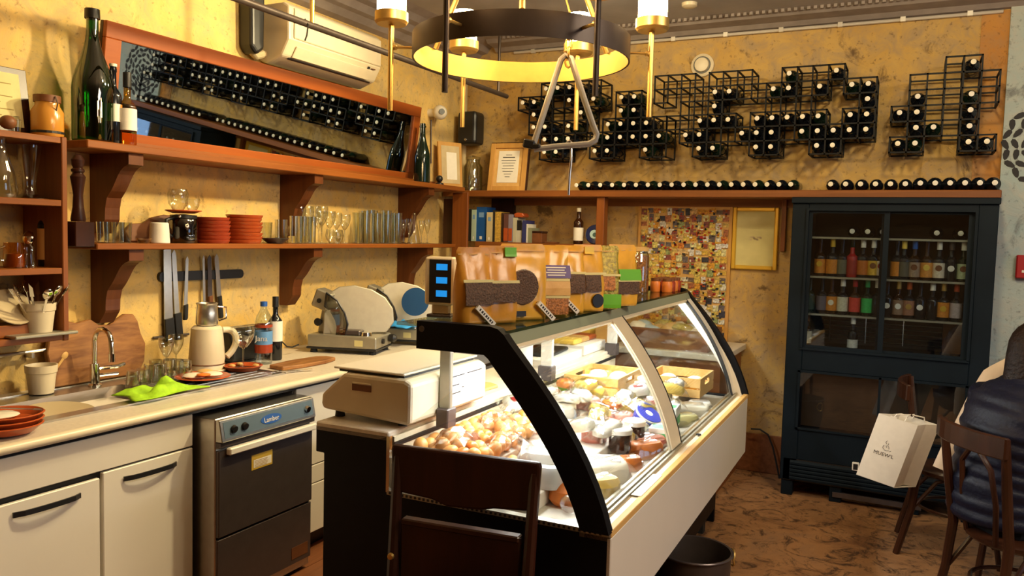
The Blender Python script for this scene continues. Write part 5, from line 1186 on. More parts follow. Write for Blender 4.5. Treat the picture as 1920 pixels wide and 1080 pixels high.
# board, knife, paper on the ledge
o = MB().prism([(-.07, -.13), (.06, -.14), (.075, .10), (.02, .14), (-.065, .12)], 'z', 0, .012).build('cutting_board', M['pale_wood'], bev=.003); o.location = onZ(900, 730, LZ); o.location.z = LZ; o.location = cw(-.90, .80, LZ + .0002); o.rotation_euler = (0, 0, CA)
tag(o, 'small pale wooden board on the service ledge beside the scale', 'board')
trk = MB().box(-.08, .08, -.16, .16, 0, .02).build('black_tray', M['blackp'], bev=.006); trk.location = cw(-.95, 1.72, LZ + .0425); trk.rotation_euler = (0, 0, CA + .1); tag(trk, 'flat black tray on the white boxes on the service ledge', 'tray')
bxw = thing('paper_stack', 'stack of white paper sheets under the black tray on the ledge', 'paper', cw(-.95, 1.72, LZ), CA)
for k in range(5): MB().box(-.11, .11, -.25, .25, k * .0085, k * .0085 + .0075).build('sheet', M['paper'], bxw)
roll = MB().lathe([(0, 0), (.05, 0), (.05, .23), (.02, .23), (.02, .225), (0, .225)], 24).build('paper_roll', M['paper'], smooth=True); roll.location = cw(-.86, 1.22, LZ + .0005); tag(roll, 'upright white paper roll on the service ledge', 'paper roll')
wbx = MB().box(-.12, .12, -.18, .18, 0, .055).build('carton', M['paper'], bev=.003); wbx.location = cw(-.955, 2.18, LZ + .0005); wbx.rotation_euler = (0, 0, CA); tag(wbx, 'low white carton at the far end of the service ledge', 'box')
for k in range(3):
    o = MB().box(-.07, .07, -.06, .06, 0, .03).build('packet', [M['cheese_y'], M['pale_wood'], M['terracotta']][k], bev=.008); o.location = cw(-.96, 2.05 + .125 * k, LZ + .056); o.rotation_euler = (0, 0, CA)
    tag(o, ['yellow packet', 'kraft packet', 'red-brown packet'][k] + ' on the low white carton at the far end of the ledge', 'package')

# ------------------------------------------------------------------ coffee and tea bags on the case top
TZ = 1.3225
def pouch(label, px, py, w_, h, th, mat, deco, yaw=None):
    yaw = .92 + .16 * math.sin(px * 1.7) if yaw is None else yaw
    p = onZ(px, py, TZ)
    t = thing('pouch_bag', label, 'bag', (p.x, p.y, TZ), yaw, group='packaged bags on the case top')
    # local: x width, -y is the front
    prof = [(0, .50), (.05, .56), (.2, .55), (.4, .52), (.55, .42), (.68, .30), (.79, .16), (.88, .05), (.95, .03), (1, .02)]
    mb = MB(); n = 8; rings = []; rp = random.Random(px)
    for q, (zf, df) in enumerate(prof):
        z = h * zf; d = max(.002, th * df); f = .94 if zf < .8 else (.98 if zf < .97 else .86)
        wr = lambda: (.006 * rp.uniform(-1, 1) if .1 < zf < .9 else .0)
        ring = [(-w_ / 2 * f + w_ * f * k / n, -d * (1 if 0 < k < n else .45) + wr(), z) for k in range(n + 1)]
        ring += [(-w_ / 2 * f + w_ * f * k / n, d * (1 if 0 < k < n else .45) + wr(), z) for k in range(n, -1, -1)]
        rings.append(ring)
    nn = len(rings[0]); vs = [q for r in rings for q in r]
    fs = [(a * nn + i, a * nn + (i + 1) % nn, (a + 1) * nn + (i + 1) % nn, (a + 1) * nn + i) for a in range(len(rings) - 1) for i in range(nn)]
    fs += [tuple(range(nn - 1, -1, -1)), tuple((len(rings) - 1) * nn + i for i in range(nn))]
    mb.add(vs, fs).build('bag', M[mat], t, smooth=True, ang=70)
    yf = -th * .60
    def dep(zf):
        for (a, da), (b, db) in zip(prof, prof[1:]):
            if a <= zf <= b: return th * (da + (db - da) * (zf - a) / (b - a))
        return th * .02
    def front(z1, z2, cx_, ww, off=.0075):                      # a patch lying on the front of the bag
        mb_ = MB(); K = 4
        for q in range(K):
            za, zb = z1 + (z2 - z1) * q / K, z1 + (z2 - z1) * (q + 1) / K
            mb_.slab((cx_ - ww / 2, -dep(za) - off, h * za), (ww, 0, 0), (0, dep(za) - dep(zb), h * (zb - za)), (0, .004, 0))
        return mb_
    MB().box(-w_ * .46, w_ * .46, -.0045, .0045, h * .90, h * .915).build('zip_seal', M['pale_wood'], t)
    for d in deco:
        k = d[0]
        if k == 'window' and d[3] > .45: front(d[2], d[2] + .035, 0, w_ * .88, .0088).build('pale_band', M['parchment'], t)
        if k == 'window': front(d[1], d[2], 0, w_ * d[3]).build('window', M[d[4]], t)
        elif k == 'round': MB().lathe([(0, 0), (d[2], 0), (d[2] * .95, .004), (0, .004)], 22, (w_ * d[3], yf + .002, h * d[1]), Rx).build('round_window', M[d[4]], t)
        elif k == 'label':
            lo_ = front(d[1], d[2], w_ * d[3], w_ * d[4], .0095).build('label', M[d[5]], t)
            if d[5] == 'purple_label' and d[4] > .5:
                for q in range(4): front(d[1] + .035 + q * .035, d[1] + .05 + q * .035, w_ * .05, w_ * (.5 + .08 * (q % 2)), .0105).build('print_line', M['paper'], t)
        elif k == 'slant':
            R2 = Matrix.Translation((w_ * d[2], yf - .001, h * d[1])) @ Matrix.Rotation(.75, 4, 'Y'); MB().box(-.045, .045, -.010, .002, -.009, .009, R2).build('slanted_label', M['paper'], t)
            sp_ = MB()
            for q in range(7): sp_.box(-.034 + q * .0105, -.029 + q * .0105 + .002 * (q % 2), -.0106, -.0099, -.004, .004, R2)
            sp_.build('print_marks', M['ink'], t)
    return t
pouch('kraft bag at the left end of the case top, next to the pole display', 884, 607, .13, 0.252, .08, 'kraft', [('window', .26, .55, .8, 'beans'), ('slant', .12, .15)])
pouch('tall kraft bag with a lime sticker, second from the left on the case top', 928, 604, .15, 0.258, .085, 'kraft', [('window', .28, .52, .8, 'beans'), ('label', .86, .98, .32, .3, 'green_label')])
pouch('wide amber bag with a round dark window, third from the left on the case top', 976, 598, .19, 0.265, .09, 'kraft2', [('round', .44, .062, -.12, 'beans'), ('window', .30, .62, .3, 'parchment'), ('label', .06, .13, -.2, .26, 'blackp'), ('slant', .12, .35)])
pouch('amber bag with a purple and white label in the middle of the case top', 1030, 591, .135, 0.261, .085, 'kraft2', [('window', .30, .50, .9, 'pale_wood'), ('label', .54, .72, 0, .95, 'purple_label'), ('window', .03, .26, .8, 'nuts')])
pouch('amber bag with brown beans and a slanted label right of the purple one', 1063, 586, .13, 0.261, .085, 'kraft2', [('window', .30, .58, .8, 'beans'), ('slant', .14, -.1), ('label', .88, .98, -.35, .2, 'purple_label')])
pouch('orange bag with a dark seal near the right of the case top', 1098, 582, .15, 0.264, .085, 'kraft2', [('window', .30, .55, .5, 'beans'), ('round', .16, .028, .15, 'blackp'), ('label', .86, .97, 0, .3, 'gold')])
pouch('bag with a lime lower half near the right of the case top', 1130, 578, .13, 0.261, .08, 'olive', [('label', .02, .24, .1, .7, 'green_label'), ('window', .30, .52, .5, 'nuts')])
pouch('clear bag with a bright green label, rightmost on the case top', 1162, 572, .16, 0.265, .085, 'kraft2', [('label', .42, .60, .1, .75, 'green_label'), ('window', .20, .40, .8, 'beans')])
nj = thing('nut_jar', 'tall glass jar of nuts right of the bags on the case top', 'jar', onZ(1199, 552, TZ))
nj.location = cw(-.56, 2.05, TZ)
MB().lathe([(0, 0), (.058, 0), (.06, .006), (.06, .19), (.056, .20), (0, .20)], 22).build('nuts', M['nuts'], nj, smooth=True)
MB().lathe([(.0615, 0), (.0625, .005), (.0625, .20), (.054, .215), (.054, .225)], 22).build('glass_wall', M['glass'], nj, smooth=True)
MB().lathe([(0, .225), (.058, .225), (.058, .245), (0, .247)], 22).build('lid', M['pale_wood'], nj, smooth=True)
for k in range(8):
    o = thing('sauce_jar', 'small red sauce jar at far end of case top, %s in %s row' % (ORD[k % 4], ['front', 'rear'][k // 4]), 'jar', cw(-.42 - .065 * (k // 4), 2.16 + .064 * (k % 4), TZ), group='red sauce jars')
    MB().lathe([(0, 0), (.028, 0), (.03, .006), (.03, .05), (.024, .06), (0, .06)], 14).build('sauce', M['terracotta_red'] if k % 2 else M['cheese_o'], o, smooth=True)
    MB().lathe([(0, .06), (.026, .06), (.026, .075), (0, .076)], 14).build('lid', M['walnut'], o, smooth=True)

# ------------------------------------------------------------------ goods in the case
DZ = .7355
rg = random.Random(17)
def inside(px, py, Z): return cl(onZ(px, py, Z))
def put(o, px, py, z=DZ, rot=0.0, zc=.80):
    p = inside(px, py, zc); o.location = cw(min(-.15, max(-.70, p.x)), min(CL - .12, max(.10, p.y)), z); o.rotation_euler = (0, 0, CA + rot); return o
# bed of white trays under the goods
bed = thing('display_riser', 'stepped white display riser inside the case', 'display stand', cw(0, 0, 0), CA)
MB().box(-.765, -.48, .05, CL - .05, DZ, .85).build('rear_step', M['white'], bed, bev=.003); MB().box(-.48, -.28, .05, CL - .05, DZ, .79).build('front_step', M['white'], bed, bev=.003)
def stepz(x): return .8505 if x < -.48 else (.7905 if x < -.28 else DZ)
# eggs in net bags at the near end
eggpts = []
for i in range(12):
    for j in range(10): eggpts.append((-.72 + j * .056 + .012 * rg.uniform(-1, 1), .09 + i * .056 + .012 * rg.uniform(-1, 1)))
eggm = [MB().ball((0, 0, 0), .026, 12, 8, (1, 1, 1.22)).mesh('orange', M[m_], True) for m_ in ('egg', 'cheese_o')]
ne = 0
for (x, y) in eggpts:
    if y > .10 + .66 * (1 - (x + .72) * .5) or x > -.30 - (y * .1): continue
    if rg.random() < .10: continue
    o = bpy.data.objects.new('orange_food_ball', eggm[0 if rg.random() < .8 else 1]); col.objects.link(o); o.location = cw(x, y, stepz(x) + .0275 + .012 * rg.random()); o.rotation_euler = (rg.uniform(-1, 1), rg.uniform(-1, 1), rg.random() * 6)
    tag(o, 'small round orange food ball heaped at the near end of the display case', 'food', 'orange food balls at the near end of the case'); ne += 1
for k, (x, y) in enumerate([(-.62, .18), (-.45, .22), (-.62, .48), (-.44, .42)]):
    mb = MB(); vs = []; N = 10
    for i in range(N + 1):
        for j in range(N + 1):
            a, b = i / N - .5, j / N - .5; h = .085 * math.sqrt(max(0, 1 - (2 * a) ** 2)) * math.sqrt(max(0, 1 - (2 * b) ** 2)) + .012 * rg.uniform(-1, 1)
            vs.append((a * .19, b * .19, max(.004, h)))
    mb.add(vs, [(i * (N + 1) + j, (i + 1) * (N + 1) + j, (i + 1) * (N + 1) + j + 1, i * (N + 1) + j + 1) for i in range(N) for j in range(N)])
    o = mb.build('plastic_bag', M['film'], smooth=False); o.location = cw(x, y, stepz(x - .1) + .004); o.rotation_euler = (0, 0, CA + .3 * k); tag(o, 'clear plastic bag over the orange balls, ' + ['rear left', 'front left', 'rear right', 'front right'][k] + ' one', 'bag')
def vac(label, px, py, l, w_, h, mat, rot, zc=.81, film=True, dz=0.0):
    """a vacuum pack: food slab under a clear wrinkled film with a flat seam"""
    p = inside(px, py, zc); x = min(-.16, max(-.68, p.x)); y = min(CL - .14, max(.12, p.y))
    t = thing('food_pack', label, 'food pack', cw(x, y, stepz(x - w_ * .3) + dz), CA + rot)
    mb = MB(); n = 12; vs = []; 
    for z, f in ((0, .96), (h * .25, 1.0), (h * .8, .97), (h, .82)):
        for k in range(n):
            a = 2 * PI * k / n; cx_ = abs(math.cos(a)) ** .55 * (1 if math.cos(a) > 0 else -1); sy_ = abs(math.sin(a)) ** .55 * (1 if math.sin(a) > 0 else -1)
            vs.append((l / 2 * f * cx_ * (1 + .05 * rg.uniform(-1, 1)), w_ / 2 * f * sy_ * (1 + .05 * rg.uniform(-1, 1)), z))
    fs = [(a * n + i, a * n + (i + 1) % n, (a + 1) * n + (i + 1) % n, (a + 1) * n + i) for a in range(3) for i in range(n)] + [tuple(range(n - 1, -1, -1)), tuple(3 * n + i for i in range(n))]
    mb.add(vs, fs).build('food', M[mat] if isinstance(mat, str) else mat, t, smooth=True, ang=50)
    if film:
        MB().box(-l * .60, l * .60, -w_ * .60, w_ * .60, 0.0, .0015).build('seam', M['film'], t)
        fm_ = MB(); vs2 = []; N = 8
        for i in range(N + 1):
            for j in range(N + 1):
                a, b = i / N - .5, j / N - .5; ed = min(.5 - abs(a), .5 - abs(b)); hh = h * 1.06 * min(1, ed * 5) + .004 * rg.uniform(0, 1)
                vs2.append((a * l * 1.18, b * w_ * 1.18, max(.002, hh)))
        fm_.add(vs2, [(i * (N + 1) + j, (i + 1) * (N + 1) + j, (i + 1) * (N + 1) + j + 1, i * (N + 1) + j + 1) for i in range(N) for j in range(N)])
        fm_.build('clear_film', M['film'], t)
    return t
vac('orange cheese wedge in film behind the orange balls', 958, 790, .10, .06, .07, 'cheese_o', .4)
vac('large white vacuum-packed cheese in front of the orange balls', 1020, 855, .20, .15, .07, 'cheese_w', .3, .80)
vac('white cheese pack at the near corner beside the black arch', 1010, 905, .15, .11, .10, 'paper', .1, .78)
vac('grey-white paper parcel at the near front of the case', 1022, 925, .13, .12, .07, plain('grey_paper', (.58, .58, .58), .6), 0, .76, False)
vac('yellow cheese block near the middle of the case', 1082, 718, .16, .10, .06, 'cheese_y', .5, .83)
vac('deep orange cheese piece under white film, mid case', 1105, 757, .14, .09, .06, 'cheese_y', -.3, .82)
vac('yellow cheese slice pack behind the blue tub', 1175, 754, .14, .09, .04, 'cheese_y', .2, .83)
vac('white cheese pack at the rear, left of the pine crate', 1130, 735, .15, .12, .05, 'cheese_w', .1, .84)
vac('pale cheese pack in the middle of the case', 1200, 725, .17, .12, .05, 'cheese_w', -.2, .84)
vac('pale cheese pack leaning right of the yellow slices', 1232, 735, .15, .11, .06, 'cheese_w', .6, .84)
vac('pink sliced ham pack in the middle of the case', 1155, 785, .16, .11, .04, 'ham', .2, .80)
vac('pink ham pack left of the white-lidded pots', 1095, 780, .15, .10, .05, 'ham', -.3, .81)
vac('cured ham pack right of the white-lidded pots', 1215, 815, .16, .09, .06, 'ham', .9, .80)
vac('orange and brown sausage pack at the front, right of the pots', 1232, 838, .15, .09, .06, 'cheese_o', 1.0, .78)
vac('cured meat pack in the front row by the divider strip', 1262, 828, .15, .08, .05, 'salami', 1.1, .79)
vac('white mozzarella bag with green print in the front row', 1128, 868, .20, .15, .07, 'cheese_w', .5, .79)
vac('pale yellow hummus pack by the front glass', 1142, 905, .13, .09, .06, 'cheese_y', .9, .78)
vac('clear pack of white cheese behind the black arch', 1075, 770, .15, .11, .05, 'paper', 0, .82)
vac('white cheese pack beyond the divider strip', 1300, 745, .17, .12, .05, 'cheese_w', .3, .82)
vac('parcel of pale cheese beyond the divider, front row', 1320, 775, .14, .10, .05, 'parchment', .8, .80)
vac('small white pack at the far front of the case', 1345, 750, .12, .09, .05, 'paper', .4, .80)
vac('white cheese wheel piece left of the ham packs', 1052, 800, .13, .11, .06, 'cheese_w', .3, .80)
vac('pale green herb cheese beside the black arch', 1062, 752, .11, .09, .05, 'green_label', .3, .82)
vac('pale blue cheese pack at the rear left', 1045, 725, .12, .10, .04, plain('pale_blue_wrap', (.40, .50, .55), .3), .2, .84)
vac('white cheese pack at the rear, mid left', 1105, 700, .14, .11, .05, 'cheese_w', .0, .86)
vac('white feta pack left of the olives jar', 985, 800, .10, .08, .05, 'cheese_w', .3, .81)
vac('white cheese parcel right of the olives jar', 1030, 815, .12, .09, .06, 'paper', .5, .80)
for k, (px, py, mm, lb) in enumerate([(1165, 905, 'cheese_w', 'small white pack in the front corner row, first'), (1185, 880, 'ham', 'small pink pack in the front row behind the glass'), (1205, 862, 'cheese_o', 'small orange pack in the front row behind the glass')]):
    vac(lb, px, py, .09, .07, .05, mm, .4 * k, .78)
gp2 = MB()
mz = thing('orange_cheese_ball', 'round orange cheese in film at the near front of the case', 'cheese', cw(-.155, .13, DZ)); put(mz, 1062, 925, DZ, 0, .77)
MB().lathe([(0, 0), (.045, 0), (.06, .02), (.055, .05), (.03, .07), (0, .074)], 20).build('cheese', M['cheese_o'], mz, smooth=True)
cv = MB().ball((0, 0, .03), .03, 10, 6, (1.3, .9, 1)).build('crumpled_wrap', M['film']); put(cv, 1070, 960, DZ, 0, .74); tag(cv, 'crumpled clear wrap by the front sill', 'wrap')
oj = thing('olive_jar', 'glass jar of olives with a white lid behind the orange balls', 'jar', (0, 0, 0)); put(oj, 983, 828, DZ + .03, 0, .77)
MB().lathe([(0, .003), (.040, .003), (.042, .01), (.042, .075), (0, .078)], 20).build('olives', M['olive'], oj, smooth=True)
MB().lathe([(0, 0), (.043, 0), (.045, .008), (.045, .085), (.036, .098)], 20).build('glass_wall', M['glass'], oj, smooth=True)
MB().lathe([(0, .098), (.040, .098), (.040, .118), (0, .12)], 20).build('lid', M['paper'], oj, smooth=True)
for k, (px, py, mm, lb) in enumerate([(1113, 835, 'ham', 'round tub of pink spread with a white lid, left one'), (1162, 845, 'bottle_brown', 'dark jar of pickles with a white lid, in front'), (1188, 828, 'bottle_brown', 'dark jar of pickles with a white lid, behind')]):
    t = thing('food_tub', lb, 'tub', (0, 0, 0)); put(t, px, py, DZ + .031, 0, .77)
    r = .052 if k == 0 else .045
    MB().lathe([(0, 0), (r * .85, 0), (r, .02), (r, .075), (0, .075)], 22).build('tub', M[mm], t, smooth=True); MB().lathe([(0, .075), (r * 1.06, .075), (r * 1.06, .092), (r * .95, .097), (0, .098)], 22).build('lid', M['paper'], t, smooth=True)
t = thing('cheese_tub', 'blue-labelled white tub tilted towards the glass', 'tub', (0, 0, 0)); put(t, 1205, 790, .80, 0, .81); t.rotation_euler = (.0, .55, CA - .3)
MB().lathe([(0, 0), (.05, 0), (.062, .055), (.066, .058), (0, .06)], 24).build('tub', M['paper'], t, smooth=True); MB().lathe([(0, .0602), (.060, .0602), (.058, .062), (0, .062)], 24).build('blue_lid', M['blue_tub'], t, smooth=True)
MB().lathe([(0, .0622), (.018, .0622), (0, .063)], 14).build('white_mark', M['paper'], t); MB().lathe([(.0515, .004), (.0625, .050), (.0632, .050), (.052, .004)], 24).build('blue_band', M['blue_tub'], t, smooth=True)
for k in range(2):
    t = thing('carton', ['green and white carton lying flat near the divider strip', 'green and white carton standing behind the flat one'][k], 'box', (0, 0, 0)); put(t, 1247 + 3 * k, 815 - 22 * k, DZ + .031, .1, .78)
    MB().box(-.05, .05, -.06, .06, 0, .05 + .045 * k).build('box', M['paper'], t, bev=.002); MB().box(-.0505, .0515, -.061, .061, .012, .03 + .02 * k).build('green_band', M['green_box'], t); MB().box(-.042, .043, -.05, .02, .05 + .045 * k, .0508 + .045 * k).build('green_print', M['green_box'], t)
def crate(label, x, y, l, w_, h, z):
    t = thing('pine_crate', label, 'crate', cw(x, y, z), CA)
    for s in (-1, 1):
        e = MB(); yy = s * (w_ / 2 - .006)
        e.box(-l / 2, l / 2, yy - .006, yy + .006, 0, h * .42); e2 = MB().box(-l / 2, l / 2, yy - .006, yy + .006, h * .52, h)
        e.build('side_slat', M['pale_wood'], t); e2.build('side_slat', M['pale_wood'], t)
        xx = s * (l / 2 - .006); q = w_ / 2 - .012
        MB().box(xx - .006, xx + .006, -q, q, 0, h * .55).build('end_board', M['pale_wood'], t); MB().box(xx - .006, xx + .006, -q, -q * .35, h * .55, h).build('end_board', M['pale_wood'], t); MB().box(xx - .006, xx + .006, q * .35, q, h * .55, h).build('end_board', M['pale_wood'], t); MB().box(xx - .006, xx + .006, -q * .35, q * .35, h * .82, h).build('end_board', M['pale_wood'], t)
    MB().box(-l / 2 + .012, l / 2 - .012, -w_ / 2 + .012, w_ / 2 - .012, 0, .01).build('bottom', M['pale_wood'], t)
    return t
crate('pine crate of wrapped cheese at the rear of the case, before the divider', -.60, 1.66, .28, .40, .085, .8505)
crate('pine crate with hand slots at the far end of the case', -.32, 2.12, .30, .34, .10, .7905)
for k in range(8):
    x, y = [(-.66, 1.57), (-.55, 1.56), (-.66, 1.74), (-.55, 1.75), (-.40, 2.04), (-.25, 2.04), (-.40, 2.19), (-.25, 2.19)][k]
    o = MB().ball((0, 0, 0), .05, 12, 6, (1, 1.1, .62)).build('wrapped_cheese', M[['cheese_w', 'cheese_y', 'paper', 'cheese_w'][k % 4]], smooth=True); o.location = cw(x, y, (.8505 if k < 4 else .7905) + .045)
    tag(o, 'wrapped cheese in the pine crate %s, %s' % (['before the divider', 'at the far end'][k // 4], ['rear left', 'front left', 'rear right', 'front right'][k % 4]), 'cheese')

# second layer of wrapped packs, filling the case
pk_cols = [('white', 'cheese_w'), ('yellow', 'cheese_y'), ('pink', 'ham'), ('ivory', 'paper'), ('pale', 'parchment'), ('amber', 'cheese_o')]
rq = random.Random(41)
for ri, (rowname, xr) in enumerate((('rear', -.66), ('second', -.53), ('third', -.40), ('front', -.26))):
    used = set()
    for k in range(9):
        y = .80 + k * .155 + .04 * rq.uniform(-1, 1); x = xr + .03 * rq.uniform(-1, 1)
        if y > 1.40 and x < -.45: continue
        if y > 1.9: continue
        part = ['near', 'middle', 'far'][min(2, int((y - .6) / .45))]
        choices = [c for c in pk_cols if (part, c[0]) not in used] or pk_cols
        c = rq.choice(choices[:1] * 2 + choices); used.add((part, c[0]))
        q = cw(x, y, 0)
        t = thing('food_pack', '%s wrapped pack of the upper layer, %s row, %s part of the case' % (c[0], rowname, part), 'food pack', cw(x, y, stepz(x - .02) + .048 + .018 * rq.random()), CA + rq.uniform(0, 3))
        t.rotation_euler = (rq.uniform(-.3, .3), rq.uniform(-.3, .3), rq.uniform(0, 3))
        l, w_, h = rq.uniform(.08, .14), rq.uniform(.07, .10), rq.uniform(.025, .045)
        mb = MB(); vs = []; n = 12
        for z, f in ((0, .9), (h * .3, 1.0), (h * .75, .95), (h, .75)):
            for a_ in range(n):
                a = 2 * PI * a_ / n; ca, sa = math.cos(a), math.sin(a)
                vs.append((l / 2 * f * math.copysign(abs(ca) ** .6, ca), w_ / 2 * f * math.copysign(abs(sa) ** .6, sa), z + .004 * rq.uniform(-1, 1)))
        mb.add(vs, [(r * n + i, r * n + (i + 1) % n, (r + 1) * n + (i + 1) % n, (r + 1) * n + i) for r in range(3) for i in range(n)] + [tuple(range(n - 1, -1, -1)), tuple(3 * n + i for i in range(n))]).build('food', M[c[1]], t, smooth=True, ang=50)
        fm_ = MB(); vs2 = []; N = 7
        for i in range(N + 1):
            for j in range(N + 1):
                a, b = i / N - .5, j / N - .5; ed = min(.5 - abs(a), .5 - abs(b)); vs2.append((a * l * 1.35, b * w_ * 1.35, h * 1.15 * min(1, ed * 4.5) + .007 * rq.uniform(0, 1)))
        fm_.add(vs2, [(i * (N + 1) + j, (i + 1) * (N + 1) + j, (i + 1) * (N + 1) + j + 1, i * (N + 1) + j + 1) for i in range(N) for j in range(N)])
        fm_.build('clear_film', M['film'], t)
        if rq.random() < .45: MB().box(-l * .22, l * .2, -w_ * .25, w_ * .2, h * 1.02, h * 1.05).build('pack_label', M[['green_box', 'paper', 'blue_tub', 'gold', 'red'][rq.randrange(5)]], t)
# ------------------------------------------------------------------ fridge with sliding glass doors
fx0, fx1, fy0, fy1 = -.70, .415, 5.30, 5.735
fr = thing('drinks_fridge', 'tall blue-black painted drinks fridge with sliding glass doors', 'fridge', (0, 0, 0))
MB().box(fx0, fx0 + .10, fy0 + .012, fy1, .10, 1.86).build('side_panel', M['fridge'], fr, bev=.004)
MB().box(fx1 - .10, fx1, fy0 + .012, fy1, .10, 1.86).build('side_panel', M['fridge'], fr, bev=.004)
MB().box(fx0 - .006, fx1 + .006, fy0 - .006, fy1, 1.86, 1.898).build('top_panel', M['fridge'], fr, bev=.004)
MB().box(fx0 + .10, fx1 - .10, fy1 - .03, fy1, .10, 1.86).build('back_panel', M['fridge_in'], fr)
MB().box(fx0 + .10, fx1 - .10, fy0 + .012, fy1 - .03, 1.815, 1.86).build('head_rail', M['fridge'], fr)
MB().box(fx0 + .10, fx1 - .10, fy0 + .012, fy1 - .03, .815, .955).build('middle_rail', M['fridge'], fr, bev=.003)
MB().box(fx0 + .10, fx1 - .10, fy0 + .012, fy1 - .03, .24, .435).build('lower_panel', M['fridge'], fr, bev=.003)
fm_ = MB()
for a in ((fx0 + .085, fx0 + .10, .955, 1.815), (fx1 - .115, fx1 - .10, .955, 1.815)): fm_.box(a[0], a[1], fy0 - .004, fy0 + .03, a[2], a[3])
fm_.box(fx0 + .085, fx1 - .10, fy0 - .004, fy0 + .03, 1.815, 1.83); fm_.box(fx0 + .085, fx1 - .10, fy0 - .004, fy0 + .03, .945, .958)
fm_.build('door_frame', M['fridge'], fr)
mid = -.165
for a, b, y in ((fx0 + .10, mid + .022, .018), (mid - .022, fx1 - .115, .032)):
    d = MB()
    d.box(a, a + .022, fy0 + y, fy0 + y + .012, .958, 1.815); d.box(b - .03, b, fy0 + y, fy0 + y + .012, .958, 1.815)
    d.box(a + .022, b - .03, fy0 + y, fy0 + y + .012, .958, .975); d.box(a + .022, b - .03, fy0 + y, fy0 + y + .012, 1.80, 1.815)
    dd_ = d.build('sliding_door', M['fridge'], fr)
    MB().box(a + .02, b - .028, fy0 + y + .004, fy0 + y + .008, .972, 1.802).build('glass', M['pane_dark'], dd_)
SHZ = (1.655, 1.408, 1.172, .958)
shx0, shx1 = fx0 + .102, fx1 - .118
for z in SHZ[:3]: MB().box(shx0, shx1, fy0 + .06, fy1 - .035, z - .012, z).build('glass_shelf', M['alu'], fr)
gr = MB()
for k in range(6): gr.tube([(shx0 + .08, fy1 - .045, .985 + k * .030), (shx1 - .10, fy1 - .045, .985 + k * .030)], .0035, 6)
for k in range(3): gr.tube([(shx0 + .12 + k * .22, fy1 - .05, .97), (shx0 + .12 + k * .22, fy1 - .05, 1.15)], .0035, 6)
gr.build('back_grille', M['steel'], fr)
MB().box(shx1 - .115, shx1 - .005, fy1 - .16, fy1 - .04, .96, 1.155).build('fan_housing', M['walnut'], fr)
lw_ = MB()
lw_.box(fx0 + .082, fx0 + .096, fy0 + .0, fy0 + .02, .435, .812); lw_.box(mid + .012, mid + .026, fy0, fy0 + .02, .435, .812); lw_.box(fx1 - .11, fx1 - .096, fy0, fy0 + .02, .435, .812)
lw_.box(fx0 + .082, fx1 - .096, fy0, fy0 + .02, .800, .815); lw_.box(fx0 + .082, fx1 - .096, fy0, fy0 + .02, .435, .447)
lw_.build('lower_door_frame', M['fridge'], fr)
for a, b in ((fx0 + .096, mid + .012), (mid + .026, fx1 - .11)): MB().box(a, b, fy0 + .008, fy0 + .012, .447, .800).build('lower_glass', M['pane_dark'], fr)
MB().box(fx0 + .10, fx1 - .10, fy0 + .12, fy0 + .13, .44, .81).build('lower_lining', plain('rusty_brown_lining', (.07, .035, .018), .6, noise=.4, scale=5), fr)
for k in range(5): MB().prism([(fy0 + .012, .118 + k * .024), (fy0 - .002, .112 + k * .024), (fy0 - .002, .124 + k * .024), (fy0 + .012, .136 + k * .024)], 'x', fx0 + .06, fx1 - .06).build('louvre', M['fridge'], fr)
MB().box(fx0 + .02, fx1 - .02, fy0 + .012, fy1, .10, .24).build('machine_bay', M['blackp'], fr)
for x in (fx0 + .01, fx1 - .09, fx0 + .30, fx1 - .38):
    MB().box(x, x + .07, fy0 + .02, fy0 + .10, 0, .10).build('foot', M['fridge'], fr, bev=.004); MB().box(x, x + .07, fy1 - .10, fy1 - .02, 0, .10).build('foot', M['fridge'], fr)
MB().box(fx0 + .32, fx1 - .30, fy0 + .01, fy0 + .03, .035, .065).build('toe_strip', M['dark_steel'], fr)
sw = MB().box(-.275, -.235, fy0 - .012, fy0 + .012, .225, .275).build('thermostat', M['paper'], fr, bev=.003); MB().box(-.268, -.242, fy0 - .0135, fy0 - .0115, .232, .268).build('dial_window', M['blackp'], sw)

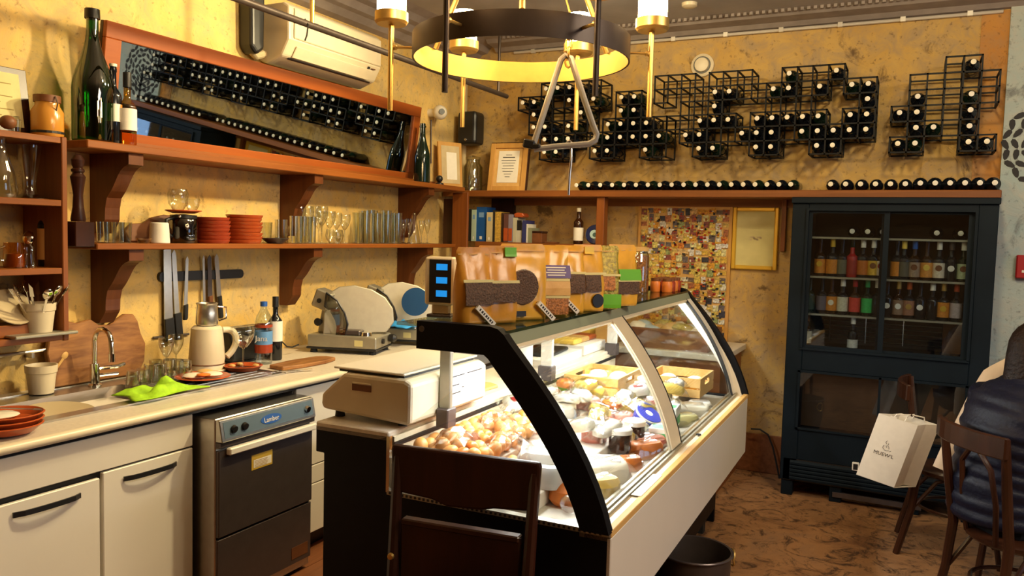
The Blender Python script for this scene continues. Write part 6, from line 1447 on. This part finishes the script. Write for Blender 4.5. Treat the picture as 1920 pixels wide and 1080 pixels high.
def fb(px, shelf, lab, labc, cap=None, body='bottle', h=.225, r=.032, kind='beer_bottle', lz=(.10, .48), y=None, emblem=None):
    z = SHZ[shelf]; Y = (y or fy0 + .10); x = onY(px, 500, Y).x
    mm = plain('fridge_label_%s' % '_'.join('%d' % int(c * 100) for c in labc), labc, .55, noise=.18, scale=90) if labc else None
    t = standing_bottle(kind, lab, 'bottle', (x, Y, z + .0006), h, r, body, mm, lz, cap, .80, group='bottles in the fridge', rn=.0125, sh=.52, seg=14)
    if emblem:
        MB().lathe([(0, 0), (r * .55, 0), (r * .5, .0012), (0, .0012)], 14, (0, -r - .0005, h * .33), Rx).build('round_emblem', M[emblem] if isinstance(emblem, str) else emblem, t)
OR, YE, CR_ = (.62, .22, .02), (.66, .40, .04), (.66, .56, .42)
s2_ = [(1537, 'bottle with an amber dome label, leftmost on the upper beer shelf', OR, None, 'bottle_brown', 'gold'), (1560, 'gold-foiled bottle with an orange label, second on the upper beer shelf', OR, 'gold', 'bottle', None), (1578, 'bottle with a dull grey-green label on the upper beer shelf', (.13, .12, .07), None, 'bottle', None),
       (1597, 'red glass bottle on the upper beer shelf', (.30, .02, .01), 'bottle_green', 'red', None), (1617, 'white-capped bottle with a deep orange label on the upper beer shelf', (.50, .14, .015), 'paper', 'bottle', None), (1637, 'bottle with a yellow label on the upper beer shelf', YE, 'paper', 'bottle', 'walnut'), (1652, 'bottle with a cream and red label left of the door bar', CR_, None, 'bottle_brown', 'red'),
       (1681, 'bottle with an orange label right of the door bar', OR, None, 'bottle', None), (1694, 'gold-foiled dark bottle right of the door bar', (.10, .09, .06), 'cheese_y', 'bottle', None), (1714, 'bottle with a brown and beige label, right door, upper shelf', (.34, .24, .17), 'blue', 'bottle_brown', 'walnut'), (1737, 'bottle with an orange and cream label, right door, upper shelf', (.66, .28, .05), None, 'bottle_brown', 'cheese_y'),
       (1760, 'bottle with a broad cream label, right door, upper shelf', (.72, .62, .48), 'paper', 'bottle', 'walnut'), (1783, 'all-black bottle with a round white emblem, right door, upper shelf', None, 'dark_steel', 'bottle', 'paper'), (1806, 'bottle with a pale green label, rightmost on the upper beer shelf', (.44, .50, .30), 'paper', 'bottle_green', 'walnut')]
for k, (px, lb, c, cap, body, emb) in enumerate(s2_): fb(px, 1, lb, c, cap, body, .232, .033 if k not in (1, 8) else .037, 'beer_bottle', (.08, .46), emblem=emb)
s3_ = [(1521, 'dark green bottle, leftmost on the lower beer shelf', (.03, .05, .03), None, 'bottle_green', None), (1544, 'dark bottle with a violet-grey label on the lower beer shelf', (.12, .10, .13), None, 'bottle', None), (1562, 'bottle with an orange portrait label on the lower beer shelf', OR, None, 'bottle_brown', 'cheese_w'), (1583, 'white-capped bottle with a cream oval label', (.64, .60, .44), 'paper', 'bottle', None),
       (1606, 'bottle with a bright red label and red foil', (.62, .05, .03), 'red', 'bottle_brown', None), (1629, 'bottle with a bright green label and green foil', (.02, .42, .09), plain('green_foil', (.02, .26, .08), .35), 'bottle_green', None), (1648, 'bottle with a crumpled white foil neck left of the door bar', None, 'paper', 'bottle', None), (1667, 'black bottle with a white crest right of the door bar', None, None, 'bottle', 'paper'),
       (1688, 'copper-capped bottle with a brown and white label', (.26, .16, .10), 'brass', 'bottle_brown', 'paper'), (1708, 'copper-capped bottle with a bronze figure label', (.32, .14, .08), 'terracotta', 'bottle', 'brass'), (1729, 'black bottle with a silver crest, right door, lower shelf', None, None, 'bottle', 'paper'), (1752, 'bottle wrapped in white paper at the neck, right door', None, 'paper', 'bottle', None), (1773, 'copper-foiled bottle with an orange dome label, right door, lower shelf', OR, 'brass', 'bottle', 'gold'), (1797, 'bottle with a silvery pink label, rightmost on the lower beer shelf', (.42, .34, .34), 'terracotta_red', 'bottle', None)]
for k, (px, lb, c, cap, body, emb) in enumerate(s3_): fb(px, 2, lb, c, cap, body, .222, .032, 'beer_bottle', (.10, .50), emblem=emb)
fb(1519, 3, 'slim bottle with a small white label in the bottom left corner of the fridge', (.60, .54, .40), 'walnut', 'bottle_brown', .20, .028)
fb(1606, 3, 'dark bottle with a white label standing alone at the bottom of the fridge', (.64, .62, .56), 'paper', 'bottle', .20, .030, lz=(.06, .32))
for k, px in enumerate([1598, 1627, 1655, 1757, 1802]):
    lying_bottle('bottle lying on the top shelf of the fridge, %s from the left' % ORD[k], onY(px, 430, fy0 + .09).x, fy0 + .09, SHZ[0] + .0385, 'bottles lying on the top fridge shelf', 'bottle', 'cheese_w' if k in (1, 3, 4) else 'paper', r=.037, roll=k)
cbl = MB().tube([tuple(onY(x, y, 5.66)) for x, y in ((1408, 804), (1425, 805), (1440, 815), (1449, 838), (1455, 866), (1462, 900))], .006, 8)
tag(cbl.build('power_cable', M['rubber'], smooth=True), 'black power cable curving down behind the fridge at the wall', 'cable')

# ------------------------------------------------------------------ chairs
def bent_chair(label, loc, rz, group=None):
    t = thing('bentwood_chair', label, 'chair', loc, rz, group)
    W_ = .19; SH = .45; BH = .90
    MB().lathe([(0, .0), (.185, 0), (.20, .012), (.20, .026), (.185, .032), (0, .030)], 26, (0, .21, SH - .03), None, 1, 1).build('seat', M['chair_wood'], t, smooth=True)
    for s in (-1, 1):
        MB().tube([(s * .175, -.05, 0), (s * .17, .01, .25), (s * .165, .03, SH), (s * .175, .0, .66), (s * .185, -.03, BH - .01)], [.017, .018, .020, .019, .016], 10).build('back_post', M['chair_wood'], t, smooth=True)
        MB().tube([(s * .16, .42, 0), (s * .145, .38, .25), (s * .135, .35, SH - .02)], [.013, .016, .018], 10).build('front_leg', M['chair_wood'], t, smooth=True)
        MB().tube([(s * .165, .02, .26), (s * .15, .12, .40), (s * .12, .20, SH - .03)], .010, 8).build('brace', M['chair_wood'], t, smooth=True)
        MB().tube([(s * .085, .035, SH - .01), (s * .10, .015, .60), (s * .085, -.005, .74), (s * .03, -.015, .80), (0, -.016, .81)], .011, 8).build('inner_loop', M['chair_wood'], t, smooth=True)
    rp = []; 
    for k in range(9):
        u = -1 + 2 * k / 8; rp.append((u * .205, -.035 - .045 * (1 - u * u), 0))
    mb = MB(); vs = []
    for (x, y, z) in rp: vs += [(x, y - .012, BH - .085), (x, y + .010, BH - .085), (x, y + .012, BH), (x, y - .010, BH)]
    fs = [(i * 4 + a, i * 4 + (a + 1) % 4, i * 4 + 4 + (a + 1) % 4, i * 4 + 4 + a) for i in range(8) for a in range(4)] + [(3, 2, 1, 0), (32, 33, 34, 35)]
    mb.add(vs, fs).build('top_rail', M['chair_wood'], t, bev=.005)
    MB().tube([(.17 * math.cos(2 * PI * k / 24), .21 + .17 * math.sin(2 * PI * k / 24), .24) for k in range(24)], .009, 8, closed=True).build('ring_stretcher', M['chair_wood'], t, smooth=True)
    return t
bent_chair('dark bentwood chair under the person in the navy jacket', (.272, 3.70, 0), math.atan2(-.84, .54))
bent_chair('dark bentwood chair with the white paper bag hanging from it', (.045, 4.775, 0), -PI / 2)
fc = thing('wooden_chair', 'dark mahogany chair with a broad top rail in front of the display case', 'chair', (-1.165, 2.01, 0), .12)
for s in (-1, 1):
    MB().tube([(s * .215, -.03, 0), (s * .215, .0, .45), (s * .222, .045, .93)], [.019, .021, .017], 10).build('back_post', M['dark_wood'], fc, smooth=True)
    MB().tube([(s * .205, -.44, 0), (s * .20, -.42, .44)], [.016, .020], 10).build('front_leg', M['dark_wood'], fc, smooth=True)
    MB().box(s * .21 - .012, s * .21 + .012, -.42, -.0, .20, .225).build('side_stretcher', M['dark_wood'], fc)
    MB().lathe([(0, 0), (.011, 0), (.009, .008), (0, .01)], 10, (s * .216, -.004, .63), Rx).build('bolt_head', M['brass'], fc, smooth=True)
tp_ = [(-.238, .965), (.238, .965), (.242, .95), (.236, .82), (.10, .81), (.06, .80), (-.05, .795), (-.10, .81), (-.236, .82), (-.242, .95)]
MB().prism(tp_, 'y', .030, .055).build('top_rail', M['dark_wood'], fc, bev=.008, seg=2)
MB().prism([(-.19, .745), (.19, .745), (.195, .73), (.195, .50), (-.195, .50), (-.195, .73)], 'y', .012, .034).build('back_panel', M['dark_wood'], fc, bev=.006)
MB().box(-.19, .19, .006, .040, .728, .748).build('panel_cap', M['chair_wood'], fc, bev=.004)
MB().box(-.225, .225, -.445, -.0, .44, .465).build('seat', M['dark_wood'], fc, bev=.01)

# ------------------------------------------------------------------ paper bag
TL, TR_, BL_ = onY(1648, 775, 4.47), onY(1721, 798, 4.47), onY(1605, 890, 4.47)
pb = thing('paper_bag', 'white paper carrier bag with a small printed emblem hanging on the chair back', 'bag', TL)
u = TR_ - TL; v = BL_ - TL; dpt = Vector((.105, .10, -.005)) * .95
th = .0015
def bagpt(a, b, c): return u * a + v * b + dpt * c
nrm = u.cross(v).normalized()
fpan = MB().slab((0, 0, 0), u, v, dpt.normalized() * .0015).build('front_face', M['paper'], pb)
MB().slab(bagpt(0, 0, 1), u, v, -dpt.normalized() * .0015).build('back_face', M['paper'], pb)
MB().add([bagpt(1, 0, 0), bagpt(1, 1, 0), bagpt(.93, .97, .5), bagpt(.93, .0, .5), bagpt(1, 1, 1), bagpt(1, 0, 1)], [(0, 1, 2, 3), (3, 2, 4, 5)]).build('gusset', M['paper'], pb)
MB().add([bagpt(0, 0, 0), bagpt(0, 1, 0), bagpt(.07, .97, .5), bagpt(.07, .0, .5), bagpt(0, 1, 1), bagpt(0, 0, 1)], [(0, 1, 2, 3), (3, 2, 4, 5)]).build('gusset', M['paper'], pb)
MB().slab(bagpt(0, 1, 0), u, dpt, -v.normalized() * .0015).build('bottom', M['paper'], pb)
MB().tube([bagpt(.35, .02, .04), bagpt(.37, -.05, .1), bagpt(.5, -.07, .5), bagpt(.63, -.05, .1), bagpt(.65, .02, .04)], .0035, 6).build('handle', M['paper'], pb, smooth=True)
MB().tube([bagpt(.35, .02, .96), bagpt(.37, -.05, .9), bagpt(.5, -.07, .55), bagpt(.63, -.05, .9), bagpt(.65, .02, .96)], .0035, 6).build('handle', M['paper'], pb, smooth=True)
MB().slab(bagpt(.30, -.022, -.01), u * .16, v * .03, dpt * .01).build('handle_patch', M['paper'], pb)
# printing on the front
ux = u.normalized(); vz = -(v - ux * v.dot(ux)).normalized(); nn_ = ux.cross(vz).normalized()
if nn_.y > 0: nn_ = -nn_
def onbag(a, b): return bagpt(a, b, 0) - dpt.normalized() * .0012
t_ = text_part("MUEW'L", .026, M['ink'], pb, (0, 0, 0), (0, 0, 0))
t_.matrix_local = Matrix.Translation(onbag(.47, .57)) @ Matrix((ux, vz, ux.cross(vz))).transposed().to_4x4()
ln = MB()
base = onbag(.47, .44)
def bp2(x, z): return base + ux * x + vz * z
for seg in ([(-.004, .030), (-.008, .020), (-.002, .012)], [(.006, .018), (.004, .006), (.010, .0)], [(-.012, .004), (-.016, -.010), (-.008, -.018)], [(-.006, -.020), (.004, -.022), (.016, -.018)], [(.012, .0), (.014, -.010)], [(-.002, .004), (.002, -.006)], [(.020, -.022), (.026, -.016)]):
    ln.tube([bp2(*q) for q in seg], .0011, 5)
ln.build('line_emblem', M['ink'], pb)

# ------------------------------------------------------------------ seated people
def skin_body(name, joints, bones, mat, parent, root=0, sub=2):
    me = bpy.data.meshes.new(name); me.from_pydata([j[0] for j in joints], bones, []); me.update()
    o = bpy.data.objects.new(name, me); col.objects.link(o)
    o.modifiers.new('skin', 'SKIN'); sk = me.skin_vertices[0].data
    for i, j in enumerate(joints): sk[i].radius = (j[1], j[2] if len(j) > 2 else j[1]); sk[i].use_root = (i == root)
    s = o.modifiers.new('sub', 'SUBSURF'); s.levels = sub; s.render_levels = sub
    dg = bpy.context.evaluated_depsgraph_get(); dg.update()
    m2 = bpy.data.meshes.new_from_object(o.evaluated_get(dg)); m2.name = name
    bpy.data.objects.remove(o); bpy.data.meshes.remove(me)
    m2.materials.clear(); m2.materials.append(mat)
    for p in m2.polygons: p.use_smooth = True
    o = bpy.data.objects.new(name, m2); col.objects.link(o)
    if parent: o.parent = parent
    return o
# local frame of a sitter: x to the sitter's right, y forward, origin on the floor under the pelvis
BODY = [((0, 0, .54), .13, .12), ((0, .02, .70), .115, .10), ((0, .05, .88), .125, .10), ((0, .09, 1.0), .10, .08), ((0, .12, 1.07), .048), ((0, .145, 1.13), .05),
        ((.10, .03, .52), .085), ((.13, .42, .50), .062), ((.14, .40, .10), .042), ((.14, .50, .045), .034),
        ((-.10, .03, .52), .085), ((-.13, .42, .50), .062), ((-.14, .40, .10), .042), ((-.14, .50, .045), .034),
        ((.17, .085, .97), .055), ((.235, .12, .74), .042), ((.14, .33, .66), .032),
        ((-.17, .085, .97), .055), ((-.235, .12, .74), .042), ((-.14, .33, .66), .032)]
BONES = [(0, 1), (1, 2), (2, 3), (3, 4), (4, 5), (0, 6), (6, 7), (7, 8), (8, 9), (0, 10), (10, 11), (11, 12), (12, 13), (3, 14), (14, 15), (15, 16), (3, 17), (17, 18), (18, 19)]
def hand(parent, wrist, d, side, mat):
    """palm with four curled fingers and a thumb, resting forwards"""
    d = Vector(d).normalized(); up_ = Vector((0, 0, 1)); sx = d.cross(up_).normalized(); w0 = Vector(wrist)
    J = [(w0, .026, .020), (w0 + d * .05, .034, .018)]; B = [(0, 1)]
    for k, L in enumerate((.062, .072, .068, .052)):
        off = sx * (.026 - .0175 * k); b0 = w0 + d * .075 + off; i = len(J)
        J += [(b0, .010), (b0 + d * L * .5 - up_ * .006, .0088), (b0 + d * L * .85 - up_ * .026, .0075)]; B += [(1, i), (i, i + 1), (i + 1, i + 2)]
    i = len(J); th_ = w0 + d * .025 + sx * .034 * side
    J += [(th_, .011), (th_ + d * .035 + sx * .018 * side - up_ * .008, .009)]; B += [(0, i), (i, i + 1)]
    return J, B
def seated(label, loc, rz, jacket_mat, jname, jlabel, ridges, hidden_sleeve=False):
    t = thing('person', label, 'person', loc, rz)
    J = [tuple(j) for j in BODY]; B = list(BONES)
    for wi, side in ((16, 1), (19, -1)):
        w0 = Vector(J[wi][0]); pv = Vector(J[wi - 1][0]); HJ, HB = hand(None, w0, (w0 - pv) * Vector((1, 1, .3)), -side, None)
        n0 = len(J); J += [(tuple(h[0]),) + tuple(h[1:]) for h in HJ[1:]]
        mp = {0: wi}; mp.update({k: n0 + k - 1 for k in range(1, len(HJ))}); B += [(mp[a], mp[b]) for a, b in HB]
    body = skin_body('body', J, B, M['skin'], t, 0, 1)
    # head and face
    hd = MB(); hd.ball((0, .165, 1.205), .098, 20, 14, (.80, 1.0, 1.18))
    hd.ball((0, .262, 1.195), .016, 8, 6, (.8, 1.2, 1.4))
    for s in (-1, 1): hd.ball((s * .078, .165, 1.20), .022, 8, 6, (.4, .8, 1.3))
    hd.build('head', M['skin'], body, smooth=True)
    for s in (-1, 1): MB().ball((s * .032, .248, 1.225), .011, 10, 6, (1.2, .6, .8)).build('eye', M['paper'], body, smooth=True); MB().ball((s * .032, .2545, 1.225), .005, 8, 6).build('iris', M['ink'], body, smooth=True)
    MB().ball((0, .252, 1.148), .018, 10, 6, (1.3, .4, .35)).build('mouth', M['terracotta'], body, smooth=True)
    hr_ = MB(); N = 26; vs = []; rows = 12
    for i in range(rows + 1):
        f = i / rows
        for k in range(N):
            a = 2 * PI * k / N; back = .5 - .5 * math.sin(a)                  # 1 at the nape
            zc = 1.205 + .055 * (1 - back) ** 2
            if f <= .5: rr_ = .112 * math.sin(f / .5 * PI / 2); zl = zc + (1.335 - zc) * math.cos(f / .5 * PI / 2)
            else: g = (f - .5) / .5; rr_ = .114 * (1 + .10 * g * back + .025 * math.sin(k * 5)); zl = zc - g * (.01 + .17 * back ** .5)
            vs.append((rr_ * .92 * math.cos(a), .150 + rr_ * 1.08 * math.sin(a) * (1.0), zl))
    fs = [(i * N + k, i * N + (k + 1) % N, (i + 1) * N + (k + 1) % N, (i + 1) * N + k) for i in range(rows) for k in range(N)] + [tuple(range(N))]
    hr_.add(vs, fs).build('hair', M['hair'], body, smooth=True, ang=180)
    # jacket: torso with quilted ridges, two sleeves
    def loft(path, nring, radii, amp, nrib, close=True):
        mb = MB(); vs = []; K = len(path)
        for i in range(K):
            p = Vector(path[i]); dd = (Vector(path[min(i + 1, K - 1)]) - Vector(path[max(i - 1, 0)])).normalized()
            xx_ = Vector((1, 0, 0)) - dd * dd.x
            xx_ = xx_.normalized() if xx_.length > .2 else Vector((0, 1, 0)); yy_ = dd.cross(xx_)
            rb_ = 1 + amp * abs(math.sin(PI * nrib * i / (K - 1))) - amp * .5
            for q in range(nring):
                a = 2 * PI * q / nring; vs.append(p + (xx_ * radii[i][0] * math.cos(a) + yy_ * radii[i][1] * math.sin(a)) * rb_)
        fs = [(i * nring + q, i * nring + (q + 1) % nring, (i + 1) * nring + (q + 1) % nring, (i + 1) * nring + q) for i in range(K - 1) for q in range(nring)]
        if close: fs += [tuple(range(nring - 1, -1, -1)), tuple((K - 1) * nring + q for q in range(nring))]
        mb.add(vs, fs); return mb
    K = 61; path = []; rad = []
    kz = [(.50, .0, .21, .165), (.62, -.005, .20, .16), (.76, .015, .205, .155), (.88, .04, .225, .15), (.97, .075, .225, .135), (1.03, .10, .17, .105), (1.07, .115, .10, .085), (1.10, .125, .082, .08)]
    for i in range(K):
        z = .50 + .60 * i / (K - 1)
        for a, b in zip(kz, kz[1:]):
            if a[0] <= z <= b[0] + 1e-6:
                f = (z - a[0]) / (b[0] - a[0]); path.append((0, a[1] + (b[1] - a[1]) * f, z)); rad.append((a[2] + (b[2] - a[2]) * f, a[3] + (b[3] - a[3]) * f)); break
    jk = loft(path, 28, rad, .06 if ridges else .01, 11).build('jacket' if ridges else 'shirt', jacket_mat, body, smooth=True, ang=180)
    for s in (-1, 1):
        pts = [Vector((s * .17, .075, .99)), Vector((s * .225, .09, .88)), Vector((s * .255, .11, .73)), Vector((s * .20, .23, .685)), Vector((s * .15, .315, .665))]
        pp_ = []; 
        for i in range(33):
            f = i / 32 * 4; k = min(3, int(f)); pp_.append(pts[k].lerp(pts[k + 1], f - k))
        rr2 = [(.085 - .035 * i / 32, .085 - .035 * i / 32) for i in range(33)]
        loft(pp_, 16, rr2, .045 if ridges else .01, 9).build('sleeve', jacket_mat, jk, smooth=True, ang=180)
    tr2 = MB()
    for s in (-1, 1): tr2.tube([(s * .09, -.02, .53), (s * .10, .10, .535), (s * .13, .44, .50), (s * .14, .415, .30), (s * .14, .40, .10)], [.11, .105, .085, .07, .06], 14)
    tr2.tube([(-.13, -.01, .54), (.13, -.01, .54)], .115, 14)
    tr2.build('trousers', M['trousers'], body, smooth=True)
    for s in (-1, 1): MB().ball((s * .14, .46, .042), .045, 12, 8, (1, 2.4, .9)).build('shoe', M['blackp'], body, smooth=True)
    return t
ang = math.atan2(-.84, .54)
seated('person in a navy quilted jacket sitting with the back to the room', (.217 + .84 * .17, 3.785 + .54 * .17, -.01), ang, M['navy'], 'jacket', '', True)
P2L, P2R = Vector((.46, 4.42, -.01)), -PI / 2 + .2
p2 = seated('person in a cream coat beyond the navy jacket, one empty sleeve hanging down', P2L, P2R, M['coat'], 'shirt', '', False)
stl = thing('wooden_stool', 'round wooden stool under the person in the cream coat', 'stool', (P2L.x, P2L.y, 0))
MB().lathe([(0, .37), (.14, .37), (.15, .38), (.15, .40), (0, .40)], 22).build('seat', M['chair_wood'], stl, smooth=True)
for a in range(4): MB().tube([(.15 * math.cos(a * PI / 2 + .7), .15 * math.sin(a * PI / 2 + .7), 0), (.10 * math.cos(a * PI / 2 + .7), .10 * math.sin(a * PI / 2 + .7), .375)], .014, 8).build('leg', M['chair_wood'], stl, smooth=True)
inv2 = (Matrix.Translation(P2L) @ Matrix.Rotation(P2R, 4, 'Z')).inverted()
pts = [onY(1900, 694, 4.20), onY(1868, 712, 4.19), onY(1838, 757, 4.17), onY(1810, 805, 4.14), onY(1783, 848, 4.10), onY(1768, 882, 4.08)]
rds = [.060, .064, .058, .050, .044, .044]
full = []; fr_ = []
for i in range(26):
    f = i / 25 * 5; k = min(4, int(f)); full.append(inv2 @ pts[k].lerp(pts[k + 1], f - k)); fr_.append(rds[k] + (rds[k + 1] - rds[k]) * (f - k))
sv = MB().tube(full, fr_, 18, cap=False); sv.ball(full[0], .0605, 18, 10)
sv.build('hanging_sleeve', M['coat'], p2, smooth=True, ang=180)
MB().tube(full[-4:], [r * .93 for r in fr_[-4:]], 18, cap=False).build('sleeve_lining', M['walnut'], p2, smooth=True, ang=180)

# ------------------------------------------------------------------ pot on the floor
c_ = onZ(1302, 1033, .28)
po = thing('planter_pot', 'dark round metal pot with ring handles on the floor by the display case', 'pot', (c_.x, c_.y, 0))
MB().lathe([(0, 0), (.115, 0), (.13, .01), (.150, .14), (.155, .275), (.161, .28), (.161, .288), (.152, .288), (.148, .27), (.142, .14), (.12, .02), (0, .02)], 32).build('body', M['bronze'], po, smooth=True)
MB().tube([(.160 * math.cos(2 * PI * k / 32), .160 * math.sin(2 * PI * k / 32), .285) for k in range(32)], .005, 8, closed=True).build('rim', M['dark_steel'], po, smooth=True)
for a in (PI * 1.22, PI * .22):
    R2 = Matrix.Rotation(a, 4, 'Z')
    MB().tube([R2 @ Vector((.158, .03 * math.cos(q), .24 + .035 * math.sin(q))) + R2 @ Vector((.012 + .012 * abs(math.sin(q)), 0, 0)) for q in [2 * PI * k / 14 for k in range(14)]], .005, 6, closed=True).build('ring_handle', M['brass'], po, smooth=True)
# ------------------------------------------------------------------ ring chandelier
hd_ = 2.55
q = ray(977, 95); lc_ = CAM + q * (hd_ / math.hypot(q.x, q.y))
dist_fwd = (lc_ - CAM).dot(Vector((RW @ Vector((0, 0, 1)))))
RR = 206 / FPX * dist_fwd * .985
ch = thing('chandelier', 'round dark bronze ring chandelier with gilt inside and opal cylinder lamps', 'chandelier', (lc_.x, lc_.y, lc_.z))
hh = .036
ring_o = MB(); ring_i = MB(); N = 72
ring_o.lathe([(RR - .004, -hh), (RR, -hh), (RR, hh), (RR - .004, hh)], N); ring_i.lathe([(RR - .0045, hh - .001), (RR - .006, hh - .001), (RR - .006, -hh + .001), (RR - .0045, -hh + .001)], N)
ring_o.build('ring', M['bronze'], ch, smooth=True); ring_i.build('gilt_lining', plain('gilt_inner_face', (.62, .40, .10), .50, .75, noise=.14, scale=9), ch, smooth=True)
view = math.atan2(lc_.x, lc_.y)                                 # chandelier seen with two lamps at exact left and right
LR = 244 / FPX * dist_fwd
lp_ = []
def lamp(k):
    a = -view + k * PI / 3
    R2 = Matrix.Rotation(a, 4, 'Z'); P = lambda r, z: R2 @ Vector((r, 0, z))
    far = k in (1, 2)
    lr = LR * 1.0
    metal = M['brass']
    MB().tube([P(lr, -.195), P(lr, .070)], .0085, 10).build('rod', metal if k in (0, 1, 2, 3) else M['bronze'], ch, smooth=True)
    MB().tube([P(RR, -.0), P(lr, -.0)], .005, 8).build('arm', metal, ch, smooth=True)
    MB().ball(P(lr - .012, 0), .009, 8, 6).build('arm_joint', metal, ch, smooth=True)
    cupo = MB().lathe([(0, .068), (.046, .070), (.052, .078), (.052, .106), (.047, .106), (.047, .083), (0, .083)], 24, P(lr, 0)).build('cup', M['brass'], ch, smooth=True)
    MB().lathe([(0, .083), (.045, .083), (.045, .205), (.040, .21), (0, .21)], 24, P(lr, 0)).build('lamp_glass', M['lamp'], ch, smooth=True)
for k in range(6): lamp(k)
top = CZ - lc_.z
for k in range(3):
    a = -view + PI / 6 + k * 2 * PI / 3
    MB().tube([Vector(((RR - .01) * math.cos(a), (RR - .01) * math.sin(a), hh)), Vector((.02 * math.cos(a), .02 * math.sin(a), .62))], .0085, 8).build('stay_rod', M['brass'], ch, smooth=True)
MB().tube([(0, 0, .60), (0, 0, top - .03)], .010, 10).build('stem', M['brass'], ch, smooth=True)
MB().lathe([(0, top - .03), (.06, top - .03), (.07, top), (0, top)], 24).build('ceiling_rose', M['brass'], ch, smooth=True)

# ------------------------------------------------------------------ steel dinner triangle hung from the ring by a chain
tD = (lc_ - CAM).dot(RW @ Vector((0, 0, 1))) - .12
def atd(x, y, d): r = ray(x, y); return CAM + r * (d / r.dot(RW @ Vector((0, 0, 1))))
tg = thing('dinner_triangle', 'big steel dinner triangle hanging under the chandelier on a chain', 'triangle', tuple(atd(1070, 150, tD)))
o0 = atd(1070, 150, tD)
def tr_(x, y): return atd(x, y, tD) - o0
path = [tr_(1001, 268), tr_(1037, 158), tr_(1052, 112), tr_(1060, 104), tr_(1070, 108), tr_(1084, 152), tr_(1112, 235), tr_(1119, 252), tr_(1116, 263), tr_(1104, 270), tr_(1040, 275), tr_(1001, 280)]
MB().tube(path, .0095, 10).build('bent_bar', plain('dull_zinc', (.36, .34, .30), .45, .4), tg, smooth=True)
chn = MB()
c0 = tr_(1066, 108)
links = []
for k in range(6):
    z = c0.z - .012 + k * .026
    lk_ = MB(); R2 = Matrix.Translation(Vector((c0.x, c0.y, z))) @ Matrix.Rotation(PI / 2 * (k % 2) + .4, 4, 'Z')
    lk_.tube([R2 @ Vector((.009 * math.cos(2 * PI * q / 12), 0, .017 * math.sin(2 * PI * q / 12))) for q in range(12)], .0032, 6, closed=True)
    lk_.build('chain_link', M['brass'], tg, smooth=True)
ztop = c0.z - .012 + 5 * .026
sup = (ch.location - o0)
MB().tube([(c0.x, c0.y, ztop + .012), (sup.x, sup.y, sup.z + .60)], .003, 6).build('chain_wire', M['brass'], tg, smooth=True)
st_ = thing('triangle_striker', 'thin steel striker rod hooked on the bottom bar of the triangle', 'striker', tuple(o0))
MB().tube([tr_(1063, 275), tr_(1064, 266), tr_(1068, 264), tr_(1071, 268), tr_(1071, 300), tr_(1068, 330), tr_(1066, 366)], .0038, 8).build('rod', M['steel'], st_, smooth=True)
ls = thing('clip', 'black clip at the lower left corner of the steel triangle', 'clip', tuple(atd(992, 270, tD - .0)))
MB().cbox((0, 0, 0), (.035, .02, .026), (.0, .2, .3)).build('jaw', M['blackp'], ls, bev=.004); MB().cbox((.022, 0, -.006), (.03, .012, .012)).build('lever', M['blackp'], ls, bev=.003)
